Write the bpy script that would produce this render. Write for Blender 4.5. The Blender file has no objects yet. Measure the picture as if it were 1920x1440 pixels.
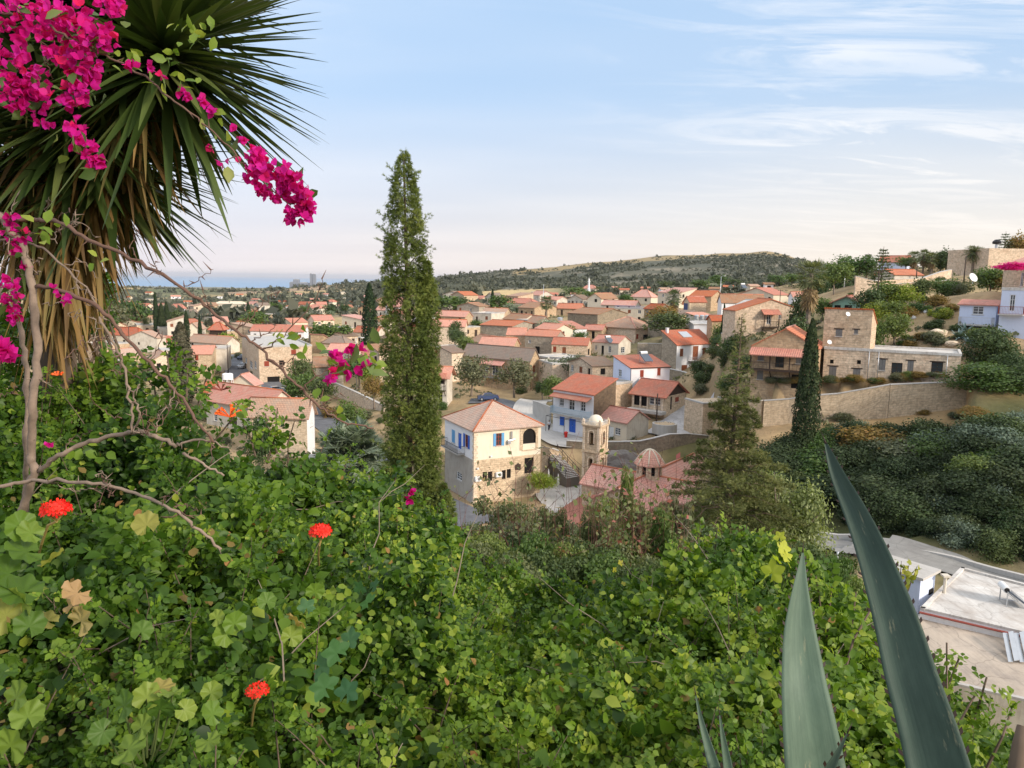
import bpy, math, random
import numpy as np
from mathutils import Vector, Matrix
R = math.radians
scene = bpy.context.scene
C = bpy.context.collection
F = 1400.0; TH = R(8.0); ROLL = R(0.85)
# ---------------------------------------------------------------- camera
cam_data = bpy.data.cameras.new('camera'); cam = bpy.data.objects.new('camera', cam_data); C.objects.link(cam)
cam_data.sensor_width = 36; cam_data.lens = F/1920*36; cam_data.clip_start = 0.05; cam_data.clip_end = 150000
Rt = np.array([1.0,0,0]); Fw = np.array([0,math.cos(TH),-math.sin(TH)]); Up = np.array([0,math.sin(TH),math.cos(TH)])
cr, sr = math.cos(ROLL), math.sin(ROLL)
CR = Rt*cr + Up*sr; CU = -Rt*sr + Up*cr      # rolled axes
M = Matrix(((CR[0],CU[0],-Fw[0],0),(CR[1],CU[1],-Fw[1],0),(CR[2],CU[2],-Fw[2],0),(0,0,0,1)))
cam.matrix_world = M
scene.camera = cam
# ---------------------------------------------------------------- world, sun
SUN_EL, SUN_AZ = R(24), R(128)               # azimuth clockwise from +Y (ahead)
sdir = Vector((math.sin(SUN_AZ)*math.cos(SUN_EL), math.cos(SUN_AZ)*math.cos(SUN_EL), math.sin(SUN_EL)))
sun = bpy.data.lights.new('sun','SUN'); sun.energy = 2.9; sun.angle = R(10); sun.color = (1.0,0.885,0.76)
so = bpy.data.objects.new('sun', sun); C.objects.link(so); so.rotation_euler = sdir.to_track_quat('Z','Y').to_euler()
so.location = (30,-30,60)
world = bpy.data.worlds.new('World'); scene.world = world; world.use_nodes = True
wn = world.node_tree; wn.nodes.clear()
def N(nt, typ, **kw):
    n = nt.nodes.new(typ)
    for k, v in kw.items():
        if k in n.inputs.keys(): n.inputs[k].default_value = v
        else: setattr(n, k, v)
    return n
def mixc(nt, fac, a, b, blend='MIX'):
    n = nt.nodes.new('ShaderNodeMix'); n.data_type = 'RGBA'; n.blend_type = blend
    for s, v in ((n.inputs[0], fac), (n.inputs[6], a), (n.inputs[7], b)):
        if isinstance(v, bpy.types.NodeSocket): nt.links.new(v, s)
        else: s.default_value = v if not isinstance(v, tuple) else (v + (1,))[:4]
    return n.outputs[2]
def math_(nt, op, a, b=0.0, c=None, clamp=False):
    n = nt.nodes.new('ShaderNodeMath'); n.operation = op; n.use_clamp = clamp
    for i, v in enumerate((a, b) if c is None else (a, b, c)):
        if isinstance(v, bpy.types.NodeSocket): nt.links.new(v, n.inputs[i])
        else: n.inputs[i].default_value = v
    return n.outputs[0]
def ramp(nt, fac, stops):
    n = nt.nodes.new('ShaderNodeValToRGB'); nt.links.new(fac, n.inputs[0])
    e = n.color_ramp.elements
    while len(e) < len(stops): e.new(0.5)
    for i, (p, c) in enumerate(stops): e[i].position = p; e[i].color = (c + (1,))[:4] if isinstance(c, tuple) else (c,c,c,1)
    return n.outputs[0]
def build_world():
    nt = wn
    sky = N(nt, 'ShaderNodeTexSky', sky_type='NISHITA'); sky.sun_disc = False
    sky.sun_elevation = SUN_EL; sky.sun_rotation = SUN_AZ; sky.altitude = 100; sky.air_density = 1.0; sky.dust_density = 2.0; sky.ozone_density = 1.5
    tc = N(nt, 'ShaderNodeTexCoord')
    sep = N(nt, 'ShaderNodeSeparateXYZ'); nt.links.new(tc.outputs['Generated'], sep.inputs[0])
    z = math_(nt, 'MAXIMUM', sep.outputs[2], 0.0)
    # thin high cloud: noise on the plane of the cloud layer
    zz = math_(nt, 'ADD', z, 0.10)
    px = math_(nt, 'DIVIDE', sep.outputs[0], zz); py = math_(nt, 'DIVIDE', sep.outputs[1], zz)
    cmb = N(nt, 'ShaderNodeCombineXYZ'); nt.links.new(px, cmb.inputs[0]); nt.links.new(py, cmb.inputs[1])
    mp = N(nt, 'ShaderNodeMapping'); mp.inputs['Rotation'].default_value = (0,0,R(-14)); mp.inputs['Scale'].default_value = (0.55,1.5,1)
    nt.links.new(cmb.outputs[0], mp.inputs[0])
    n1 = N(nt, 'ShaderNodeTexNoise', Scale=1.7, Detail=10.0, Roughness=0.66, Distortion=1.4); nt.links.new(mp.outputs[0], n1.inputs['Vector'])
    n2 = N(nt, 'ShaderNodeTexNoise', Scale=0.45, Detail=3.0, Roughness=0.5); nt.links.new(mp.outputs[0], n2.inputs['Vector'])
    m = math_(nt, 'MULTIPLY', ramp(nt, n1.outputs[0], [(0.47,0.0),(0.60,1.0)]), ramp(nt, n2.outputs[0], [(0.38,0.0),(0.62,1.0)]))
    # more cloud to the right of the view (west), almost none to the left
    rgt = ramp(nt, sep.outputs[0], [(0.05,0.05),(0.42,1.0)])
    m = math_(nt, 'MULTIPLY', m, rgt)
    veil = math_(nt, 'MULTIPLY', ramp(nt, n2.outputs[0], [(0.35,0.0),(0.7,1.0)]), 0.18)
    m = math_(nt, 'MULTIPLY', m, ramp(nt, z, [(0.10,0.15),(0.22,1.0)]))
    m = math_(nt, 'ADD', math_(nt, 'MULTIPLY', m, 0.95), veil, clamp=True)
    # dusty band low over the horizon
    band = ramp(nt, z, [(0.0,1.0),(0.08,0.66),(0.22,0.18),(0.42,0.0)])
    # evening dust: cool mauve to the left, warm peach to the right
    wside = ramp(nt, math_(nt,'ADD',math_(nt,'MULTIPLY',sep.outputs[0],0.8),0.5), [(0.15,(5.9,5.15,5.1)),(0.85,(6.8,5.6,4.2))])
    sky1 = mixc(nt, math_(nt,'MULTIPLY',band,0.85), mixc(nt, 0.72, sky.outputs[0], (2.5,4.2,6.4)), wside)
    sky2 = mixc(nt, m, sky1, (8.2,7.6,7.0))
    sky2 = mixc(nt, ramp(nt, z, [(0.40,0.0),(0.62,1.0)]), sky2, (7.4,7.6,8.0))   # sky above the view brightened, added to lift the ambient light
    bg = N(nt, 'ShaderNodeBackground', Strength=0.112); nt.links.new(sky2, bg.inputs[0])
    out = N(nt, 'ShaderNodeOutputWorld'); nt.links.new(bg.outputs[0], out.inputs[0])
build_world()
scene.view_settings.view_transform = 'Standard'; scene.view_settings.look = 'None'
scene.view_settings.gamma = 1; scene.view_settings.exposure = 0.60
scene.cycles.max_bounces = 6; scene.cycles.diffuse_bounces = 3; scene.cycles.transparent_max_bounces = 8; scene.cycles.transmission_bounces = 3
scene.cycles.volume_bounces = 0; scene.cycles.use_denoising = True
random.seed(7); rng = np.random.default_rng(7)
# ---------------------------------------------------------------- projection helpers
def ray(px, py):
    u = (px-960)/F; v = (720-py)/F
    d = Fw + CR*u + CU*v
    return d/d[1]
def at(px, py, d):                            # the point seen at a photo pixel, d metres ahead
    return ray(px, py)*d
def proj(P):
    w = P@Fw
    return 960+F*(P@CR)/w, 720-F*(P@CU)/w
def solve_len(P, t, px):                      # how far along t from P until it shows at column px
    k = (px-960)/F
    den = (t@CR) - k*(t@Fw)
    return (k*(P@Fw) - (P@CR))/den
def plane_hit(px, py, P0, n):
    d = ray(px, py); s = (P0@n)/(d@n)
    return d*s
# ---------------------------------------------------------------- mesh helpers
class MB:
    def __init__(s): s.v=[]; s.f=[]; s.uv=[]; s.m=[]
    def poly(s, pts, uv=None, m=0):
        b=len(s.v); s.v += [tuple(float(c) for c in p) for p in pts]; s.f.append(tuple(range(b,b+len(pts))))
        if uv is None: uv=[(p[0]+p[1],p[2]) for p in pts]
        s.uv += [(float(a),float(c)) for a,c in uv]; s.m.append(m)
    def box(s, x0,y0,z0,x1,y1,z1, m=0):
        a=[(x0,y0,z0),(x1,y0,z0),(x1,y1,z0),(x0,y1,z0),(x0,y0,z1),(x1,y0,z1),(x1,y1,z1),(x0,y1,z1)]
        for q in ((0,1,5,4),(1,2,6,5),(2,3,7,6),(3,0,4,7)):
            P=[a[i] for i in q]; s.poly(P,None,m)
        s.poly([a[i] for i in (4,5,6,7)],[(a[i][0],a[i][1]) for i in (4,5,6,7)],m)
        s.poly([a[i] for i in (3,2,1,0)],[(a[i][0],a[i][1]) for i in (3,2,1,0)],m)
    def obox(s, O, tx, ty, tz, m=0):           # box from corner O and three edge vectors
        O,tx,ty,tz=[np.array(q,float) for q in (O,tx,ty,tz)]
        a=[O,O+tx,O+tx+ty,O+ty,O+tz,O+tx+tz,O+tx+ty+tz,O+ty+tz]
        lx,ly,lz=[float(np.linalg.norm(q)) for q in (tx,ty,tz)]
        for q,(w,h) in (((0,1,5,4),(lx,lz)),((1,2,6,5),(ly,lz)),((2,3,7,6),(lx,lz)),((3,0,4,7),(ly,lz)),((4,5,6,7),(lx,ly)),((3,2,1,0),(lx,ly))):
            s.poly([a[i] for i in q],[(0,0),(w,0),(w,h),(0,h)],m)
    def beam(s, A, B, w, m=0):
        A=np.array(A,float);B=np.array(B,float);d=B-A;L=np.linalg.norm(d)
        if L<1e-6: return
        d/=L;u=np.cross(d,(0,0,1.0)); 
        if np.linalg.norm(u)<.1: u=np.array([1.0,0,0])
        u/=np.linalg.norm(u);v=np.cross(u,d)
        s.obox(A-u*w/2-v*w/2,u*w,d*L,v*w,m)
    def tube(s, pts, rad, sides=8, m=0, cap=True):
        pts=[np.array(p,float) for p in pts]
        if not hasattr(rad,'__len__'): rad=[rad]*len(pts)
        n=len(pts);b=len(s.v);u=None
        for i,p in enumerate(pts):
            t=pts[min(i+1,n-1)]-pts[max(i-1,0)];t/=max(1e-9,np.linalg.norm(t))
            if u is None:
                u=np.cross(t,(0,0,1.0)) if abs(t[2])<.9 else np.cross(t,(1.0,0,0))
            u=u-t*(u@t);u/=np.linalg.norm(u);v=np.cross(t,u)
            for j in range(sides):
                a=2*math.pi*j/sides;q=p+(u*math.cos(a)+v*math.sin(a))*rad[i]
                s.v.append(tuple(q))
        for i in range(n-1):
            for j in range(sides):
                j2=(j+1)%sides
                s.f.append((b+i*sides+j,b+i*sides+j2,b+(i+1)*sides+j2,b+(i+1)*sides+j));s.m.append(m)
                s.uv += [(j/sides,i),(j2/sides,i),(j2/sides,i+1),(j/sides,i+1)]
        if cap:
            s.f.append(tuple(b+j for j in range(sides))[::-1]);s.m.append(m);s.uv+=[(0,0)]*sides
            s.f.append(tuple(b+(n-1)*sides+j for j in range(sides)));s.m.append(m);s.uv+=[(0,0)]*sides
    def lathe(s, prof, c=(0,0,0), sides=16, m=0):
        b=len(s.v)
        for r,z in prof:
            for j in range(sides):
                a=2*math.pi*j/sides;s.v.append((c[0]+r*math.cos(a),c[1]+r*math.sin(a),c[2]+z))
        for i in range(len(prof)-1):
            for j in range(sides):
                j2=(j+1)%sides
                s.f.append((b+i*sides+j,b+i*sides+j2,b+(i+1)*sides+j2,b+(i+1)*sides+j));s.m.append(m)
                s.uv+=[(j,i),(j2,i),(j2,i+1),(j,i+1)]
    def build(s, name, mats, parent=None, smooth=False, loc=None, rz=0.0):
        me=bpy.data.meshes.new(name)
        me.from_pydata(s.v,[],s.f)
        if not isinstance(mats,(list,tuple)): mats=[mats]
        for q in mats: me.materials.append(q)
        me.polygons.foreach_set('material_index',s.m)
        l=me.uv_layers.new(name='UVMap'); l.data.foreach_set('uv',np.array(s.uv,dtype=np.float32).ravel())
        if smooth: me.polygons.foreach_set('use_smooth',[True]*len(s.f))
        me.update()
        o=bpy.data.objects.new(name,me);C.objects.link(o)
        if parent: o.parent=parent
        if loc is not None: o.location=loc
        o.rotation_euler.z=rz
        return o
def link(name, me, parent=None, loc=None):
    o=bpy.data.objects.new(name,me);C.objects.link(o)
    if parent:o.parent=parent
    if loc is not None:o.location=loc
    return o
def tag(o,label=None,cat=None,group=None,kind=None):
    if label:o['label']=label
    if cat:o['category']=cat
    if group:o['group']=group
    if kind:o['kind']=kind
    return o
def empty(name,loc,rz=0.0,label=None,cat=None,group=None):
    o=bpy.data.objects.new(name,None);C.objects.link(o);o.location=[float(c) for c in loc];o.rotation_euler.z=rz;o.empty_display_size=.3
    return tag(o,label,cat,group)
def copy_tree(o,parent=None):
    c=o.copy();C.objects.link(c);c.parent=parent
    for ch in list(o.children):copy_tree(ch,c)
    return c
def np_mesh(name, V, faces_list, mats, rnd=None, smooth=False, mi=None):
    """V (n,3); faces_list: list of (k,m) int arrays of polygons with m corners"""
    me=bpy.data.meshes.new(name)
    me.vertices.add(len(V));me.vertices.foreach_set('co',V.astype(np.float32).ravel())
    nl=sum(f.size for f in faces_list);nf=sum(len(f) for f in faces_list)
    me.loops.add(nl);me.polygons.add(nf)
    me.loops.foreach_set('vertex_index',np.concatenate([f.ravel() for f in faces_list]).astype(np.int32))
    st=[];o=0
    for f in faces_list:
        st.append(o+np.arange(len(f))*f.shape[1]);o+=f.size
    me.polygons.foreach_set('loop_start',np.concatenate(st).astype(np.int32))
    if not isinstance(mats,(list,tuple)):mats=[mats]
    for q in mats:me.materials.append(q)
    if mi is not None:me.polygons.foreach_set('material_index',mi.astype(np.int32))
    if smooth:me.polygons.foreach_set('use_smooth',np.ones(nf,bool))
    if rnd is not None:
        a=me.attributes.new('rnd','FLOAT','FACE');a.data.foreach_set('value',rnd.astype(np.float32))
    me.update(calc_edges=True);me.validate()
    return me
# leaf templates: (verts, quads) lying in xy plane growing along +y, normal +z
T_QUAD=(np.array([[0,0,0],[.32,.45,.05],[0,1,-.04],[-.32,.45,.05]],float),np.array([[0,1,2,3]]))
T_LEAF=(np.array([[0,0,0],[.27,.28,.07],[.30,.6,.06],[0,1,-.10],[-.30,.6,.06],[-.27,.28,.07],[0,.32,0],[0,.66,-.02]],float),
        np.array([[0,1,6,6],[0,6,5,5],[6,1,2,7],[5,6,7,4],[7,2,3,3],[4,7,3,3]]))
def frames(Nv, rng, Y=None):
    """rotation matrices whose z axis ~ Nv; y axis random or near Y"""
    n=Nv/np.maximum(1e-9,np.linalg.norm(Nv,axis=1,keepdims=True))
    y=rng.normal(size=n.shape) if Y is None else Y+rng.normal(size=n.shape)*.05
    y=y-n*(y*n).sum(1,keepdims=True);y/=np.maximum(1e-9,np.linalg.norm(y,axis=1,keepdims=True))
    x=np.cross(y,n)
    return np.stack([x,y,n],axis=2)
def scatter(T,P,Fr,S):
    tv,tf=T;S=np.asarray(S,float)
    if S.ndim==1:S=S[:,None,None]*np.ones((1,1,3))
    else:S=S[:,None,:]
    V=np.einsum('nij,nkj->nki',Fr,tv[None]*S)+P[:,None,:]
    n=len(P);m=len(tv)
    Fc=(tf[None]+(np.arange(n)*m)[:,None,None]).reshape(-1,tf.shape[1])
    return V.reshape(-1,3),Fc
def clean(faces):
    """split quads with a repeated last corner into triangles"""
    tri=faces[:,2]==faces[:,3]
    return [faces[~tri],faces[tri][:,:3]],tri
def leaf_mesh(name,T,P,Fr,S,mat,rnd=None,extra=None,smooth=True,rng=rng):
    V,Fc=scatter(T,P,Fr,S);k=len(T[1])
    r=(rng.random(len(P)) if rnd is None else rnd).repeat(k)
    fl,tri=clean(Fc);fl=[f for f in fl]
    rr=np.concatenate([r[~tri],r[tri]])
    fl=[f for f in fl if len(f)]
    return np_mesh(name,V,fl,mat,rr,smooth)
def vnoise(x,y,seed=0):
    xi=np.floor(x).astype(np.int64);yi=np.floor(y).astype(np.int64);fx=x-xi;fy=y-yi
    fx=fx*fx*(3-2*fx);fy=fy*fy*(3-2*fy)
    def h(a,b):
        n=(a*374761393+b*668265263+seed*974711)&0x7fffffff
        n=((n^(n>>13))*1274126177)&0x7fffffff
        return ((n^(n>>16))&0xffff)/65535.0
    return (h(xi,yi)*(1-fx)+h(xi+1,yi)*fx)*(1-fy)+(h(xi,yi+1)*(1-fx)+h(xi+1,yi+1)*fx)*fy
def fbm(x,y,o=4,seed=0):
    s=0;a=.5;t=0
    for i in range(o):
        s=s+a*vnoise(x*2**i,y*2**i,seed+i*17);t+=a;a*=.55
    return s/t
# ---------------------------------------------------------------- materials
_M={}
def newmat(name):
    m=bpy.data.materials.new(name);m.use_nodes=True;nt=m.node_tree;nt.nodes.clear()
    out=N(nt,'ShaderNodeOutputMaterial');p=N(nt,'ShaderNodeBsdfPrincipled');nt.links.new(p.outputs[0],out.inputs[0])
    p.inputs['Specular IOR Level'].default_value=.3
    return m,nt,p,out
def uvm(nt,sx=1,sy=1):
    u=N(nt,'ShaderNodeUVMap');mp=N(nt,'ShaderNodeMapping');mp.inputs['Scale'].default_value=(sx,sy,1);nt.links.new(u.outputs[0],mp.inputs[0]);return mp.outputs[0]
def objc(nt,s=1):
    u=N(nt,'ShaderNodeTexCoord');mp=N(nt,'ShaderNodeMapping');mp.inputs['Scale'].default_value=(s,s,s);nt.links.new(u.outputs['Object'],mp.inputs[0]);return mp.outputs[0]
def noise(nt,vec,scale,detail=4,rough=.55,dist=0):
    n=N(nt,'ShaderNodeTexNoise',Scale=scale,Detail=float(detail),Roughness=rough,Distortion=float(dist))
    if vec is not None:nt.links.new(vec,n.inputs['Vector'])
    return n.outputs[0]
def bump(nt,p,h,strength=.4,dist=.02):
    b=N(nt,'ShaderNodeBump',Strength=strength,Distance=dist);nt.links.new(h,b.inputs['Height']);nt.links.new(b.outputs[0],p.inputs['Normal'])
def obj_rand(nt):
    return N(nt,'ShaderNodeObjectInfo').outputs['Random']
def stone(name,c1,c2,c3,bw=.62,bh=.30,stain=(.24,.13,.06),stainamt=.5):
    if name in _M:return _M[name]
    m,nt,p,_=newmat(name);uv=uvm(nt)
    nz=N(nt,'ShaderNodeTexNoise',Scale=1.7,Detail=3.0);nt.links.new(uv,nz.inputs['Vector'])
    dv=N(nt,'ShaderNodeVectorMath',operation='MULTIPLY_ADD');nt.links.new(nz.outputs[1],dv.inputs[0]);dv.inputs[1].default_value=(.25,.16,0);nt.links.new(uv,dv.inputs[2])
    b=N(nt,'ShaderNodeTexBrick',Scale=1.0);b.inputs['Brick Width'].default_value=bw;b.inputs['Row Height'].default_value=bh;b.inputs['Mortar Size'].default_value=.03;b.inputs['Mortar Smooth'].default_value=.4;b.inputs['Bias'].default_value=-.1
    nt.links.new(dv.outputs[0],b.inputs['Vector'])
    b.inputs['Color1'].default_value=c1+(1,);b.inputs['Color2'].default_value=c2+(1,);b.inputs['Mortar'].default_value=tuple(x*.62 for x in c3)+(1,)
    v=N(nt,'ShaderNodeTexVoronoi',Scale=3.2);nt.links.new(dv.outputs[0],v.inputs['Vector'])
    c=mixc(nt,.55,b.outputs[0],mixc(nt,v.outputs['Color'],c1,tuple(x*.62 for x in c2)))
    big=noise(nt,uv,.32,5,.6)
    c=mixc(nt,math_(nt,'MULTIPLY',ramp(nt,big,[(.50,0.),(.68,1.)]),stainamt),c,stain)
    c=mixc(nt,.45,c,ramp(nt,noise(nt,uv,2.6,6,.65),[(.28,(.45,.43,.4)),(.6,(1.25,1.22,1.15))]),'MULTIPLY')
    # every house from its own quarry
    rn=obj_rand(nt);hs=N(nt,'ShaderNodeHueSaturation');nt.links.new(c,hs.inputs['Color'])
    nt.links.new(math_(nt,'MULTIPLY_ADD',rn,.34,.80),hs.inputs['Value']);nt.links.new(math_(nt,'MULTIPLY_ADD',rn,-.3,1.08),hs.inputs['Saturation'])
    nt.links.new(hs.outputs[0],p.inputs['Base Color']);p.inputs['Roughness'].default_value=.92
    bump(nt,p,math_(nt,'ADD',b.outputs[1],math_(nt,'MULTIPLY',noise(nt,uv,9,4),-.8)),.7,-.03)
    _M[name]=m;return m
def plaster(name,col,dirt=(.42,.38,.32),amt=.5,rough=.85,streak=True,crack=0.):
    if name in _M:return _M[name]
    m,nt,p,_=newmat(name);uv=uvm(nt)
    n1=noise(nt,uv,.6,6,.65,.4);n2=noise(nt,uvm(nt,3.0,.35),1.2,5,.6)
    f=math_(nt,'MULTIPLY',ramp(nt,n1,[(.45,0.),(.75,1.)]),amt)
    c=mixc(nt,f,col,dirt)
    if streak:c=mixc(nt,math_(nt,'MULTIPLY',ramp(nt,n2,[(.5,0.),(.72,1.)]),amt*.7),c,tuple(x*.8 for x in dirt))
    c=mixc(nt,.12,c,noise(nt,uv,14,3),'MULTIPLY')
    if crack:
        v=N(nt,'ShaderNodeTexVoronoi',Scale=.42,feature='DISTANCE_TO_EDGE');nz=N(nt,'ShaderNodeTexNoise',Scale=.9,Detail=4.0);nt.links.new(uv,nz.inputs['Vector']);dv=N(nt,'ShaderNodeVectorMath',operation='MULTIPLY_ADD');nt.links.new(nz.outputs[1],dv.inputs[0]);dv.inputs[1].default_value=(1.2,1.2,0);nt.links.new(uv,dv.inputs[2]);nt.links.new(dv.outputs[0],v.inputs['Vector'])
        c=mixc(nt,math_(nt,'MULTIPLY',ramp(nt,v.outputs['Distance'],[(0.0,1.),(.016,0.)]),crack*.7),c,tuple(x*.35 for x in dirt));c=mixc(nt,.6,c,ramp(nt,noise(nt,uv,.22,6,.7,.8),[(.35,(.66,.64,.62)),(.62,(1.12,1.12,1.1))]),'MULTIPLY')
    nt.links.new(c,p.inputs['Base Color']);p.inputs['Roughness'].default_value=rough
    bump(nt,p,noise(nt,uv,8,5),.15,.02)
    _M[name]=m;return m
def tiles(name,c1,c2,lich=(.30,.22,.15),la=.35,rowc=.62):
    if name in _M:return _M[name]
    m,nt,p,_=newmat(name);uv=uvm(nt);sp=N(nt,'ShaderNodeSeparateXYZ');nt.links.new(uv,sp.inputs[0])
    u,v=sp.outputs[0],sp.outputs[1]
    cu=math_(nt,'ABSOLUTE',math_(nt,'SINE',math_(nt,'MULTIPLY',u,math.pi/.26)))
    rv=math_(nt,'FRACT',math_(nt,'MULTIPLY',v,1/.38))
    b=N(nt,'ShaderNodeTexBrick',Scale=1.0,offset=0.0);b.inputs['Brick Width'].default_value=.26;b.inputs['Row Height'].default_value=.38;b.inputs['Mortar Size'].default_value=.004
    nt.links.new(uv,b.inputs['Vector']);b.inputs['Color1'].default_value=c1+(1,);b.inputs['Color2'].default_value=c2+(1,);b.inputs['Mortar'].default_value=tuple(x*.7 for x in c1)+(1,)
    c=b.outputs[0]
    # the lower lip of each course and the troughs between tiles are coloured darker
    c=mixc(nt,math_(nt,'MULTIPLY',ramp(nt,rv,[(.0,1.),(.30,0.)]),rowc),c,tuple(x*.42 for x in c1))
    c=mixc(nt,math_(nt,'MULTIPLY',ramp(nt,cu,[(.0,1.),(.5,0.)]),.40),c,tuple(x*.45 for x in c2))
    big=noise(nt,uv,.5,6,.7,.3)
    c=mixc(nt,math_(nt,'MULTIPLY',ramp(nt,big,[(.42,0.),(.66,1.)]),la),c,lich)
    rn=obj_rand(nt);hs=N(nt,'ShaderNodeHueSaturation');nt.links.new(c,hs.inputs['Color'])
    nt.links.new(math_(nt,'MULTIPLY_ADD',rn,.4,.80),hs.inputs['Value']);nt.links.new(math_(nt,'MULTIPLY_ADD',rn,-.35,1.05),hs.inputs['Saturation'])
    nt.links.new(hs.outputs[0],p.inputs['Base Color']);p.inputs['Roughness'].default_value=.85;p.inputs['Specular IOR Level'].default_value=.1
    h=math_(nt,'ADD',math_(nt,'MULTIPLY',cu,1.0),math_(nt,'MULTIPLY',rv,-.6))
    bump(nt,p,h,.8,.05)
    _M[name]=m;return m
def plain(name,col,rough=.6,metal=0.,var=.25,scale=3.,spec=.3):
    if name in _M:return _M[name]
    m,nt,p,_=newmat(name)
    c=mixc(nt,math_(nt,'MULTIPLY',ramp(nt,noise(nt,objc(nt),scale,5,.6),[(.35,0.),(.7,1.)]),var),col,tuple(x*.55 for x in col))
    nt.links.new(c,p.inputs['Base Color']);p.inputs['Roughness'].default_value=rough;p.inputs['Metallic'].default_value=metal;p.inputs['Specular IOR Level'].default_value=spec
    _M[name]=m;return m
def glass(name='window_glass',col=(.03,.035,.04)):
    if name in _M:return _M[name]
    m,nt,p,_=newmat(name);c=mixc(nt,noise(nt,objc(nt),.8,2),col,tuple(x*2.2 for x in col))
    nt.links.new(c,p.inputs['Base Color']);p.inputs['Roughness'].default_value=.12;p.inputs['Specular IOR Level'].default_value=.6
    _M[name]=m;return m
def leafmat(name,cols,trans=.35,rough=.5,spec=.25,objvar=0.):
    """cols: list of (pos,(r,g,b)) over the per-leaf random attribute"""
    if name in _M:return _M[name]
    m,nt,p,out=newmat(name)
    a=N(nt,'ShaderNodeAttribute',attribute_name='rnd')
    c=ramp(nt,a.outputs['Fac'],cols)
    if objvar:
        rn=obj_rand(nt);hs=N(nt,'ShaderNodeHueSaturation');nt.links.new(c,hs.inputs['Color'])
        nt.links.new(math_(nt,'MULTIPLY_ADD',rn,objvar*2,1-objvar),hs.inputs['Value']);nt.links.new(math_(nt,'MULTIPLY_ADD',rn,-.05,.525),hs.inputs['Hue']);c=hs.outputs[0]
    nt.links.new(c,p.inputs['Base Color']);p.inputs['Roughness'].default_value=rough;p.inputs['Specular IOR Level'].default_value=spec
    t=N(nt,'ShaderNodeBsdfTranslucent');nt.links.new(mixc(nt,1.0,c,(1.5,1.55,.7),'MULTIPLY'),t.inputs[0])
    mx=N(nt,'ShaderNodeMixShader');mx.inputs[0].default_value=trans;nt.links.new(p.outputs[0],mx.inputs[1]);nt.links.new(t.outputs[0],mx.inputs[2]);nt.links.new(mx.outputs[0],out.inputs[0])
    _M[name]=m;return m
STONE=stone('village_stone',(.72,.54,.365),(.50,.36,.23),(.62,.50,.37),stain=(.42,.22,.10),stainamt=.45)
STONE_W=stone('pale_stone',(.78,.62,.44),(.62,.47,.32),(.66,.54,.41),stainamt=.15)
STONE_G=stone('grey_stone',(.44,.37,.28),(.31,.25,.18),(.48,.41,.32),stain=(.12,.11,.09),stainamt=.55)
STONE_D=stone('dark_stone',(.24,.17,.11),(.15,.11,.075),(.27,.21,.15),stain=(.1,.07,.05))
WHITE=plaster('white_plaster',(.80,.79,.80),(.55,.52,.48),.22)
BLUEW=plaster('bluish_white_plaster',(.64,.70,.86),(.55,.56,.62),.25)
CREAM=plaster('cream_plaster',(.79,.70,.55),(.60,.50,.38),.4)
CREAM2=plaster('pale_cream_plaster',(.70,.61,.47),(.5,.42,.33),.5)
CEM=plaster('grey_cement_render',(.44,.40,.345),(.30,.26,.22),.7)
OLDW=plaster('aged_plaster',(.66,.60,.50),(.40,.33,.25),.8)
CONC=plaster('pale_concrete',(.50,.475,.44),(.36,.33,.29),.6)
ROOFW=plaster('whitewashed_roof',(.66,.635,.60),(.42,.36,.31),.85,crack=.5)
RED=tiles('red_roof_tiles',(.56,.155,.075),(.46,.115,.055),(.30,.19,.13),.55)
REDO=tiles('orange_roof_tiles',(.62,.20,.09),(.53,.155,.07),(.36,.2,.13),.4)
OLDT=tiles('weathered_roof_tiles',(.50,.265,.155),(.40,.22,.135),(.34,.28,.21),.65)
BRNT=tiles('brown_roof_tiles',(.30,.19,.13),(.24,.165,.12),(.22,.19,.15),.8)
PNKT=tiles('pink_roof_tiles',(.55,.19,.115),(.48,.14,.08),(.42,.30,.22),.5)
GLASS=glass()
WOODD=plain('dark_wood',(.055,.035,.025),.7,var=.5)
WOODB=plain('brown_wood',(.22,.07,.03),.6)
BLUEP=plain('blue_paint',(.03,.13,.55),.45)
LBLUE=plain('light_blue_paint',(.13,.36,.62),.5)
GREYP=plain('grey_painted_wood',(.20,.19,.18),.6)
REDP=plain('red_painted_wood',(.28,.05,.025),.5)
WHITEP=plain('white_paint',(.75,.75,.74),.5,var=.15)
GREENP=plain('pale_green_paint',(.25,.42,.33),.6)
METAL=plain('dull_metal',(.32,.33,.34),.45,.6)
GALV=plain('galvanised_steel',(.52,.54,.56),.4,.7)
BLACKM=plain('black_iron',(.015,.015,.017),.5)
HOLE=plain('dark_interior',(.012,.010,.009),.9)
BARK=plain('tree_bark',(.14,.10,.07),.9,var=.7,scale=6)
BARKG=plain('grey_bark',(.24,.19,.145),.9,var=.6,scale=8)
TWIG=plain('red_brown_twig',(.14,.06,.045),.8,var=.4)
ASPH=plaster('asphalt',(.155,.16,.175),(.10,.10,.11),.6,.9,crack=.6)
RED_GL=plain('red_gloss',(.6,.03,.02),.4)
G_DARK=leafmat('leaf_dark_green',[(0,(.034,.056,.020)),(.6,(.066,.10,.034)),(1,(.12,.155,.055))],.2,.55,.2,.2)
G_MID=leafmat('leaf_mid_green',[(0,(.05,.085,.022)),(.6,(.10,.155,.038)),(1,(.18,.225,.065))],.3,.5,.25,.2)
G_OLIVE=leafmat('leaf_olive',[(0,(.075,.085,.045)),(.6,(.14,.15,.085)),(1,(.22,.23,.14))],.25,.6,.2,.15)
G_CYP=leafmat('leaf_cypress',[(0,(.016,.030,.013)),(.7,(.034,.055,.022)),(1,(.065,.085,.035))],.1,.7,.1,.1)
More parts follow.
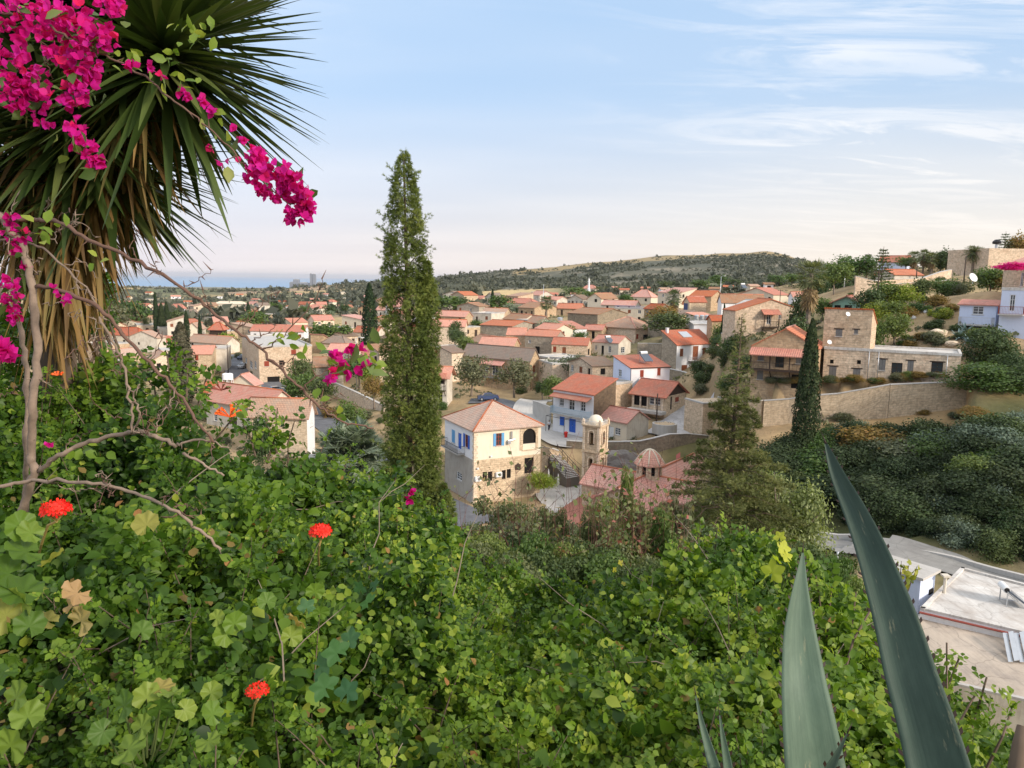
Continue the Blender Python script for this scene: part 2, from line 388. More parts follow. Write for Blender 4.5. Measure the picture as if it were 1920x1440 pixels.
G_HERO=leafmat('leaf_sunlit_cypress',[(0,(.045,.068,.014)),(.5,(.105,.138,.030)),(.85,(.20,.225,.050)),(1,(.31,.28,.08))],.25,.6,.2)
G_CONI=leafmat('leaf_bronze_conifer',[(0,(.05,.062,.022)),(.5,(.115,.13,.045)),(1,(.24,.23,.09))],.25,.7,.1)
G_YEL=leafmat('leaf_yellow_green',[(0,(.11,.17,.02)),(.6,(.22,.27,.04)),(1,(.36,.36,.06))],.35,.5,.2,.1)
G_THK=leafmat('leaf_creeper',[(0,(.014,.040,.005)),(.4,(.052,.112,.011)),(.85,(.15,.24,.022)),(1,(.32,.35,.05))],.33,.48,.25)
G_THK2=leafmat('leaf_light_creeper',[(0,(.055,.11,.010)),(.5,(.13,.21,.020)),(1,(.29,.35,.045))],.4,.45,.28)
G_GER=leafmat('leaf_geranium',[(0,(.06,.12,.018)),(.5,(.12,.20,.028)),(.85,(.20,.26,.04)),(1,(.36,.24,.08))],.35,.5,.3)
G_VINE=leafmat('leaf_vine',[(0,(.035,.10,.04)),(1,(.07,.155,.055))],.35,.45,.3)
G_DRY=leafmat('dry_grass',[(0,(.26,.18,.09)),(1,(.46,.34,.18))],.3,.8,.1)
G_BOUG=leafmat('bougainvillea_bract',[(0,(.42,.006,.17)),(.5,(.62,.012,.30)),(.85,(.55,.02,.36)),(1,(.70,.02,.14))],.5,.55,.15)
G_YUC=leafmat('leaf_yucca',[(0,(.028,.050,.011)),(.6,(.058,.090,.020)),(1,(.13,.155,.045))],.15,.35,.45)
G_YUCD=leafmat('leaf_dead_yucca',[(0,(.11,.065,.025)),(.4,(.22,.13,.04)),(.7,(.30,.19,.07)),(1,(.09,.11,.03))],.2,.6,.2)
G_PALM=leafmat('leaf_palm',[(0,(.06,.09,.03)),(1,(.17,.19,.08))],.2,.5,.3,.1)
G_PALMD=leafmat('leaf_dead_palm',[(0,(.22,.15,.08)),(1,(.40,.30,.17))],.2,.8,.1)
G_SIL=leafmat('leaf_silver_green',[(0,(.13,.17,.11)),(1,(.30,.34,.24))],.2,.6,.2,.15)
G_RUST=leafmat('leaf_rust',[(0,(.14,.10,.03)),(.6,(.24,.17,.05)),(1,(.34,.16,.06))],.3,.6,.2)
# ---------------------------------------------------------------- the village plan
HOUSES=[]
def hs(name,label,cx,base,eave,d,r,L,Rr,roof='gx',rise=1.5,wall=None,rm=None,wins=(),auto=(0,0),**o):
    P=at(cx,base,d);Hh=at(cx,eave,d)[2]-P[2]
    rr=R(r);t1=np.array([math.cos(rr),math.sin(rr),0]);t2=np.array([-math.sin(rr),math.cos(rr),0])
    A=o.get('LA') or solve_len(P,t1,Rr);B=o.get('LB') or solve_len(P,t2,L)
    if not o.get('hero') and not o.get('LA') and not o.get('LB'):
        best=None
        for q in range(4,88,2):
            a1=np.array([math.cos(R(q)),math.sin(R(q)),0]);a2=np.array([-math.sin(R(q)),math.cos(R(q)),0])
            a=solve_len(P,a1,Rr);b=solve_len(P,a2,L)
            if a<=0 or b<=0:continue
            lo=4.5 if d<300 else 6
            pen=sum(max(0,math.log(lo/v))+1.5*max(0,math.log(v/17)) for v in (a,b))+.006*abs(q-r)
            if best is None or pen<best[0]:best=(pen,q,a,b,a1,a2)
        if best:_,q,A,B,t1,t2=best;rr=R(q)
        A=min(max(A,3.5),26);B=min(max(B,3.5),26)
    elif B<3 and not o.get('LB'):B=6.0
    HOUSES.append(dict(name=name,label=label,P=P,H=Hh,r=rr,A=A,B=B,t1=t1,t2=t2,roof=roof,rise=rise,wall=wall or STONE,rm=rm or RED,wins=list(wins),auto=auto,o=o,d=d))
    h=HOUSES[-1]
    if o.get('hero'):h['wins']=[(f,x,y,w*1.15,q*1.1,k) for f,x,y,w,q,k in h['wins']]
    return h
# wins entry: (face, px, py, width px, height px, kind)  kinds w window, s shuttered, o open shutters, d door, g glazed door, k dark opening
cream=hs('stone_house','two-tone cream and white house with weathered hip roof and blue shutters',888,946,807,95,27,834,1012,'hip',2.75,STONE_W,OLDT,
  wins=[('A',935,824,8.5,21,'o'),('B',850,818,5.5,22,'s'),('B',862,827,5.5,27,'D'),('B',875,827,5,22,'o'),('B',861,893,8.5,13,'w'),
        ('A',909,893.5,7.4,16,'k'),('A',919,893,7.4,16,'k'),('A',944.5,890,6.6,15.5,'k'),('A',954,888,6.6,15.5,'k'),('A',992,873,15,27,'k'),('A',992.5,817,24,27,'k')],
  zs=5.9,up=(CREAM,WHITE),lowB=CEM,shut='light',over=.35,hero=1)
wb=hs('white_house','white two-storey house with sky blue doors, long glass balcony and red roof',1111,826,741,116,45,1036,1152,'sB',2.0,WHITE,RED,
  wins=[('B',1053,753,7,15,'w'),('B',1072,758,9,21,'g'),('B',1093,762,8,17,'w'),('B',1054,789.5,8,15,'s'),('B',1073,798,11,23,'D')],
  faceA=STONE_D,shut='blue',hero=1,over=.25)
wb2=hs('white_house','white house with bluish side wall, plain red roof and three brown windows',1181,757,691,129,22,1148,1253,'sA',1.5,WHITE,RED,
  wins=[('A',1203.5,700.5,6,12,'s'),('A',1235.5,697,5.5,13,'s'),('B',1162.5,699.5,5,12,'w')],faceB=BLUEW,shut='red',over=.2,hero=1)  # side wall takes bluish plaster: its cool shade is put into the colour
ver=hs('veranda_house','low house with red gable roof over dark glazed veranda windows',1246,772,744,122,50,1184,1285,'gy',2.0,STONE_W,RED,
  wins=[('B',1201,749,27,21,'k'),('B',1228,748.5,18,19,'w'),('A',1258.5,756,3,22,'d'),('A',1269.5,749,6,8,'s')],shut='red',over=.5,hero=1)
sm=hs('cream_cottage','single-storey pale cream cottage with red roof just right of the bell tower',1174,823,793,113,42,1117,1215,'gy',1.5,CREAM2,RED,
  wins=[('B',1146,811,8,20,'d'),('B',1158,809,9,12,'w')],faceA=OLDW,door='white',shut='white',hero=1,over=.3)
hs('stone_house','narrow tan stone house behind the white house with the blue doors',1153,770,722,126,45,1128,1184,'flat',.3,STONE,None,)
bs=hs('white_house','white house with brown shutters, small balcony and skylight in its red roof',1267,697,647,165,33,1239,1336,'sA',2.7,WHITE,RED,
  wins=[('A',1278,661,5.5,13,'s'),('A',1304,662,9,24,'d'),('A',1320.5,658.5,6,12,'s'),('A',1283,691,9,12,'s'),('A',1300,692,8,16,'d'),('A',1311,694,8,19,'d')],faceB=STONE_G,shut='brown',door='brown',hero=1,over=.25)
hs('stone_house','low stone outbuilding with sagging red roof right of the brown-shuttered house',1352,690,660,152,30,1337,1384,'gx',1.3,STONE,REDO,auto=(3,1))
gab=hs('stone_house','large stone house with broad gable and tiny roofed balcony high in its wall',1376,640,583,130,4,1372,1507,'gy',2.0,STONE,REDO,
  wins=[('A',1441.5,597,7,20,'g'),('A',1462.5,593.5,5,7,'w'),('A',1484,596,8,13,'k'),('A',1504,592.5,5,6,'k'),('A',1426,628,10,9,'k'),('A',1456,628,4,8,'w')],hero=1,over=.15)
hs('stone_house','small faded cream house with dark doorway and solar panel on patched red roof',1159,668,644,185,57,1110,1182,'gy',1.5,OLDW,RED,
  wins=[('B',1117.5,651.5,4.5,9,'w'),('B',1129.8,656.5,5,17,'k'),('B',1143,655,5.5,12,'w'),('A',1168,656,7,11,'w')],over=.2)
hs('stone_house','wide stone house with large weathered hip roof and lean-to porch in the village centre',1190,652,615,212,48,1127,1226,'hip',2.6,STONE,OLDT,
  wins=[('A',1186+9,631,4,9,'s'),('B',1160,632,5,9,'w'),('A',1213,634,14,14,'k')],shut='red',over=.5)
hs('stone_house','tiny stone house with red roof and dark doorway left of the weathered hip roof',1128,640,619,214,40,1095,1137,'gy',1.2,STONE,RED,wins=[('B',1112,628,6,14,'k'),('B',1102,626,3,7,'w')])
hs('stone_house','stone house with low orange roof in the middle of a staggered row',1042,663,632,190,62,984,1058,'gy',1.4,STONE_G,REDO,
  wins=[('B',993,640,5,6,'w'),('B',1007.5,656,8.5,13,'k')],over=.15)
hs('stone_house','stone house with red roof and two brown doors, right end of staggered row',1101,670,648,184,60,1034,1108,'gy',1.5,STONE,RED,
  wins=[('B',1040,655,6,11,'s'),('B',1057.5,660,7,18,'d'),('A',1104,660,4,12,'k')],shut='red',door='brown',over=.15)
hs('stone_house','stone house with bright orange roof standing tallest at the back of a staggered row',984,662,629,199,58,949,990,'gy',1.7,STONE,REDO,over=.15)
hs('stone_house','stone cottage with orange roof and brown doors at the left end of a staggered row',962,668,648,178,50,899,974,'gy',1.6,STONE,REDO,
  wins=[('B',925,656,7,9,'s'),('B',907,655,6,6,'k'),('A',965,659,3,11,'k'),('A',970.5,657,3,11,'k')],shut='red')
lng=hs('stone_house','long stone house with brown tiled roof and white balcony section behind two grey-green trees',993,735,676,158,56,868,1010,'gy',2.3,STONE,BRNT,
  wins=[('B',913,688,6,13,'w'),('B',928,693,10,19,'g'),('B',890,700,5,12,'k'),('A',1001,692,4,12,'s')],over=.25,hero=1)
hs('stone_house','plain tan stone wall house with one small shuttered window beside the long brown roof',1035,728,684,153,20,1009,1076,'flat',.25,STONE,None,wins=[('A',1027,692,5,9,'s')])
hs('stone_house','square stone house with shallow brown roof and white-framed little window',847,712,662,166,30,825,872,'sA',1.0,STONE_W,BRNT,wins=[('A',837,671,5,9,'w')])
hs('stone_house','long rough stone wall house with red roof just right of the tallest cypress',871,652,612,208,66,800,876,'gy',1.6,STONE_W,REDO)
hs('stone_house','low stone house with red roof and white skylight patch behind the tallest cypress',872,608,594,262,60,816,886,'gy',1.7,STONE,REDO,auto=(0,3))
hs('white_house','white annexe with two dark windows under a long flat pale roof',921,606,589,268,60,884,946,'flat',.3,OLDW,None,auto=(0,2),flatm=ROOFW)
hs('stone_house','stone house with two worn red roof sections and a blank wall',960,634,612,228,60,901,1002,'gy',1.2,STONE_G,REDO)
hs('stone_house','stone house with brown roof, dark door and porch behind a fan palm',1002,596,578,288,50,972,1043,'gy',2.0,STONE,OLDT,auto=(1,3))
hs('house','red-roofed house with arched porch beyond the brown-roofed stone house',1000,585,569,335,50,949,1012,'hip',1.9,CREAM2,RED,auto=(1,3))
hs('house','low house with bright orange roof right of a fan palm',1088,592,579,300,50,1043,1096,'gy',1.8,STONE,REDO,auto=(0,2))
hs('cream_house','pale cream two-storey house with shallow gable facing left',1127,580,560,330,62,1101,1158,'gx',2.2,CREAM,OLDT,
  wins=[('B',1117,563.5,5,6,'k'),('A',1134,563,4,6,'k'),('A',1150,563,4,5,'k')],faceB=CREAM,over=.4)
hs('house','low house with pinkish red roof in front of the pale cream gabled house',1190,585,573,300,60,1127,1200,'gy',1.7,OLDW,PNKT,auto=(0,3))
hs('house','flat-roofed terrace house with blue balustrade in the middle of the village',1207,606,580,262,62,1152,1214,'flat',.25,CREAM2,None,auto=(0,3))
hs('stone_house','rough stone house with broken brown roof and blank gable',1120,612,590,240,48,1064,1176,'gy',1.6,STONE_G,OLDT)
hs('house','square house with red pyramid roof below the scrubby hill',1220,570,557,335,55,1182,1233,'hip',3.0,CREAM2,PNKT,auto=(0,2))
hs('stone_house','stone house with red roof and tall blue gates',1292,590,566,232,35,1281,1323,'gx',1.5,STONE_W,RED,wins=[('B',1285,576,9,15,'s')],shut='navy')
hs('stone_house','stone house with orange roof and blank tan wall behind the blue gates',1332,585,556,258,55,1292,1354,'gy',1.8,STONE,REDO)
hs('white_house','long white house with low pale gable and bluish end wall',1352,592,566,225,20,1350,1432,'gx',2.2,WHITE,ROOFW and OLDT,auto=(2,0))
hs('stone_house','small stone house with red roof behind a thin young cypress',1334,628,601,170,8,1332,1377,'gx',1.0,STONE,RED,wins=[('A',1365,622,7,13,'w')])
hs('white_shed','white shed with dark carport and steel water tank on its flat roof',1300,634,608,186,30,1291,1334,'sA',.5,WHITE,ROOFW,wins=[],)
hs('house','long low house with red roof, cream wall and small windows behind the white gable',1449,570,553,258,30,1385,1478,'gx',2.2,CREAM2,RED,auto=(1,4))
hs('white_house','white annexe at the end of the long low red-roofed house',1486,574,556,240,50,1478,1510,'gx',1.4,WHITE,PNKT,auto=(1,0))
hs('white_house','white house with shallow patched roof left of the big stone gable',1402,600,572,200,40,1380,1436,'gy',1.2,WHITE,ROOFW)
# right-hand hillside
mon=hs('stone_house','long flat-roofed stone house with brown shuttered windows above the terraced wall',1798,712,668,87,61,1543,1812,'flat',.22,STONE,None,
  wins=[('B',1561,698,12,20,'s'),('B',1606,701,12,17,'s'),('B',1654,684,11,19,'s'),('B',1681,695,18,27,'g'),('B',1707,687,10,19,'s'),('B',1757,689,19,18,'w'),('B',1559.5,678,3,4,'k'),('B',1610.5,679,3,4,'k')],
  LA=7.0,flatm=ROOFW,shut='black',hero=1,door='black',low=4.0)
monu=hs('stone_house','small two-window stone upper house standing on the long flat roof',1631,652,611,92,58,1542,1640,'sD',1.9,STONE,REDO,
  wins=[('B',1573,624,11,12,'s'),('B',1605,622,6,7,'s')],LA=5.0,shut='black',hero=1,over=.1,low=.3)
balc=hs('stone_house','stone house with long red-roofed wooden balcony and wide gable',1529,738,655,92,62,1406,1545,'gx',2.3,STONE,REDO,
  wins=[('B',1426.5,668,10,14,'s'),('B',1462,675,14,26,'g'),('B',1499,673,12,16,'s'),('B',1425,703,10,15,'s'),('B',1498,716,26,24,'k')],LA=8,shut='black',hero=1,over=.15,low=2)
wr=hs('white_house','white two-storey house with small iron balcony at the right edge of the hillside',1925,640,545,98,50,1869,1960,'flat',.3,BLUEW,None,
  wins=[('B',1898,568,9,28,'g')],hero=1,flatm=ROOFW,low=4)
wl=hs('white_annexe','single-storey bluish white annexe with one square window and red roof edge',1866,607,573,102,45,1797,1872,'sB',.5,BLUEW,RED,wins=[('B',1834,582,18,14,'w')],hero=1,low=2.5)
hs('stone_house','stone cube house under magenta bougainvillea at the far right',1922,540,498,110,45,1896,1960,'sB',1.2,STONE_W,PNKT,wins=[('B',1916,524,5,26,'w')])
cas=hs('stone_house','large blank fortress-like tan stone house on the skyline',1849,528,470,178,35,1773,1990,'flat',.5,STONE,None,low=4,flatm=STONE)
hs('house','low house with orange roof among stone ruins below the skyline',1676,530,515,165,12,1673,1728,'gx',1.1,OLDW,REDO,LB=6)
hs('blue_house','pale blue house with stepped red roof edges on the skyline',1700,508,491,228,50,1646,1708,'gy',1.8,BLUEW,RED,wins=[('B',1690,498,4,7,'w'),('B',1665,498,5,5,'w')])
hs('pavilion_house','open garden pavilion with red roof and pale green trim',1612,590,568,124,48,1560,1621,'gx',1.0,GREENP,RED,wins=[('B',1570,580,12,16,'k'),('B',1590,580,14,16,'k'),('A',1616,580,5,16,'k')],over=.5)
# left side of the village
la=hs('stone_house','house with broad weathered red roof and white end wall beside the parked cars',577,858,779,118,52,471,591,'gy',2.3,STONE_W,OLDT,
  wins=[('B',490,785,17,26,'s'),('B',496,790,7,12,'w'),('A',584,790,5,19,'s')],faceA=WHITE,shut='white',over=.5)
hs('house','house with wide brown-red roof behind the white-walled house by the parking',500,815,765,128,38,388,556,'gy',2.6,OLDW,PNKT,auto=(0,3),over=.5)
hs('house','pink-roofed gabled cottage above the parking area',478,758,722,150,40,431,490,'gx',2.0,CREAM2,PNKT,auto=(2,1),over=.4)
hs('house','small house with bright orange roof next to raised water tanks',412,760,735,148,50,386,424,'gy',1.7,OLDW,REDO,auto=(0,2))
ld=hs('stone_house','tall stone house with roof terrace at the bend of the side street',487,716,652,172,26,455,586,'flat',.3,STONE,None,
  wins=[('A',550.5,660,8,8,'s'),('A',528,680,8,8,'k'),('A',556,680,8,8,'k'),('A',500,682,8,9,'s'),('A',513,716,20,18,'k'),('B',461.5,676,3,9,'w'),('B',471,684,4,12,'w'),('B',479,684,3,12,'w')],shut='red',hero=1)
hs('stone_house','cream stone house with bright orange roof left of the side street',358,712,664,186,10,354,398,'gx',1.7,STONE_W,REDO,LB=8,wins=[('A',369,671,6,10,'s'),('A',384.5,688,6,7,'s')],shut='red')
hs('house','pale flat-roofed house with white corner pillar beside the side street',400,692,655,192,14,399,427,'flat',.3,OLDW,None,LB=8)
hs('house','long house with dull brown roof behind the bright orange roof',424,662,645,225,60,352,450,'gy',1.9,OLDW,OLDT,auto=(0,4))
hs('house','white house with broad red hip roof at the left of the village',262,650,629,262,55,202,280,'hip',2.4,CREAM2,RED,auto=(0,3))
hs('white_house','plain white gabled barn with one little window',296,662,634,235,40,240,312,'gx',2.0,OLDW,OLDT,wins=[('B',260,644,4,5,'k')])
hs('house','small house with red roof left of the bronze cypress',322,652,641,240,50,297,331,'gy',1.6,OLDW,RED)
hs('cream_house','tall cream gabled house with blank end wall between two thin cypresses',350,642,617,262,8,348,374,'gy',2.2,CREAM,OLDT,LB=9,over=.4)
hs('house','dark timber house with red hip roof and shady veranda',418,641,616,262,45,394,424,'hip',1.9,WOODD,RED,wins=[],over=.6)
hs('house','long white house with one long red roof in the left middle distance',570,640,622,272,64,470,582,'gy',2.0,WHITE,RED,auto=(0,6))
hs('stone_house','stone house with tall monopitch red roof and dark garage',606,660,638,210,30,583,618,'sD',1.5,STONE,RED,wins=[('A',613,652,8,14,'k')])
hs('stone_house','stone house with brown hip roof left of the dark round cypress',648,665,644,205,42,605,664,'hip',1.8,STONE_W,BRNT,auto=(1,2))
hs('house','house with long faded orange roof behind the pink flowers',660,676,660,180,55,614,676,'gy',1.6,OLDW,REDO)
hs('house','house with red roof and iron balcony behind the dark round cypress',708,646,624,255,45,664,722,'gy',1.8,OLDW,RED,auto=(1,2))
hs('stone_house','narrow stone house with double iron balcony left of the tallest cypress',712,722,660,165,50,694,735,'sA',1.2,STONE,OLDT,
  wins=[('B',704,674,5,12,'k'),('B',702,698,4,10,'k'),('B',709,700,4,14,'k')])
lv=hs('stone_house','old house with red roof and dark wooden balcony right of the tallest cypress',838,762,706,140,48,806,848,'gy',1.5,OLDW,REDO,wins=[('B',826,713,16,14,'k'),('B',826,745,7,24,'k')],over=.7)
hs('house','house with red roof and white solar heater at the far left among the shrubs',205,770,738,140,50,160,222,'gy',1.8,STONE,REDO)
hs('stone_house','small roofless-looking tan stone block house in the left field',218,702,680,190,40,200,226,'flat',.2,STONE_W,None)
hs('house','red hip-roofed villa with white walls above the three tall cypresses',344,594,578,430,50,318,350,'hip',2.2,WHITE,RED,auto=(0,3))
hs('villa','unfinished pale villa with arched openings on the plain',458,580,570,560,60,403,464,'hip',1.6,CREAM2,CREAM2,auto=(1,5))
hs('white_house','white flat-roofed building with long shaded front on the plain',424,596,586,470,60,398,432,'flat',.3,WHITE,None,auto=(0,3))
hs('house','house with wide dusty red roof right of the shaded white building',460,600,589,440,55,424,468,'gy',2.0,OLDW,PNKT,auto=(0,3))
hs('white_house','white house with small red hip roof beside a thin dark cypress',484,600,588,420,50,464,494,'hip',1.8,WHITE,RED,auto=(0,2))
hs('white_house','long low white house in a dry field',548,600,589,420,60,511,556,'flat',.4,WHITE,None,auto=(0,4))
hs('stone_house','small tan stone cube beside the long low white house',506,608,590,400,50,494,512,'flat',.3,STONE,None,auto=(0,1))
hs('cream_house','cream villa with tiled hip roof beyond the dry field',602,590,578,450,58,573,610,'hip',1.9,CREAM,PNKT,auto=(1,3))
hs('white_house','white single-storey house with small hip roof left of the cream villa',558,584,575,500,55,536,564,'hip',1.4,WHITE,OLDT,auto=(0,3))
hs('house','ochre two-storey house with red roof next to round dark trees',624,577,566,540,50,611,633,'hip',1.6,CREAM,RED,auto=(0,2))
hs('house','house with red roof at the edge of the plain left of the big cypress',672,576,569,560,55,650,684,'hip',1.8,WHITE,RED,auto=(0,2))
hs('house','small house with red roof right of the tallest cypress, far off',822,574,566,430,50,806,829,'hip',1.4,CREAM2,RED)
hs('chapel','distant church with red roof, white dome and thin white minaret',1116,550,541,520,50,1091,1122,'hip',2.2,CREAM2,RED,auto=(0,2))
PLAINH=[(236,575,26),(262,584,20),(204,592,30),(285,566,18),(330,560,16),(372,586,24),(388,600,22),(300,603,20),(505,577,18),(530,570,16),(480,566,15),(590,566,16),(640,563,14),(700,572,18),(716,582,22),(355,571,18),(560,556,12),(450,556,12),(410,560,14),(520,560,13),(645,552,12),(610,556,13),(280,552,12),(690,560,13),(240,561,14),(665,588,22),(700,594,20),(575,575,15),(1005,556,16),(1035,560,20),(1170,552,16),(1150,546,13),(1245,552,18),(1262,560,22),(1340,552,18),(1365,548,16),(1410,548,20),(1440,545,16),(1080,560,18),(1210,549,14),(845,562,14)]
# ---------------------------------------------------------------- terrain
COLS=[
 (-400,[(6,-2.5),(12,-8),(45,-24),(80,-28),(120,-29),(160,-27),(210,-25),(270,-24),(430,-26),(1150,-38),(3300,-66),(9000,-150),(12000,-175)]),
 (300,[(6,-2.5),(12,-8),(45,-24),(80,-28.5),(120,-29),(150,-27.8),(165,-26.2),(210,-24.5),(270,-24),(430,-25),(1150,-38),(3300,-66),(9000,-150),(12000,-175)]),
 (650,[(6,-2.6),(12,-8),(25,-13),(45,-24),(75,-29),(105,-29),(148,-28),(165,-25.5),(210,-22),(270,-20.5),(430,-22),(800,-30),(1150,-34),(2500,-45),(3300,-58),(9000,-150),(12000,-175)]),
 (850,[(6,-2.9),(12,-7),(20,-10.5),(32,-16),(60,-26),(85,-29.3),(100,-29.3),(112,-28.5),(125,-27.5),(140,-26),(165,-22.5),(210,-18.5),(300,-15),(430,-13.5),(650,-12),(1500,-14),(3300,-50),(9000,-150),(12000,-175)]),
 (1000,[(6,-3.2),(12,-7.5),(20,-11.5),(32,-17),(60,-26.5),(82,-29.3),(106,-29.3),(109,-25.8),(120,-25.5),(143,-24.5),(173,-21.2),(225,-18),(300,-14.5),(430,-12.5),(650,-9),(1500,-5),(3300,-50),(9000,-150)]),
 (1150,[(6,-3.2),(12,-7.5),(20,-11.5),(35,-19),(60,-27.5),(80,-29.3),(104,-29.0),(109,-25.6),(120,-24.8),(135,-22.5),(158,-19.4),(190,-16.5),(225,-14.2),(300,-11.5),(400,-8.5),(650,-5),(1500,0),(3300,-50),(9000,-150)]),
 (1300,[(6,-3.2),(12,-7.5),(20,-11.5),(35,-19),(60,-26.5),(80,-28),(104,-27.5),(109,-24.2),(122,-24),(140,-22),(158,-19.6),(183,-15.5),(222,-12),(300,-8.0),(400,-4.5),(650,-2),(1500,5),(3300,-50),(9000,-150)]),
 (1335,[(6,-3.2),(12,-7.5),(20,-11.5),(35,-19),(55,-24.5),(75,-26),(90,-25.5),(104,-26.5),(110,-23.9),(124,-23.2),(142,-19.5),(160,-17.5),(190,-13.5),(225,-11),(300,-7.0),(400,-3),(650,0),(1500,7),(3300,-50),(9000,-150)]),
 (1372,[(6,-3.2),(12,-7.5),(20,-11.5),(35,-19),(55,-24),(75,-24.5),(98,-15.9),(115,-15.2),(142,-14.0),(160,-13),(190,-10.5),(225,-9.5),(300,-6.0),(400,-3),(650,1),(1500,8),(3300,-50),(9000,-150)]),
 (1420,[(6,-3.3),(12,-8),(20,-12),(35,-19),(50,-22.5),(70,-23.0),(88,-17.6),(93.2,-15.2),(110,-12.8),(130,-10.6),(160,-8.5),(200,-7.0),(260,-3.8),(400,-1.5),(650,3),(1500,12),(3300,-50),(9000,-150)]),
 (1600,[(6,-3.5),(12,-8.5),(22,-14),(35,-20.5),(46,-22.3),(60,-22.4),(66,-22),(80,-17.2),(89.8,-12.6),(92,-11.8),(104,-11),(120,-8.8),(140,-6),(165,-2.6),(200,0.2),(260,2.8),(400,5),(650,8),(1500,14),(3300,-50),(9000,-150)]),
 (1850,[(6,-3.5),(12,-9),(22,-15.5),(30,-20),(44,-21.6),(55,-21.2),(62,-19.7),(78,-14.6),(86,-11.6),(98,-8.2),(108,-5.5),(125,-1.6),(150,1.2),(175,4),(200,8.5),(260,9),(400,10),(650,10),(1500,14),(3300,-50),(9000,-150)]),
 (2400,[(6,-3.5),(12,-9),(22,-15.5),(30,-20),(44,-21),(55,-20),(64,-17.5),(78,-12.5),(86,-9),(98,-5),(125,0),(175,6),(200,10),(260,12),(400,12),(650,12),(1500,14),(3300,-50),(9000,-150)])]
RIDGE=[(-400,545),(500,545),(600,537),(680,530),(780,527),(830,523),(900,513),(1000,503),(1100,491),(1200,481),(1300,474),(1360,472),(1430,468),(1465,474),(1500,487),(1560,500),(1650,507),(1800,515),(2400,520)]
# crest of the near thicket: px, py, depth
CREST=[(-400,670,4.6),(0,715,4.4),(120,740,4.3),(250,735,4.2),(360,800,4.2),(450,840,4.3),(560,872,4.6),(650,905,4.8),(730,922,5.2),(800,955,5.6),(860,1005,5.8),(900,1060,6.0),(960,1108,6.2),(1100,1118,6.2),(1240,1110,5.8),(1300,1075,5.0),(1400,1055,4.8),(1480,1095,4.6),(1560,1150,4.4),(1650,1230,4.2),(1700,1290,4.0),(1760,1345,3.9),(1850,1400,3.7),(1920,1450,3.5),(2400,1560,3.2)]
cpx=np.array([c[0] for c in CREST],float);cz=[];cy=[]
for a,b,d in CREST:
    P=at(a,b,d);cz.append(P[2]);cy.append(P[1])
cz=np.array(cz);cy=np.array(cy,float)
def thick_top(x,y):
    """upper surface of the thicket in front of the camera"""
    px=960+F*x/np.maximum(y,.9)
    Yc=np.interp(px,cpx,cy);Zc=np.interp(px,cpx,cz)
    t=np.clip((y-1.35)/(Yc-1.35),-.6,1)
    z=-1.22+(Zc+1.22)*t
    z=z-np.maximum(0,y-Yc)*.9
    return z
def ridge_z(px):return np.interp(px,[c[0] for c in RIDGE],[at(c[0],c[1],1300)[2] for c in RIDGE])
WPX=[1366,1433,1570,1668,1812];WPY=[98,93,90,88,86]
def H0(x,y):
    x=np.asarray(x,float);y=np.asarray(y,float)
    px=960+F*x/np.maximum(y,8)
    ly=np.log(np.maximum(y,6.0))
    Z=np.stack([np.interp(ly,[math.log(a) for a,_ in tab],[b for _,b in tab]) for _,tab in COLS])
    c=np.array([c[0] for c in COLS],float)
    i=np.clip(np.searchsorted(c,px)-1,0,len(c)-2)
    t=np.clip((px-c[i])/(c[i+1]-c[i]),0,1)
    far=np.take_along_axis(Z,i[None],0)[0]*(1-t)+np.take_along_axis(Z,(i+1)[None],0)[0]*t
    wy=np.interp(px,WPX,WPY);f=np.clip((px-1345)/25,0,1)*np.clip((1836-px)/14,0,1)
    z66=np.interp(px,[1366,1600,1850],[-23,-22,-18.8]);zl=np.interp(px,WPX,[-19,-18.0,-16.5,-15.8,-13.9])
    lo=z66+(zl-z66)*np.clip((y-66)/(wy-66),0,1)
    wy=wy+1.7;far=np.where((y>66)&(y<wy),far*(1-f)+lo*f,far);far=np.where((y>=wy)&(y<wy+5),np.maximum(far,np.interp(px,WPX,[-15.8,-15.2,-13.7,-12.7,-11.6])*f+far*(1-f)),far)
    near=np.minimum(thick_top(x,y)-.55,-1.62)
    s=np.clip((y-5)/8,0,1);s=s*s*(3-2*s)
    z=near*(1-s)+far*s
    # distant hill
    rz=ridge_z(px)+(fbm(x/130,y/130,4,3)-.5)*9
    up=np.clip((y-720)/580,0,1);up=up**1.25
    hill=np.where(y<1300,far+(rz-far)*up,far+(rz-far)*np.clip(1-(y-1300)/1200,0,1))
    z=np.where(y>700,np.maximum(z,hill),z)
    n=(fbm(x/14,y/14,4,5)-.5)*np.clip((y-10)/60,0,1)*1.2*np.clip((y-10)/30,0,1)
    n2=(fbm(x/240,y/240,4,9)-.5)*np.clip((y-350)/900,0,1)*14
    return z+n+n2*np.where(y>700,1,np.clip((y-350)/350,0,1))
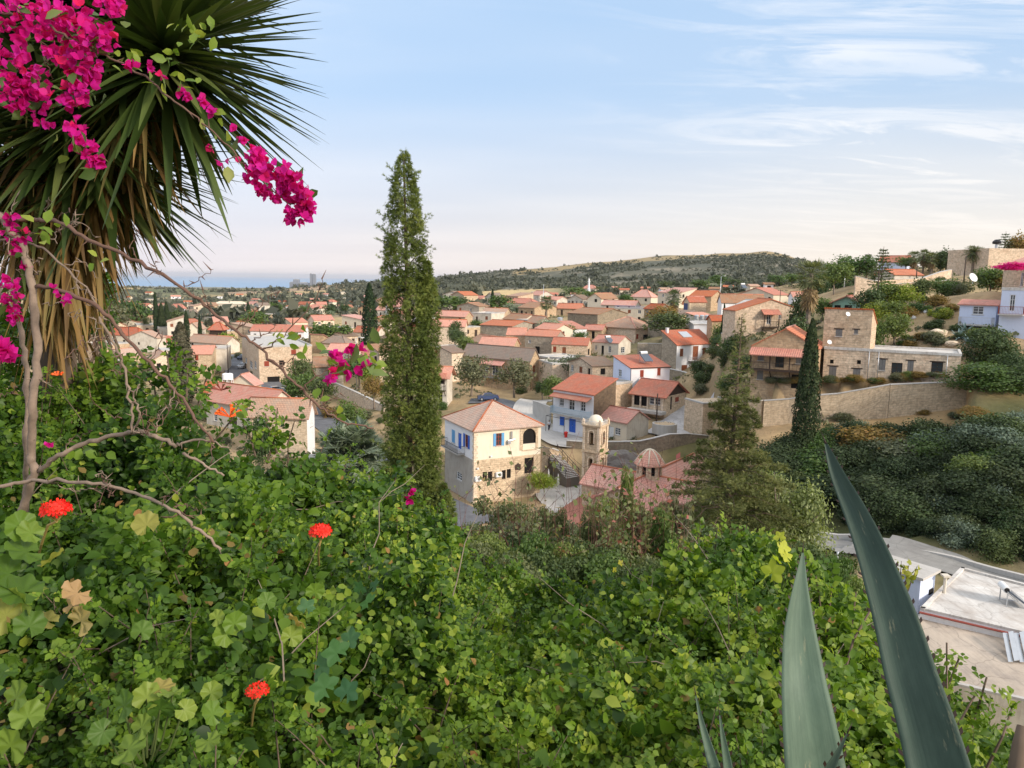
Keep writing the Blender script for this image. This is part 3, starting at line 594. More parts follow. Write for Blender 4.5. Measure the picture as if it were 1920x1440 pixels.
# smaller houses packed between the ones drawn one by one
def filler():
    r=random.Random(77);bbs=[]
    def bb(h):
        c=[proj(h['P']+h['t1']*a+h['t2']*b+np.array([0,0,z])) for a in(0,h['A']) for b in(0,h['B']) for z in(0,h['H']+h['rise'])]
        return min(q[0] for q in c),max(q[0] for q in c),min(q[1] for q in c),max(q[1] for q in c),h['d']
    for h in HOUSES:bbs.append(bb(h))
    road=[(900,985),(830,955),(760,915),(700,868),(650,826),(600,786),(560,756),(520,736),(480,716),(450,697),(438,680),(432,668),(1008,744),(1005,788)]
    n=0;k=0;mats=[STONE,STONE_W,OLDW,CREAM2,WHITE,STONE,STONE_G];rms=[RED,OLDT,PNKT,OLDT,RED,BRNT,REDO]
    words={id(STONE):'tan stone',id(STONE_W):'pale stone',id(OLDW):'aged plaster',id(CREAM2):'cream plaster',id(WHITE):'white plaster',id(STONE_G):'grey stone'};rw={id(RED):'red',id(REDO):'orange',id(PNKT):'pinkish',id(OLDT):'weathered',id(BRNT):'brown'}
    while n<100 and k<14000:
        k+=1;px=r.uniform(195,1500);py=r.uniform(572,745)
        if px>1110 and py>650:continue
        if 600<px<830 and py>705:continue
        if px>1380 and py>585:continue
        if px<480 and py>720:continue
        if any((px-a)**2+(py-b)**2<30**2 for a,b in road):continue
        if 820<px<1020 and py>690:continue
        if 540<px<690 and 596<py<612:continue
        d_=ray(px,py);ys=np.exp(np.linspace(math.log(100),math.log(520),300));z=H0(d_[0]*ys,ys);below=np.where(d_[2]*ys<z)[0]
        if len(below)==0 or below[0]==0:continue
        d=float(ys[below[0]]);A=r.uniform(5,9);B=r.uniform(6,13);h_=r.choice([2.9,3.2,3.4,5.4,5.8]);rot=r.uniform(15,75)
        P=at(px,py,d);rr=R(rot);t1=np.array([math.cos(rr),math.sin(rr),0]);t2=np.array([-math.sin(rr),math.cos(rr),0]);w=r.randrange(7)
        h=dict(name='stone_house' if w in(0,1,5,6) else 'house',P=P,H=h_,r=rr,A=A,B=B,t1=t1,t2=t2,roof=r.choice(['gx','gy','gy','hip','sA','sB','flat']),rise=r.uniform(1.2,2.0),wall=mats[w],rm=r.choice(rms),wins=[],auto=(r.randint(1,2),r.randint(2,4)),o=dict(over=.3),d=d)
        if h['roof']=='flat':h['rise']=.25
        b=bb(h);ok=True;c=P+t1*A/2+t2*B/2
        for q,g in zip(bbs,HOUSES):
            ox=min(b[1],q[1])-max(b[0],q[0]);oy=min(b[3],q[3])-max(b[2],q[2])
            gc=g['P']+g['t1']*g['A']/2+g['t2']*g['B']/2
            if np.hypot(*(gc-c)[:2])<(max(A,B)+max(g['A'],g['B']))*.47:ok=False;break
            if ox>0 and oy>0:
                fr=ox*oy/min((b[1]-b[0])*(b[3]-b[2]),(q[1]-q[0])*(q[3]-q[2]))
                if fr>(.17 if d<q[4] else .68):ok=False;break
        if not ok:continue
        h['label']='small %s house with %s roof packed among the village houses'%(words[id(h['wall'])],'flat' if h['roof']=='flat' else rw[id(h['rm'])]);h['group']='small houses filling the village'
        HOUSES.append(h);bbs.append(b);n+=1
    print('fillers',n,k)
filler()
ANC=[]
for h in HOUSES:
    P=h['P'];
    for a,b in ((0,0),(1,0),(0,1),(1,1),(.5,.5),(.5,0),(0,.5)):
        q=P+h['t1']*h['A']*a+h['t2']*h['B']*b
        if h is monu:continue
        ANC.append((q[0],q[1],P[2]-.12-(2.4*b if h is mon else 0)))
def flatpad(px,py,d,w=3):                      # level ground seen at this pixel
    P=at(px,py,d);ANC.append((P[0],P[1],P[2]))
for a in ((1060,925),(1030,935),(1085,935),(1000,930),(1040,910),(1075,905),(1200,935),(1260,930),(1150,945),(1020,960),(1060,965),(1110,960),(970,950)):
    d_=ray(*a);P=d_*(-29.1/d_[2]);ANC.append((P[0],P[1],-29.1))
for a in ((1040,812,120),(1065,822,114),(1030,790,124),(1010,768,135),(1290,800,122),(1320,815,118),
          (1180,822,114),(1230,822,117),(1600,735,91),(1440,745,91),(1520,742,91),(1700,722,89),(1800,716,88),(530,745,163),(550,752,160),(505,735,166),(915,752,143),(880,750,143),(820,760,140)):
    flatpad(*a)
ANC=np.array(ANC);AR=ANC[:,2]-H0(ANC[:,0],ANC[:,1])
def H(x,y):
    x=np.atleast_1d(np.asarray(x,float));y=np.atleast_1d(np.asarray(y,float));sh=x.shape
    x=x.ravel();y=y.ravel();z=H0(x,y)
    for s in range(0,len(x),20000):
        xs=x[s:s+20000];ys=y[s:s+20000]
        if ys.max()<60:continue
        d2=(xs[:,None]-ANC[None,:,0])**2+(ys[:,None]-ANC[None,:,1])**2
        pxs=960+F*xs/np.maximum(ys,8);wy=np.interp(pxs,WPX,WPY)
        low=(pxs>1368)&(pxs<1822)&(ys<wy+1.7)&(ys>60)
        w=np.exp(-d2/(2*4.0**2))+1e-3*np.exp(-d2/(2*9.0**2))
        sw=w.sum(1);res=np.where(low,0,(w*AR).sum(1)/(sw+2e-5))
        z[s:s+20000]+=res
    return z.reshape(sh)
def Hs(x,y):return float(H(x,y)[0])
def ground_at(px,py,dmin=10,dmax=9000):
    d=ray(px,py);ys=np.exp(np.linspace(math.log(dmin),math.log(dmax),500))
    z=H(d[0]*ys,ys);below=np.where(d[2]*ys<z)[0]
    if len(below)==0:return None
    i=below[0];lo,hi=(ys[i-1] if i else ys[i]*.98),ys[i]
    yy=np.linspace(lo,hi,12);zz=H(d[0]*yy,yy);b=np.where(d[2]*yy<zz)[0]
    Y=yy[b[0]] if len(b) else hi
    return np.array([d[0]*Y,Y,Hs(d[0]*Y,Y)])
def on_ground(px,d):                           # ground point in picture column px at depth d
    x=ray(px,600)[0]*d
    return np.array([x,d,Hs(x,d)])
def build_terrain():
    ys=np.concatenate([np.arange(-8,8,.4),np.exp(np.linspace(math.log(8),math.log(12000),520))])
    ks=np.linspace(-1.35,1.45,500)
    K,Y=np.meshgrid(ks,ys);X=K*np.maximum(Y,8)
    Z=H(X.ravel(),Y.ravel()).reshape(X.shape)
    V=np.stack([X,Y,Z],-1).reshape(-1,3);nr,nc=X.shape
    i=np.arange((nr-1)*nc).reshape(nr-1,nc)[:,:-1].ravel()
    Fc=np.stack([i,i+1,i+nc+1,i+nc],1)
    me=np_mesh('ground',V,[Fc],GROUND,smooth=True)
    # landcover classes as a colour layer (kinds of ground, not light)
    x,y,px=V[:,0],V[:,1],960+F*V[:,0]/np.maximum(V[:,1],8)
    n1=fbm(x/9,y/9,5,21);n2=fbm(x/60,y/60,4,22);n3=fbm(x/3,y/3,3,23)
    dry=np.array([.36,.27,.165]);green=np.array([.085,.10,.035]);soil=np.array([.30,.22,.15]);scrub=np.array([.10,.105,.082]);straw=np.array([.50,.38,.21]);rock=np.array([.36,.31,.25])
    def mx(a,b,t):return a*(1-t[:,None])+b*t[:,None]
    c=mx(np.tile(dry,(len(x),1)),np.tile(green,(len(x),1)),np.clip((n1-.5)*5,0,1)*.75)
    c=mx(c,np.tile(soil,(len(x),1)),np.clip((n3-.5)*4,0,1)*.5)
    # plain: patchwork of fields and groves
    fx=x/170+fbm(x/300,y/300,2,4)*1.5;fy=np.log(np.maximum(y,1))*9+fbm(x/300,y/300,2,6)*1.2
    cell=vnoise(np.floor(fx)*7.31,np.floor(fy)*3.17,33)
    pf=np.clip((y-330)/120,0,1)*(px<1500)
    fc=np.where((cell<.30)[:,None],straw*.85,np.where((cell<.45)[:,None],np.array([.34,.25,.18]),np.where((cell<.75)[:,None],np.array([.19,.185,.11]),np.array([.13,.145,.08]))))
    c=mx(c,fc,pf)
    c=mx(c,np.tile(np.array([.12,.135,.08]),(len(x),1)),pf*np.clip((n2-.44)*7,0,1)*.8)
    # hill
    hill=np.clip((y-690)/50,0,1)*np.clip((px-640)/120,0,1)*(y<2600)
    crest=ridge_z(px)
    hn=fbm(x/22,y/34,5,41);hn2=fbm(x/75,y/75,4,42)
    hc=mx(np.tile(scrub,(len(x),1)),np.tile(rock*.85,(len(x),1)),np.clip((hn-.56)*6,0,1)*.6)
    hc=mx(hc,np.tile(np.array([.27,.235,.165]),(len(x),1)),np.clip((hn2-.52)*6,0,1)*.15)
    py=proj(V)[1]
    rp=np.interp(px,[r[0] for r in RIDGE],[r[1] for r in RIDGE])
    band=((py-rp)>1.0)&((py-rp)<7+4*fbm(x/90,y/90,2,8))&(px>960)&(px<1480)&(y>1000)
    hc=mx(hc,np.tile(straw*.68,(len(x),1)),band*.8)
    c=mx(c,hc,hill)
    fld=(y>430)&(y<760)&(px>800)&(px<1075)
    fw=np.clip(1-np.abs((px-930)/125)**3,0,1)*np.clip((y-470)/60,0,1)*np.clip((740-y)/30,0,1)
    c=mx(c,np.tile(straw*1.1,(len(x),1)),np.where(fld,fw,0)*.95)
    fw2=((px>560)&(px<705)&(y>290)&(y<400)).astype(float)
    c=mx(c,np.tile(straw*.9,(len(x),1)),fw2*.85)
    # right bank: dry grass strips, green in the valley floor
    j=(n2-.5)*60;bank=np.clip((px+j*4-1380)/60,0,1)*np.clip((y+j*.15-77)/5,0,1)*(y<93);c=mx(c,np.tile(np.array([.42,.28,.145]),(len(x),1)),bank*np.clip(n1*2-.3,0,1))
    val=np.clip((px+j*4-1150)/120,0,1)*np.clip((y-61)/3,0,1)*np.clip((84-y)/8,0,1);c=mx(c,np.tile(np.array([.13,.12,.055]),(len(x),1)),val*.8)
    up=((px>1560)&(y>92)&(y<125)).astype(float);c=mx(c,np.tile(np.array([.38,.27,.17]),(len(x),1)),up*.6)
    dusty=(np.clip((px-1480)/80,0,1)*np.clip((y-26)/6,0,1)*np.clip((61-y)/4,0,1));near=np.clip((np.where(px<1200,86,68)-y)/10,0,1)*(1-dusty*.85);gr=np.clip((px-1420)/60,0,1)*np.clip((y-55.5)/3,0,1)*np.clip((84-y)/8,0,1);c=mx(c,np.tile(np.array([.055,.065,.028]),(len(x),1)),gr*.9);c=mx(c,np.tile(np.array([.065,.07,.03]),(len(x),1)),near*.85)
    a=me.color_attributes.new('cover','FLOAT_COLOR','POINT')
    a.data.foreach_set('color',np.concatenate([c,np.ones((len(c),1))],1).astype(np.float32).ravel())
    o=link('ground',me);tag(o,kind='structure')
    return o
def ground_mat():
    m,nt,p,_=newmat('ground_cover')
    a=N(nt,'ShaderNodeAttribute',attribute_name='cover');oc=objc(nt)
    c=mixc(nt,.7,a.outputs['Color'],ramp(nt,noise(nt,oc,.35,8,.7),[(.3,(.6,.6,.58)),(.65,(1.35,1.3,1.2))]),'MULTIPLY')
    c=mixc(nt,.4,c,ramp(nt,noise(nt,oc,.02,8,.75),[(.35,(.6,.65,.6)),(.65,(1.3,1.25,1.2))]),'MULTIPLY')
    nt.links.new(c,p.inputs['Base Color']);p.inputs['Roughness'].default_value=.95;p.inputs['Specular IOR Level'].default_value=.1
    bump(nt,p,noise(nt,oc,1.2,6,.7),.6,.25)
    return m
GROUND=ground_mat()
build_terrain()
# sea
m,nt,p,_=newmat('sea_water')
nt.links.new(mixc(nt,noise(nt,objc(nt,.0004),1,4),(.07,.22,.40),(.11,.28,.45)),p.inputs['Base Color']);p.inputs['Roughness'].default_value=.35;p.inputs['Specular IOR Level'].default_value=.5
bump(nt,p,noise(nt,objc(nt,.02),1,5),.25,1.0)
sb=MB();sb.poly([(-60000,6000,-150),(60000,6000,-150),(60000,59000,-150),(-60000,59000,-150)]);tag(sb.build('sea',m),kind='structure')
# ---------------------------------------------------------------- roads
ROADS=[]
def strip(name,pts,w,mat,lift=.10,width2=None,sub=10):
    P=[];
    for i in range(len(pts)-1):
        for k in range(sub):
            t=k/sub;p0=pts[max(i-1,0)];p1=pts[i];p2=pts[i+1];p3=pts[min(i+2,len(pts)-1)]
            P.append(.5*((2*p1)+(-p0+p2)*t+(2*p0-5*p1+4*p2-p3)*t*t+(-p0+3*p1-3*p2+p3)*t**3))
    P.append(pts[-1]);P=np.array(P);nx=7;V=[];
    for i,p in enumerate(P):
        t=P[min(i+1,len(P)-1)]-P[max(i-1,0)];t=t[:2]/max(1e-6,np.linalg.norm(t[:2]));n=np.array([-t[1],t[0]])
        for j in range(nx):
            q=p[:2]+n*w*(j/(nx-1)-.5);V.append((q[0],q[1]))
    V=np.array(V);z=H(V[:,0],V[:,1])
    zr=z.reshape(-1,nx);zr=zr*.3+zr.mean(1,keepdims=True)*.7
    ker=np.array([.25,.5,.25])
    for _ in range(3):
        zp=np.vstack([zr[:1],zr,zr[-1:]]);zr=ker[0]*zp[:-2]+ker[1]*zp[1:-1]+ker[2]*zp[2:]
    zr=np.maximum(zr,z.reshape(-1,nx));z=zr.ravel()+lift
    mb=MB();L=0
    for i in range(len(P)-1):
        d=float(np.linalg.norm(P[i+1]-P[i]))
        for j in range(nx-1):
            a=i*nx+j;q=[(V[k][0],V[k][1],z[k]) for k in (a,a+1,a+nx+1,a+nx)]
            mb.poly(q[::-1],[((j)*w/6,L),((j+1)*w/6,L),((j+1)*w/6,L+d),(j*w/6,L+d)][::-1])
        L+=d
    ROADS.append((P,w));return tag(mb.build(name,mat,smooth=True),kind='structure'),P
def gp(l):
    r=[]
    for a in l:
        g=at(*a) if len(a)==3 else ground_at(a[0],a[1],60,400)
        if g is not None:r.append(np.array(g))
    return r
# ---------------------------------------------------------------- house builder
SHUT={'blue':BLUEP,'light':LBLUE,'red':REDP,'brown':WOODB,'white':WHITEP,'black':GREYP,'navy':plain('navy_paint',(.02,.05,.16),.5),'door':WOODD}
def face_axes(f,A,B):
    return {'A':(np.array([0.,0,0]),np.array([1.,0,0]),np.array([0.,-1,0]),A),
            'B':(np.array([0.,0,0]),np.array([0.,1,0]),np.array([-1.,0,0]),B),
            'C':(np.array([A,B,0.]),np.array([-1.,0,0]),np.array([0.,1,0]),A),
            'D':(np.array([A,B,0.]),np.array([0.,-1,0]),np.array([1.,0,0]),B)}[f]
def facade(mb,O,t,n,L,z0,z1,holes,zs,mlow,mup,rev=.22):
    X=sorted({0.,L,*[h[0] for h in holes],*[h[1] for h in holes]});Zs=sorted({z0,z1,*([zs] if zs else []),*[h[2] for h in holes],*[h[3] for h in holes]})
    for i in range(len(X)-1):
        for j in range(len(Zs)-1):
            cx=(X[i]+X[i+1])/2;cz=(Zs[j]+Zs[j+1])/2
            if X[i+1]-X[i]<1e-5 or Zs[j+1]-Zs[j]<1e-5:continue
            if any(h[0]<cx<h[1] and h[2]<cz<h[3] for h in holes):continue
            q=[O+t*X[i]+(0,0,Zs[j]),O+t*X[i+1]+(0,0,Zs[j]),O+t*X[i+1]+(0,0,Zs[j+1]),O+t*X[i]+(0,0,Zs[j+1])]
            mb.poly(q,[(X[i],Zs[j]),(X[i+1],Zs[j]),(X[i+1],Zs[j+1]),(X[i],Zs[j+1])],mup if zs and cz>zs else mlow)
    for x0,x1,a,b in holes:
        mm=mup if zs and (a+b)/2>zs else mlow
        c=[O+t*x0+(0,0,a),O+t*x1+(0,0,a),O+t*x1+(0,0,b),O+t*x0+(0,0,b)]
        for k in range(4):
            p,q=c[k],c[(k+1)%4];mb.poly([p,q,q-n*rev,p-n*rev],[(0,0),(1,0),(1,rev),(0,rev)],mm)
def window(root,O,t,n,h,kind,o,big):
    x0,x1,a,b=h;w=x1-x0;hh=b-a;P=O+t*x0+np.array([0,0,a]);up=np.array([0,0,1.])
    sh=SHUT[o.get('shut','brown')];dm=SHUT.get(o.get('door','door'),WOODD)
    def panel(name,mat,x,wd,z,ht,dep,th,par,slats=False):
        mb=MB();mb.obox(P+t*x+up*z-n*dep,t*wd,n*th,up*ht)
        if slats and big:
            k=max(3,int(ht/.16))
            for i in range(k):mb.obox(P+t*(x+wd*.12)+up*(z+ht*(.06+.88*i/k))-n*dep+n*th,t*wd*.76,n*.025,up*ht*.05)
        return mb.build(name,mat,par)
    if kind=='k':
        return panel('doorway' if a<.4 and hh>1.7 else 'window',HOLE,0,w,0,hh,.21,.01,root)
    if kind in('d','D'):
        mb=MB();th=.06;mb.obox(P-n*.16,t*w,n*th,up*hh)
        if big:
            for s in ((.06,.42),(.52,.42)):
                for q in ((.06,.38),(.50,.44)):mb.obox(P+t*w*s[0]+up*hh*q[0]-n*.10,t*w*s[1],n*.025,up*hh*q[1])
        dd=mb.build('door',BLUEP if kind=='D' else dm,root)
        if big:
            k=MB();k.obox(P+t*w*.49+up*hh*.47-n*.075,t*.05,n*.05,up*.12);k.build('handle',GALV,dd)
        return dd
    fr=MB();fw=min(.08,w*.12);fm=WHITEP if kind in('w','g') and o.get('shut')!='black' else (REDP if kind=='o' else WOODD)
    for z_,h_ in ((0,fw),(hh-fw,fw)):fr.obox(P+up*z_-n*.15,t*w,n*.07,up*h_)
    for x_ in (0,w-fw,w/2-fw*.4):fr.obox(P+t*x_+up*fw-n*.15,t*(fw if x_!=w/2-fw*.4 else fw*.8),n*.07,up*(hh-2*fw))
    if big and kind!='s':
        for q in (.36,.68):fr.obox(P+t*fw+up*hh*q-n*.145,t*(w/2-fw*1.5),n*.05,up*fw*.6);fr.obox(P+t*(w/2+fw*.45)+up*hh*q-n*.145,t*(w/2-fw*1.5),n*.05,up*fw*.6)
    win=fr.build('glazed_door' if kind=='g' else 'window',fm,root)
    if big and kind in ('w','o','s') :
        s=MB();s.obox(P-t*.08-up*.09-n*.05,t*(w+.16),n*.13,up*.085);s.build('sill',CONC,win)
        if o.get('wall_lintel',1) and o.get('shut')=='black':
            s=MB();s.obox(P-t*.22+up*(hh+.003)-n*.05,t*(w+.44),n*.085,up*.13);s.build('lintel',WOODD,win)
    if kind!='s':panel('pane',GLASS,fw*.5,w-fw,fw*.5,hh-fw,.17,.015,win)
    else:
        for k in (0,1):panel('shutter',sh,.01+k*w/2,w/2-.02,0.01,hh-.02,.07,.045,win,True)
    if kind=='o':
        for k in (-1,1):panel('shutter',sh if o.get('up') is None or abs(n[1])>.5 else BLUEP,-w*.5-.03 if k<0 else w+.03,w*.5,-.03,hh+.06,-.015,.05,win,True)
    return win
def slab(mb,top,uv,th,m=0):
    top=[np.array(p,float) for p in top];dn=np.array([0,0,-th])
    mb.poly(top,uv,m);mb.poly([p+dn for p in top][::-1],uv[::-1],m)
    for i in range(len(top)):
        a,b=top[i],top[(i+1)%len(top)];L=float(np.linalg.norm(b-a));mb.poly([a+dn,b+dn,b,a],[(0,0),(L,0),(L,.12),(0,.12)],m)
def puv(pts,e,s):
    """uv in metres along eave direction e and slope direction s"""
    e=np.array(e,float)/np.linalg.norm(e);s=np.array(s,float)/np.linalg.norm(s);o=np.array(pts[0],float)
    return [(float((np.array(p)-o)@e),float((np.array(p)-o)@s)) for p in pts]
def cap(mb,a,b,r=.11):                           # a row of ridge tiles
    a=np.array(a,float);b=np.array(b,float);mb.tube([a,b],r,6)
def build_house(h):
    A,B,Hh,o=h['A'],h['B'],h['H'],h['o'];big=h['d']<200 or o.get('hero')
    root=empty(h['name'],h['P'],h['r'],h['label'],h.get('cat') or ('shed' if 'shed' in h['name'] else 'church' if 'chapel' in h['name'] else 'pavilion' if 'pavilion' in h['name'] else 'house'),h.get('group'))
    rot=np.array([h['t1'],h['t2'],[0,0,1]])
    low=-o.get('low',2.2 if h['d']<300 else 3.5)
    holes={'A':[],'B':[],'C':[],'D':[]};kinds={'A':[],'B':[],'C':[],'D':[]}
    for f,px,py,wp,hp,kd in h['wins']:
        O,t,n,L=face_axes(f,A,B);n3=rot.T@n;c=plane_hit(px,py,h['P'],n3);l=rot@(c-h['P'])
        l2=rot@(plane_hit(px+wp/2,py,h['P'],n3)-h['P']);l3=rot@(plane_hit(px,py-hp/2,h['P'],n3)-h['P'])
        hw=max(.22,float(abs((l2-l)@t)));hh=max(.25,float(abs(l3[2]-l[2])));u=float((l-O)@t);z=float(l[2])
        x0,x1,a,b=u-hw,u+hw,z-hh,z+hh;x0=max(x0,.12);x1=min(x1,L-.12);b=min(b,Hh-.08)
        if x1-x0<.3 or b-a<.3:continue
        if any(not(x1<=q[0]+.02 or x0>=q[1]-.02 or b<=q[2]+.02 or a>=q[3]-.02) for q in holes[f]):continue
        holes[f].append((x0,x1,a,b));kinds[f].append(kd)
    for f,nc in zip('AB',h['auto']):
        O,t,n,L=face_axes(f,A,B);fl=max(1,int(round(Hh/3.1)))
        for q in range(nc):
            for g in range(fl):
                if random.random()<.12:continue
                u=L*(q+.5)/nc+random.uniform(-.3,.3);w=random.uniform(.8,1.2);door=g==0 and q==nc//2
                a=g*Hh/fl+(.05 if door else Hh/fl*.36);b=min(Hh-.15,a+(2.1 if door else 1.25))
                x0,x1=u-w/2,u+w/2
                if x0<.15 or x1>L-.15 or b-a<.3:continue
                if any(not(x1<=k[0]+.02 or x0>=k[1]-.02 or b<=k[2]+.02 or a>=k[3]-.02) for k in holes[f]):continue
                holes[f].append((x0,x1,a,b));kinds[f].append('d' if door else random.choice('wsk'))
    if random.random()<.9 and h['d']<160:
        for f in 'CD':
            O,t,n,L=face_axes(f,A,B)
            if L>4 and Hh>2.6:holes[f].append((L/2-.5,L/2+.5,Hh-2.0,Hh-.8));kinds[f].append('w')
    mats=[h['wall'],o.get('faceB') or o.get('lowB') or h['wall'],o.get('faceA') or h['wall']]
    if o.get('up'):mats+= [o['up'][0],o['up'][1]]
    wb_=MB();zs=o.get('zs')
    for f in 'ABCD':
        O,t,n,L=face_axes(f,A,B)
        ml={'A':2,'B':1,'C':0,'D':0}[f];mu={'A':3,'B':4,'C':4,'D':3}[f] if o.get('up') else ml
        facade(wb_,O,t,n,L,low,Hh,holes[f],zs,ml,mu)
    rs=h['rise'];ov=o.get('over',.3);rf=h['roof'];th=.16
    def tri(pts,m):wb_.poly(pts,[(p[0]+p[1],p[2]) for p in pts],m)
    roofs=[];caps=[]
    zz=Hh
    if rf=='gx':
        tri([(0,0,zz),(0,B/2,zz+rs),(0,B,zz)],1);tri([(A,B,zz),(A,B/2,zz+rs),(A,0,zz)],0)
        k=rs/(B/2)
        for s in (0,1):
            y0=-ov if s==0 else B+ov;ze=zz-ov*k+th;zr=zz+rs+th
            q=[(-ov,y0,ze),(A+ov,y0,ze),(A+ov,B/2,zr),(-ov,B/2,zr)]
            if s:q=[q[1],q[0],q[3],q[2]]
            roofs.append((q,(1,0,0),(0,1 if s==0 else -1,k)))
        caps.append(((-ov,B/2,zr),(A+ov,B/2,zr)))
    elif rf=='gy':
        tri([(0,0,zz),(A/2,0,zz+rs),(A,0,zz)][::-1],2);tri([(A,B,zz),(A/2,B,zz+rs),(0,B,zz)][::-1],0)
        k=rs/(A/2)
        for s in (0,1):
            x0=-ov if s==0 else A+ov;ze=zz-ov*k+th;zr=zz+rs+th
            q=[(x0,B+ov,ze),(x0,-ov,ze),(A/2,-ov,zr),(A/2,B+ov,zr)]
            if s:q=[q[1],q[0],q[3],q[2]]
            roofs.append((q,(0,1,0),(1 if s==0 else -1,0,k)))
        caps.append(((A/2,-ov,zr),(A/2,B+ov,zr)))
    elif rf=='hip':
        m_=min(A,B)/2;k=rs/m_
        if A>=B:r0,r1=(m_,B/2),(A-m_,B/2)
        else:r0,r1=(A/2,m_),(A/2,B-m_)
        ze=zz-ov*k+th;zr=zz+rs+th
        e=[(-ov,-ov,ze),(A+ov,-ov,ze),(A+ov,B+ov,ze),(-ov,B+ov,ze)];a=(r0[0],r0[1],zr);b=(r1[0],r1[1],zr)
        if A>=B:
            roofs+= [([e[0],e[1],b,a],(1,0,0),(0,1,k)),([e[2],e[3],a,b],(-1,0,0),(0,-1,k)),([e[1],e[2],b],(0,1,0),(-1,0,k)),([e[3],e[0],a],(0,-1,0),(1,0,k))]
            caps+=[(e[0],a),(e[3],a),(e[1],b),(e[2],b),(a,b)]
        else:
            roofs+= [([e[0],e[1],a],(1,0,0),(0,1,k)),([e[2],e[3],b],(-1,0,0),(0,-1,k)),([e[1],e[2],b,a],(0,1,0),(-1,0,k)),([e[3],e[0],a,b],(0,-1,0),(1,0,k))]
            caps+=[(e[0],a),(e[1],a),(e[2],b),(e[3],b),(a,b)]
    elif rf=='flat':
        pw=.28;r_=MB();x0,y0,x1,y1=-.06,-.06,A+.06,B+.06
        r_.box(x0,y0,zz+.003,x1,y1,zz+.10)
        if rs>.02:
            for q in ((x0,y0,x1,y0+pw),(x0,y1-pw,x1,y1),(x0,y0+pw,x0+pw,y1-pw),(x1-pw,y0+pw,x1,y1-pw)):r_.box(q[0],q[1],zz+.103,q[2],q[3],zz+.1+rs)
        r_.build('roof',o.get('flatm') or CONC,root)
    else:
        zc={'sA':[0,0,1,1],'sB':[0,1,1,0],'sC':[1,1,0,0],'sD':[1,0,0,1]}[rf]  # corners 00,A0,AB,0B
        co=[(0,0),(A,0),(A,B),(0,B)];Z=[zz+rs*q for q in zc]
        for i in range(4):
            j=(i+1)%4;m={0:2,1:0,2:0,3:1}[i]
            pts=[(co[i][0],co[i][1],zz),(co[j][0],co[j][1],zz)]
            if Z[j]>zz:pts.append((co[j][0],co[j][1],Z[j]))
            if Z[i]>zz:pts.append((co[i][0],co[i][1],Z[i]))
            if len(pts)>2:tri(pts,m)
        if rf in('sA','sC'):k=rs/B*(1 if rf=='sA' else -1);fz=lambda x,y:(zz if k>0 else zz+rs)+k*y+th;e=(1,0,0);s=(0,1 if k>0 else -1,abs(k))
        else:k=rs/A*(1 if rf=='sB' else -1);fz=lambda x,y:(zz if k>0 else zz+rs)+k*x+th;e=(0,1,0);s=(1 if k>0 else -1,0,abs(k))
        q=[(x,y,fz(x,y)) for x,y in ((-ov,-ov),(A+ov,-ov),(A+ov,B+ov),(-ov,B+ov))]
        roofs.append((q,e,s))
    wall=wb_.build('wall',mats,root)
    if roofs:
        rb=MB()
        for q,e,s in roofs:
            uv=puv(q,e,s);mn=min(v for _,v in uv);uv=[(u,v-mn) for u,v in uv];slab(rb,q,uv,th)
        ro=rb.build('roof',h['rm'],root)
        if caps:
            cb=MB()
            for a,b in caps:cap(cb,a,b,.12 if big else .16)
            cb.build('ridge_tiles',REDO if h['rm'] in(OLDT,PNKT) else h['rm'],ro,smooth=True)
        h['roofobj']=ro
    for f in 'ABCD':
        O,t,n,L=face_axes(f,A,B)
        for hh_,kd in zip(holes[f],kinds[f]):window(root,O,t,n,hh_,kd,o,big)
    h['root']=root;h['rot']=rot
    return root
def local(h,P):return h['rot']@(np.array(P)-h['P'])
def loc_px(h,f,px,py):                        # photo pixel -> point on a facade, in house coordinates
    O,t,n,L=face_axes(f,h['A'],h['B']);return local(h,plane_hit(px,py,h['P'],h['rot'].T@n))
def balcony(h,f,x0,x1,z,dep=1.1,rail=BLACKM,slabm=CONC,rh=1.0,sp=.16,glassy=False,name='balcony',posts=False):
    O,t,n,L=face_axes(f,h['A'],h['B']);up=np.array([0,0,1.])
    mb=MB();mb.obox(O+t*x0+up*z+n*.003,t*(x1-x0),n*dep,up*.14)
    b=mb.build(name,slabm,h['root'])
    r=MB();P=[O+t*x0+n*.05,O+t*x0+n*(dep-.04),O+t*x1+n*(dep-.04),O+t*x1+n*.05]
    for i in range(3):
        a,c=P[i]+up*(z+.14),P[i+1]+up*(z+.14)
        r.beam(a+up*rh,c+up*rh,.05);r.beam(a+up*.08,c+up*.08,.03)
        Ls=np.linalg.norm(c-a);k=max(1,int(Ls/sp))
        for q in range(k+1):r.beam(a+(c-a)*q/k,a+(c-a)*q/k+up*rh,.022)
    r.build('railing',rail,b)
    return b
for h in HOUSES:build_house(h)
# ---------------------------------------------------------------- details of the nearer houses
def onz(px,py,z):
    d=ray(px,py);return d*(z/d[2])
def bar(h,name,mat,pts,r,parent=None):
    mb=MB();mb.tube(pts,r,6);return mb.build(name,mat,parent or h['root'],smooth=True)
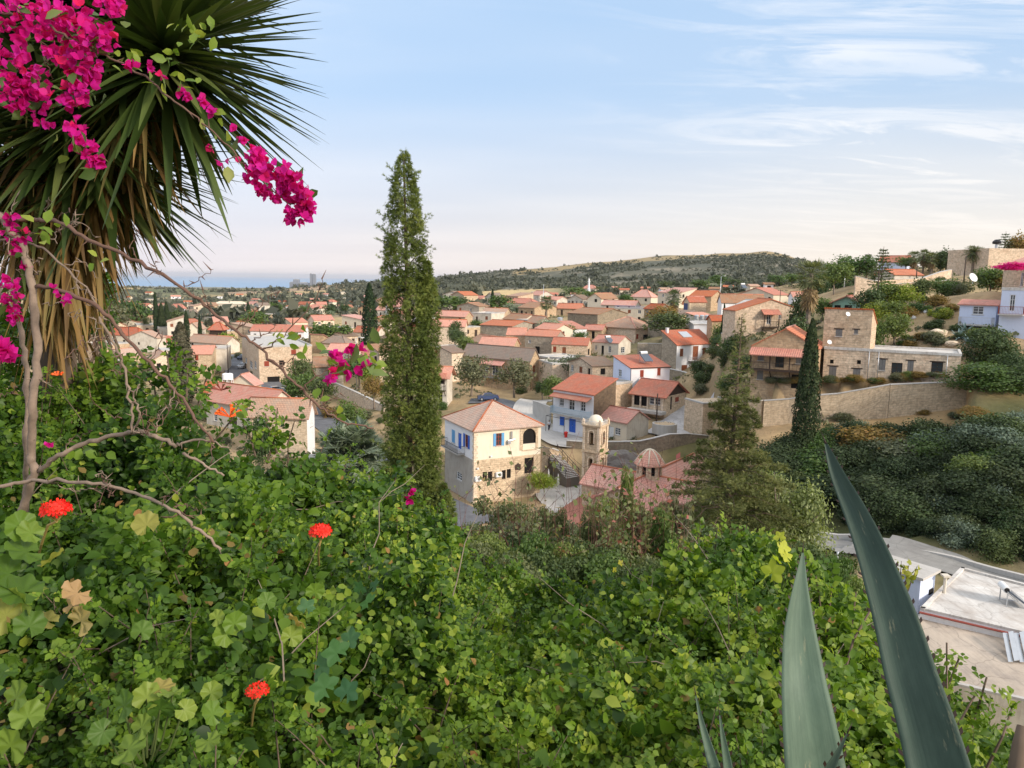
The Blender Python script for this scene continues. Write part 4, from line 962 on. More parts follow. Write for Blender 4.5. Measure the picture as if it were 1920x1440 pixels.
# cream house: balcony, corner stones, arch, air conditioners, flue, plaque
h=cream
a=loc_px(h,'B',838,852);b=loc_px(h,'B',873,852);balcony(h,'B',min(a[1],b[1])+.3,max(a[1],b[1])-.2,loc_px(h,'B',856,843)[2]-.1,1.05,rh=1.0)
q=MB();k=0;z=-2
while z<h['H']-.4:
    w=.55 if k%2 else .35
    q.box(-.03,-.03,z,w,.003-.0,z+.36);q.box(-.03,.004,z,-.001,w*.9,z+.36);z+=.38;k+=1
q.build('corner_stones',STONE_W,h['root'])
c=loc_px(h,'A',992.5,817);wA=loc_px(h,'A',1004.5,817)[0]-c[0];top=loc_px(h,'A',992.5,803.5)[2]
q=MB();x0,x1=c[0]-wA,c[0]+wA;zc=top-wA
for sgn in(-1,1):
    pr=None
    for i in range(9):
        an=math.pi/2*i/8;p=(c[0]+sgn*wA*math.cos(an),zc+wA*math.sin(an))
        if pr:
            q.poly([(pr[0],-.02,pr[1]),(p[0],-.02,p[1]),(p[0],-.02,top+.25),(pr[0],-.02,top+.25)][::-sgn]);q.poly([(pr[0],-.02,pr[1]),(pr[0],.2,pr[1]),(p[0],.2,p[1]),(p[0],-.02,p[1])])
        pr=p
q.box(x0-.45,-.05,zc-1.9,x0+.003,-.003,top+.3);q.box(x1-.003,-.05,zc-1.9,x1+.35,-.003,top+.3)
q.box(x0-.1,-.10,zc-2.0,x1+.1,-.003,zc-1.88)
q.build('arch',STONE_W,h['root'])
for px,py in((934,889),(895,897)):
    p=loc_px(h,'A',px,py);q=MB();q.box(p[0]-.42,-.38,p[2]-.32,p[0]+.42,-.02,p[2]+.3);ac=q.build('air_conditioner',WHITEP,h['root'])
    q=MB();q.tube([(p[0]+.1,-.40,p[2]),(p[0]+.1,-.375,p[2])],.22,14);q.build('fan_grille',GREYP,ac)
p=loc_px(h,'A',971,875);q=MB();q.poly([(p[0]+x,-.06,p[2]+y) for x,y in((-.42,-.45),(.42,-.45),(.42,.3),(.2,.38),(0,.55),(-.2,.38),(-.42,.3))]);q.box(p[0]-.42,-.055,p[2]-.45,p[0]+.42,-.002,p[2]+.3);q.build('plaque',WOODD,h['root'])
p=loc_px(h,'A',958,822);q=MB();q.tube([(p[0],-.25,p[2]-.35),(p[0],-.25,p[2]+1.0)],.10,8);q.tube([(p[0]-.5,-.25,p[2]-.25),(p[0]+.45,-.25,p[2]-.1)],.13,8);q.box(p[0]-.62,-.42,p[2]-.65,p[0]-.2,-.06,p[2]-.2);q.build('kitchen_flue',GALV,h['root'])
for px,py in((920,855),(895,878)):
    p=loc_px(h,'A',px,py);q=MB();q.box(p[0]-.12,-.3,p[2]-.1,p[0]+.12,-.02,p[2]+.08);q.build('floodlight',WHITEP,h['root'])
# white house with blue doors: long balcony, awning roof
h=wb
a=loc_px(h,'B',1040,771)[1];b=loc_px(h,'B',1108,781)[1]
bl=balcony(h,'B',min(a,b)-.1,max(a,b),loc_px(h,'B',1073,776)[2]-.25,1.2,rail=plain('pale_blue_rail',(.35,.50,.60),.4),rh=1.05,sp=.12)
z=loc_px(h,'B',1072,743)[2];q=MB();y0,y1=.4,h['B']-.2
for s_ in(0,):
    pts=[(-1.35,y1,z-.25),(-1.35,y0,z-.25),(-.01,y0,z+.3),(-.01,y1,z+.3)];slab(q,pts,puv(pts,(0,1,0),(1,0,.4)),.12)
q.build('awning_roof',PNKT,h['root'])
q=MB();zz=loc_px(h,'B',1073,783)[2]
for y in(y0,y1,(y0+y1)/2):q.beam((-1.9,y,zz),(0,y,zz),.06);q.beam((-1.9,y,zz-2.6),(-1.9,y,zz),.06)
q.beam((-1.9,y0,zz),(-1.9,y1,zz),.06);q.build('pergola_frame',BLACKM,h['root'])
# corner pipe on the white house above
bar(wb2,'drainpipe',WOODD,[(-.06,-.06,wb2['H']),(-.06,-.06,-2)],.05)
for x_ in (.02,):
    q=MB();q.tube([(-.22,-.22,wb2['H']+.06),(wb2['A']+.2,-.22,wb2['H']+.06)],.07,6);q.build('gutter',WOODD,wb2['root'])
# veranda house
h=ver;q=MB();q.poly([(0,-.02,h['H']),(h['A'],-.02,h['H']),(h['A']/2,-.02,h['H']+h['rise'])]);q.build('gable_boarding',WOODD,h['root'])
q=MB();B_=h['B']
q.box(-1.6,-.3,-.4,-.003,B_,.1);q.build('terrace_step',CONC,h['root'])
q=MB()
for i in range(5):
    y=.4+(B_-.8)*i/4;q.box(-.22,y-.12,.1,-.005,y+.12,h['H']-.02)
q.build('veranda_pillars',STONE_W,h['root'])
# brown-shuttered house: balcony, outside stair, skylight, chimney
h=bs;a=loc_px(h,'A',1290,677);b=loc_px(h,'A',1317,677);balcony(h,'A',a[0],b[0],a[2]-.15,1.3,rail=GALV,slabm=WOODD)
q=MB();x=b[0];z1=a[2];n=14;run=.32
for i in range(n):
    zt=z1*(1-(i+1)/n);q.box(x+i*run,-1.25,-1.2,x+(i+1)*run+.001,-.02,zt)
st=q.build('outside_stair',STONE_G,h['root']);q=MB();q.beam((x,-1.25,z1+1),(x+n*run,-1.25,1.0),.05)
for i in range(6):q.beam((x+i*run*2.6,-1.25,z1*(1-i/5.6)),(x+i*run*2.6,-1.25,z1*(1-i/5.6)+1),.04)
q.build('railing',GALV,st)
k=h['rise']/h['B'];y0,y1=h['B']*.45,h['B']*.85;q=MB();fz=lambda y:h['H']+k*y+.19
q.obox((h['A']*.35,y0,fz(y0)),(2.8,0,0),(0,y1-y0,fz(y1)-fz(y0)),(0,0,.12));q.build('skylight',GLASS if 0 else GALV,h['root'])
q=MB();q.box(.6,h['B']-.9,h['H']+h['rise']-.4,1.1,h['B']-.4,h['H']+h['rise']+.75);q.box(.52,h['B']-.98,h['H']+h['rise']+.753,1.18,h['B']-.32,h['H']+h['rise']+.85);q.build('chimney',WHITE,h['roofobj'])
# gable house balcony
def roofed_balcony(h,f,pxa,pxb,pyf,pyr,dep,posts,mat=RED,wood=WOODD,rh=.95):
    a=loc_px(h,f,pxa,pyf);b=loc_px(h,f,pxb,pyf);i=0 if f=='A' else 1;x0,x1=sorted((a[i],b[i]));z=a[2] if f=='A' else (a[2]+b[2])/2
    bl=balcony(h,f,x0,x1,z,dep,rail=wood,slabm=wood,rh=rh,sp=.5)
    O,t,n,L=face_axes(f,h['A'],h['B']);zr=loc_px(h,f,(pxa+pxb)/2,pyr)[2];up=np.array([0,0,1.])
    q=MB();
    for k in range(posts):
        x=x0+.08+(x1-x0-.16)*k/(posts-1);q.beam(O+t*x+n*(dep-.08)+up*z,O+t*x+n*(dep-.08)+up*zr,.13)
        q.beam(O+t*x+n*.02+up*(z-.9),O+t*x+n*(dep-.3)+up*(z-.02),.12)
    q.build('posts',wood,bl)
    q=MB();pts=[O+t*(x0-.2)+n*(dep+.3)+up*(zr-.05),O+t*(x1+.2)+n*(dep+.3)+up*(zr-.05),O+t*(x1+.2)+n*.005+up*(zr+.75),O+t*(x0-.2)+n*.005+up*(zr+.75)]
    if f=='B':pts=[pts[1],pts[0],pts[3],pts[2]]
    slab(q,pts,puv(pts,pts[1]-pts[0],pts[3]-pts[0]),.13);q.build('canopy',mat,bl)
    return bl
roofed_balcony(gab,'A',1427,1456,614,588,1.1,2)
roofed_balcony(balc,'B',1409,1521,695,664,1.5,4,rh=.9)
# flat stone house: rainwater pipes, clutter on the parapet
h=mon
for px in(1628,1646,1775):
    p=loc_px(h,'B',px,690);bar(h,'drainpipe',GALV,[(-.08,p[1],h['H']),(-.08,p[1],-.6)],.05)
h=wr
a=loc_px(h,'B',1873,586);b=loc_px(h,'B',1920,586);balcony(h,'B',a[1] if a[1]<b[1] else b[1],max(a[1],b[1]),a[2]-.3,1.0,rail=REDP)
h=wl;a=loc_px(h,'B',1802,606);b=loc_px(h,'B',1864,606);balcony(h,'B',min(a[1],b[1]),max(a[1],b[1]),-.35,1.6,rail=GALV)
# long brown-roofed house: white balcony section
h=lng;y0,y1=sorted((loc_px(h,'B',906,690)[1],loc_px(h,'B',947,690)[1]));q=MB();q.box(-.05,y0,.0,-.003,y1,h['H']-.3) if 0 else None
roofed_balcony(h,'B',907,946,708,682,1.3,3,wood=GREYP)
h=lv;roofed_balcony(h,'B',808,836,733,706,1.3,3)
# ---------------------------------------------------------------- small rooftop and wall kit
def water_tank(name,P,lab,group=None,mat=None,r=.55,stand=0.,rz=0.):
    e=empty(name,P,rz,lab,'water tank',group)
    q=MB();q.lathe([(0,stand),(r,stand),(r,stand+1.0),(r*.8,stand+1.15),(.12,stand+1.25),(0,stand+1.25)],(0,0,0),16);q.build('tank',mat or GALV,e,smooth=False)
    if stand>0:
        q=MB()
        for a in(-1,1):
            for b in(-1,1):q.beam((a*.45,b*.45,-.1),(a*.45,b*.45,stand),.09)
        q.beam((-.45,-.45,stand*.5),(.45,-.45,stand*.5),.07);q.beam((-.5,0,stand-.04),(.5,0,stand-.04),.2);q.build('stand',WHITEP,e)
    return e
def solar_heater(P,rz,lab,s=1.,grp='solar water heaters on the roofs'):
    e=empty('solar_water_heater',P,rz,lab,'solar heater',grp)
    q=MB();q.obox((-.9*s,-1.1*s,.15),(1.8*s,0,0),(0,1.6*s,1.15*s),(0,-.06,.08));q.build('collector_panel',plain('solar_panel',(.05,.07,.10),.15,spec=.8),e)
    q=MB()
    for x in(-.85,.85):
        q.beam((x*s,.55*s,0),(x*s,.55*s,1.45*s),.05);q.beam((x*s,-1.05*s,0),(x*s,.55*s,1.2*s),.05);q.beam((x*s,-1.05*s,0),(x*s,.55*s,0),.05)
    q.build('frame',GALV,e)
    q=MB();q.tube([(-.75*s,.6*s,1.55*s),(.75*s,.6*s,1.55*s)],.30*s,16);tk=q.build('tank',WHITEP,e,smooth=False)
    q=MB();q.tube([(-.79*s,.6*s,1.55*s),(-.755*s,.6*s,1.55*s)],.22*s,14);q.build('end_cap',BLACKM,tk)
    return e
def dish(P,rz,lab,r=.45):
    e=empty('satellite_dish',P,rz,lab,'satellite dish','satellite dishes on the houses')
    q=MB();pr=[(r*t,-.22*r*(1-t*t)) for t in(0.001,.3,.6,.85,1)];pr2=[(x,z-.03) for x,z in pr]
    q.lathe(pr+pr2[::-1],(0,0,0),18);o=q.build('bowl',WHITEP,e,smooth=True);o.rotation_euler=(R(62),0,0);o.location=(0,0,r+.15)
    q=MB();q.beam((0,.05,-.1),(0,.05,r+.1),.05);q.beam((0,0,r*.4),(0,-r*.95,r*.75),.03);q.build('bracket',METAL,e);return e
def roof_pt(px,py,h,zadd=0):
    z=h['P'][2]+h['H']+zadd;return onz(px,py,z)
RZ={id(h):h['r'] for h in HOUSES}
water_tank('water_tank',at(424,735,140),'white cylindrical water tank on tall white legs, left of a pair','raised water tanks beside the orange roof',WHITEP,.6,2.4)
water_tank('water_tank',at(432,735,140.5),'white cylindrical water tank on tall white legs, right of a pair','raised water tanks beside the orange roof',WHITEP,.6,2.4)
P=roof_pt(1316,602,[h for h in HOUSES if h['name']=='white_shed'][0],.3);
for i,dx in enumerate((-1.4,0,1.3)):water_tank('water_tank',P+np.array([dx,0,0]),['left steel water tank on the white shed roof','middle steel water tank on the white shed roof','right steel water tank on the white shed roof'][i],'steel tanks on the white shed',GALV,.6,.4)
water_tank('water_tank',at(1050,604,238),'dark and steel water tank standing on the flat roof behind the staggered row',None,GALV,.9,.3)
solar_heater(at(1210,672,132)+np.array([0,0,-.6]),.5,'solar water heater on the ridge of the plain white house')
solar_heater(at(1142,641,187)+np.array([0,0,-.3]),.6,'solar water heater on the patched red roof')
solar_heater(at(207,730,142)+np.array([0,0,.1]),.4,'white solar water heater on the far left red roof',1.2)
solar_heater(at(1394,541,262),.3,'solar water heater on the long low red-roofed house')
dish(at(1590,594,93)+np.array([0,0,-.1]),.2,'small white satellite dish on the patched roof of the upper stone house',.30)
dish(at(1555,648,93.5),0.1,'white satellite dish on the flat stone house beside the cypress',.3)
dish(at(1824,534,99)+np.array([0,0,.2]),.3,'large pale satellite dish on the wall left of the white house',.62)
# ---------------------------------------------------------------- bell tower
def bell_tower():
    S=2.5;P=at(1121.5,905,98.5);g=-29.2;r=R(57)
    e=empty('bell_tower',(P[0],P[1],g),r,'pale carved stone bell tower with small plaster dome','bell tower')
    zt=at(1121.5,799,98.5)[2]-g;z1=at(1121.5,900,98.5)[2]-g;z2=at(1121.5,851,98.5)[2]-g
    q=MB()
    def stage(z0,z1,s,holes):
        o=(S-s)/2
        for f in 'ABCD':
            O,t,n,L=face_axes(f,s,s);facade(q,O+np.array([o,o,0]),t,n,L,z0,z1,holes,None,0,0,.32)
    stage(-1.5,z1,S,[]);q.box(-.14,-.14,z1,S+.14,S+.14,z1+.22)
    w=.32;hh=(z2-z1)
    stage(z1+.22,z2,S-.14,[(S/2-.07-w,S/2-.07+w,z1+hh*.3,z1+hh*.75)]);q.box(-.16,-.16,z2,S+.16,S+.16,z2+.20);q.box(-.05,-.05,z2+.2,S+.05,S+.05,z2+.32)
    hz=zt-z2;stage(z2+.32,zt-.3,S-.16,[(S/2-.08-w*1.1,S/2-.08+w*1.1,z2+hz*.26,z2+hz*.72)]);q.box(-.10,-.10,zt-.3,S+.10,S+.10,zt-.12);q.box(-.2,-.2,zt-.12,S+.2,S+.2,zt)
    q.build('tower_shaft',STONE_W,e)
    q=MB()
    for f in 'ABCD':                             # pilasters, arched hoods over the openings
        O,t,n,L=face_axes(f,S,S)
        for x in(.02,S-.34):
            q.obox(O+t*x+np.array([0,0,z2+.33])+n*-.04,t*.32,n*.12,(0,0,zt-.32-z2-.33));q.obox(O+t*x+np.array([0,0,z1+.23])+n*-.04,t*.32,n*.10,(0,0,z2-z1-.25))
        for zb,wd in((z2+hz*.72,w*1.1),(z1+hh*.75,w)):
            pr=None
            for i in range(9):
                a=math.pi*i/8;p=O+t*(S/2+wd*1.25*math.cos(a))+np.array([0,0,zb-wd*.3+wd*1.25*math.sin(a)])+n*-.02
                if pr is not None:q.beam(pr,p,.13)
                pr=p
            for sg in(-1,1):q.obox(O+t*(S/2+sg*wd*1.25-.07)+np.array([0,0,zb-wd*4.2])+n*-.04,t*.14,n*.1,(0,0,wd*3.9))
    q.build('carved_trim',STONE_W,e)
    q=MB();q.lathe([(1.0,zt-.02),(1.02,zt+.25),(.94,zt+.62),(.74,zt+.95),(.42,zt+1.18),(.02,zt+1.27)],(S/2,S/2,0),20);q.build('dome',CREAM,e,smooth=True)
    for i,(x,y) in enumerate(((0,0),(S,0),(0,S),(S,S))):
        k=MB();k.box(x-.17,y-.17,zt+.003,x+.17,y+.17,zt+.55);k.lathe([(.17,zt+.553),(.15,zt+.7),(.01,zt+.85)],(x,y,0),8);k.build('pinnacle',STONE_W,e)
    q=MB()
    for a,b in(((0,0),(S,0)),((S,0),(S,S)),((S,S),(0,S)),((0,S),(0,0))):
        q.beam((a[0],a[1],zt+.5),(b[0],b[1],zt+.5),.04)
        for i in range(1,12):
            x=a[0]+(b[0]-a[0])*i/12;y=a[1]+(b[1]-a[1])*i/12;q.beam((x,y,zt),(x,y,zt+.5),.03)
    q.build('railing',WHITEP,e)
    q=MB();zb=z2+hz*.50;q.lathe([(.06,zb+.35),(.17,zb+.3),(.22,zb),(.33,zb-.25),(.30,zb-.25),(.01,zb+.2)],(S/2,S/2,0),16);q.beam((S/2,.2,zb+.4),(S/2,S-.2,zb+.4),.08);q.build('bell',plain('bronze',(.10,.08,.05),.45,.7),e)
    q=MB();q.beam((S/2,S/2,zt+1.2),(S/2,S/2,zt+1.85),.05);q.beam((S/2-.2,S/2,zt+1.6),(S/2+.2,S/2,zt+1.6),.05);q.build('cross',BLACKM,e)
bell_tower()
# ---------------------------------------------------------------- church
def church():
    g=-29.2;Cn=at(1217,890,92);r=R(54);e=empty('church',(Cn[0],Cn[1],g),r,'stone church with pink tiled cross roof and little octagonal tiled dome','church')
    zr=Cn[2]-g;rs=1.9;ze=zr-rs
    q=MB();rb=MB();caps=MB()
    def wing(x0,x1,y0,y1,along,zr,rs,th=.16,ov=.35):
        ze=zr-rs;q.box(x0,y0,-1.5,x1,y1,ze-.0)
        if along=='x':
            m=(y0+y1)/2
            for x,s in((x0,-1),(x1,1)):q.poly([(x,y0,ze),(x,y1,ze),(x,m,zr)][::s])
            k=rs/((y1-y0)/2)
            for yy,s in((y0-ov,1),(y1+ov,-1)):
                pts=[(x0-ov,yy,ze-ov*k+th),(x1+ov,yy,ze-ov*k+th),(x1+ov,m,zr+th),(x0-ov,m,zr+th)];
                if s<0:pts=[pts[1],pts[0],pts[3],pts[2]]
                slab(rb,pts,puv(pts,(1,0,0),(0,s,k)),th)
            cap(caps,(x0-ov,m,zr+th),(x1+ov,m,zr+th),.14)
        else:
            m=(x0+x1)/2
            for y,s in((y0,-1),(y1,1)):q.poly([(x0,y,ze),(x1,y,ze),(m,y,zr)][::-s])
            k=rs/((x1-x0)/2)
            for xx,s in((x0-ov,1),(x1+ov,-1)):
                pts=[(xx,y1+ov,ze-ov*k+th),(xx,y0-ov,ze-ov*k+th),(m,y0-ov,zr+th),(m,y1+ov,zr+th)]
                if s<0:pts=[pts[1],pts[0],pts[3],pts[2]]
                slab(rb,pts,puv(pts,(0,1,0),(s,0,k)),th)
            cap(caps,(m,y0-ov,zr+th),(m,y1+ov,zr+th),.14)
    wing(-8,15,-3.6,3.6,'x',zr,rs);wing(-2.9,2.9,-7.5,8.0,'y',zr-.12,1.7)
    q.build('wall',STONE_W,e);ro=rb.build('roof',PNKT,e);caps.build('ridge_tiles',REDO,ro)
    d=MB();n=8;Rr=1.6;zb=zr-1.3;zt=at(1217,868,92)[2]-g
    for i in range(n):
        a=math.pi/8+i*math.pi/4;b=a+math.pi/4;A=np.array([Rr*math.cos(a),Rr*math.sin(a),0]);Bp=np.array([Rr*math.cos(b),Rr*math.sin(b),0]);t=(Bp-A);L=float(np.linalg.norm(t));t/=L;nn=np.array([t[1],-t[0],0])
        facade(d,A,t,nn,L,zb,zt,[(L/2-.26,L/2+.26,zr+.15,zt-.25)],None,0,0,.2)
    d.build('drum',STONE_W,e)
    d=MB()
    for i in range(n):
        a=math.pi/8+i*math.pi/4;L=1.2
        A=np.array([(Rr-.32)*math.cos(a+math.pi/8),(Rr-.32)*math.sin(a+math.pi/8),0]);t=np.array([-math.sin(a+math.pi/8),math.cos(a+math.pi/8),0])
        d.poly([A-t*.3+(0,0,zr+.1),A+t*.3+(0,0,zr+.1),A+t*.3+(0,0,zt-.2),A-t*.3+(0,0,zt-.2)])
    d.build('window',HOLE,e)
    d=MB();hh=at(1217,842,92)[2]-g-zt;prof=[(1.95,-.05),(1.62,.42),(1.15,hh*.62),(.55,hh*.9),(.03,hh)]
    d.lathe([(1.95,zt-.16)]+[(r_,zt+z_) for r_,z_ in prof],(0,0,0),8)
    # lathe starts at angle 0: turn to match the drum, uv in metres
    dm=d.build('dome',REDO,e);dm.rotation_euler.z=math.pi/8
    c=MB()
    for i in range(8):
        a=i*math.pi/4;pts=[(r_*math.cos(a),r_*math.sin(a),zt+z_+.03) for r_,z_ in prof];c.tube(pts,.085,6)
    cc=c.build('dome_ribs',CREAM2,e,smooth=True);cc.rotation_euler.z=math.pi/8
church()
# ---------------------------------------------------------------- walls
def wall_run(name,label,pts,bot,mat=STONE,th=.4,cat='wall',parts=True,step=False,group=None):
    """pts: (px, top py, depth); bot: bottom z (number) or height below top"""
    P=[at(*p) for p in pts];O=P[0].copy();e=empty(name,O,0,label,cat,group);mb=MB();cp=MB();L=0
    for i in range(len(P)-1):
        a,b=P[i]-O,P[i+1]-O;d=b-a;ln=float(np.hypot(d[0],d[1]));n=np.array([-d[1],d[0],0])/ln*th
        za,zb=a[2],(a[2] if step else b[2])
        ga=(min(Hs(*(P[i][:2])),Hs(*(P[i+1][:2])))-O[2]-.6) if bot is None else (bot-O[2])
        A0=np.array([a[0],a[1],ga]);B0=np.array([b[0],b[1],ga]);A1=np.array([a[0],a[1],za]);B1=np.array([b[0],b[1],zb])
        v=lambda p:p[2]-ga
        mb.poly([A0,B0,B1,A1],[(L,0),(L+ln,0),(L+ln,v(B1)),(L,v(A1))]);mb.poly([B0+n,A0+n,A1+n,B1+n],[(L,0),(L+ln,0),(L+ln,v(B1)),(L,v(A1))])
        mb.poly([A1,B1,B1+n,A1+n],[(L,0),(L+ln,0),(L+ln,th),(L,th)]);mb.poly([A0+n,A0,A1,A1+n]);mb.poly([B0,B0+n,B1+n,B1])
        u=d/np.linalg.norm(d)
        cp.obox(A1-n*.12+np.array([0,0,.003]),B1-A1,n*1.24,(0,0,.10));L+=ln
    mb.build('masonry',mat,e)
    if parts:cp.build('coping',CONC,e)
    return e
wall_run('retaining_wall','long curved stone retaining wall between the street and the church',[(1062,827,111),(1091,829,110),(1137,829,109),(1165,829,108.5),(1200,828,108),(1228,822,108),(1256,815,108.5),(1290,814,109.5),(1330,818,111),(1360,822,113)],-29.6,STONE_G,.5)
wall_run('retaining_wall','tan stone retaining wall under the long flat-roofed house, stepping down to the left',[(1812,716,86),(1740,718,87),(1668,721,88),(1617,730,89),(1570,738,90),(1515,742,91),(1480,748,92),(1433,751,93),(1390,753,96),(1366,755,98)],-18.5,STONE_W,.5)
wall_run('garden_wall','mossy stone garden wall above the plaza, below the brown-shuttered house',[(1254,692,150),(1278,697,147),(1300,704,142),(1335,712,138),(1372,716,136)],None,STONE_G,.5)
wall_run('garden_wall','low stone wall between the hip-roofed house and the white house with brown shutters',[(1196,644,178),(1215,644,178),(1240,645,176)],None,STONE_G,.4)
wall_run('garden_wall','curved pale garden wall in front of the big stone gable',[(1352,625,150),(1375,630,146),(1410,632,142),(1440,636,139)],None,STONE_W,.4)
wall_run('garden_wall','old stone wall running down to the street left of the tallest cypress',[(612,712,168),(645,726,158),(680,742,150),(720,762,142)],None,STONE_W,.5)
wall_run('garden_wall','tan stone courtyard wall with buttress joints below the staggered row',[(1010,690,166),(1040,688,168),(1075,686,170)],None,STONE,.4)
wall_run('retaining_wall','grey rendered wall beside the lane left of the white house with blue doors',[(999,752,132),(1014,757,128),(1031,764,124)],None,CONC,.3)
wall_run('garden_wall','stone wall left of the stairs behind the cream house',[(1016,838,104),(1036,842,107),(1048,846,107)],-29.6,STONE_W,.4)
wall_run('ruined_wall','ruined tan stone wall with a raised left end below the skyline',[(1605,518,152),(1640,527,152),(1680,524,156),(1730,522,160),(1765,510,162),(1785,506,164)],None,STONE,.5)
wall_run('ruined_wall','jagged low stone wall at the foot of the fortress-like house',[(1660,536,146),(1700,531,146),(1745,530,147),(1790,524,148)],None,STONE,.5)
wall_run('garden_wall','rough dry-stone terrace wall in the hillside garden',[(1680,606,112),(1720,607,112),(1760,604,111),(1795,606,110)],None,STONE_G,.4)
wall_run('garden_wall','sandy stone wall along the far field left of the dark round cypress',[(560,606,380),(600,602,395),(650,604,400)],None,STONE_W,.5)
# stone bastion right of the plaza, round planter
q=MB();P=at(1316,808,112);e=empty('stone_bastion',P,R(20),'square tan stone bastion with pale rim, right of the concrete plaza','wall')
hh=at(1316,758,112)[2]-P[2];q.box(0,0,-2.5,6.5,5,hh);q.build('masonry',STONE_W,e);q=MB();q.box(-.08,-.08,hh+.003,6.58,.4,hh+.22);q.box(-.08,.403,hh+.003,.4,5.08,hh+.22);q.box(6.1,.403,hh+.003,6.58,5.08,hh+.22);q.build('coping',CONC,e)
P=at(1246,800,114);e=empty('round_planter',P,0,'round concrete planter full of rubble on the plaza','planter');q=MB();q.lathe([(1.9,-1.0),(1.9,.55),(1.65,.55),(1.6,.35)],(0,0,0),24);q.build('rim',CONC,e)
q=MB();q.lathe([(1.6,.30),(1.1,.48),(.5,.40),(.01,.58)],(0,0,0),14)
for i in range(60):
    a=random.uniform(0,6.3);r_=1.5*random.random()**.5;s=random.uniform(.08,.2);x,y=r_*math.cos(a),r_*math.sin(a);q.obox((x,y,.3),(s,s*.3,0),(-s*.2,s,.1),(0,.05,s))
q.build('rubble',STONE_W,e)
# stairs
def stairs():
    A=at(1045,846,108);B=at(1087,893,103.5);n=17;d=(B-A);dxy=d[:2]/np.linalg.norm(d[:2]);side=np.array([-dxy[1],dxy[0]]);
    if side[1]>0:side=-side
    e=empty('stone_stairs',(A[0],A[1],A[2]),0,'steep stone stairs with black railing left of the bell tower','stairs');q=MB();tr=MB()
    run=np.linalg.norm(d[:2])/n;rise=-d[2]/n;u=np.array([dxy[0],dxy[1],0]);s=np.array([side[0],side[1],0])
    for i in range(n):
        z=-rise*(i+1);q.obox(u*run*i+np.array([0,0,-6]),u*(run+.0),s*2.3,(0,0,6+z))
        tr.obox(u*(run*i-.03)+np.array([0,0,z+.003]),u*(run*.95),s*2.34,(0,0,.05))
    q.build('steps',plain('stair_dark_stone',(.16,.14,.12),.9),e);tr.build('treads',CONC,e)  # steps in a dark stone colour under pale concrete treads
    r=MB();o=s*2.3
    for o in(s*2.3,s*.05):
        r.beam(o+np.array([0,0,1]),o+u*run*n+np.array([0,0,1-rise*n]),.06);r.beam(o+np.array([0,0,.55]),o+u*run*n+np.array([0,0,.55-rise*n]),.04)
        for i in range(0,n+1,4):r.beam(o+u*run*i+np.array([0,0,-rise*i]),o+u*run*i+np.array([0,0,1-rise*i]),.07)
    r.beam(s*2.3+np.array([0,0,1]),s*2.3-u*4+np.array([0,0,1.2]),.06);r.beam(s*2.3-u*4+np.array([0,0,0]),s*2.3-u*4+np.array([0,0,1.2]),.07)
    r.build('railing',BLACKM,e)
stairs()
# rock outcrop under the wall
def rock(name,P,s,seed,lab,mat,cat='rock'):
    import bmesh
    bm=bmesh.new();bmesh.ops.create_icosphere(bm,subdivisions=4,radius=1)
    rs=np.array([v.co[:] for v in bm.verts]);n=fbm(rs[:,0]*1.5+seed,rs[:,1]*1.5+rs[:,2]*1.7,4,seed)
    for v,k in zip(bm.verts,n):v.co*=(.65+.7*k);v.co.x*=s[0];v.co.y*=s[1];v.co.z*=s[2]
    me=bpy.data.meshes.new(name);bm.to_mesh(me);bm.free();me.materials.append(mat);uvl=me.uv_layers.new(name='UVMap')
    co=np.zeros(len(me.vertices)*3);me.vertices.foreach_get('co',co);co=co.reshape(-1,3);li=np.zeros(len(me.loops),int);me.loops.foreach_get('vertex_index',li)
    uvl.data.foreach_set('uv',np.stack([co[li,0]+co[li,1],co[li,2]],1).astype(np.float32).ravel())
    return tag(link(name,me,None,P),lab,cat)
ROCKM=plaster('dark_rock',(.24,.22,.20),(.10,.09,.085),.9)
rock('rock_outcrop',at(1162,882,106),(5,1.6,2.7),3,'dark weathered rock outcrop under the retaining wall beside the bell tower',ROCKM)
rock('boulder',at(585,858,112),(1.0,.8,.5),5,'pale boulder at the street corner below the white end wall',CONC)
for i,(px,py,d,s) in enumerate(((1670,648,103,1.0),(1700,640,104,1.4),(1735,655,100,1.1),(1762,640,103,1.6),(1790,650,99,1.2),(1720,662,98,.8),(1750,668,96,.9),(1690,664,97,.9),(1770,662,96,1.0),(1640,655,101,.8))):
    s*=.6;g=on_ground(px,d);rock('hillside_rock',g,(s*1.3,s,s*.7),40+i,'pale tan rock among bushes on the hillside below the white houses',STONE_W)['group']='rocks on the hillside'
rock('boulder',at(1830,985,62),(1.1,.8,.8),8,'lone tan boulder among dark shrubs on the valley bank',STONE_W)
def gp2(l):return [np.array(ground_at(a,b,28,90)) for a,b in l]
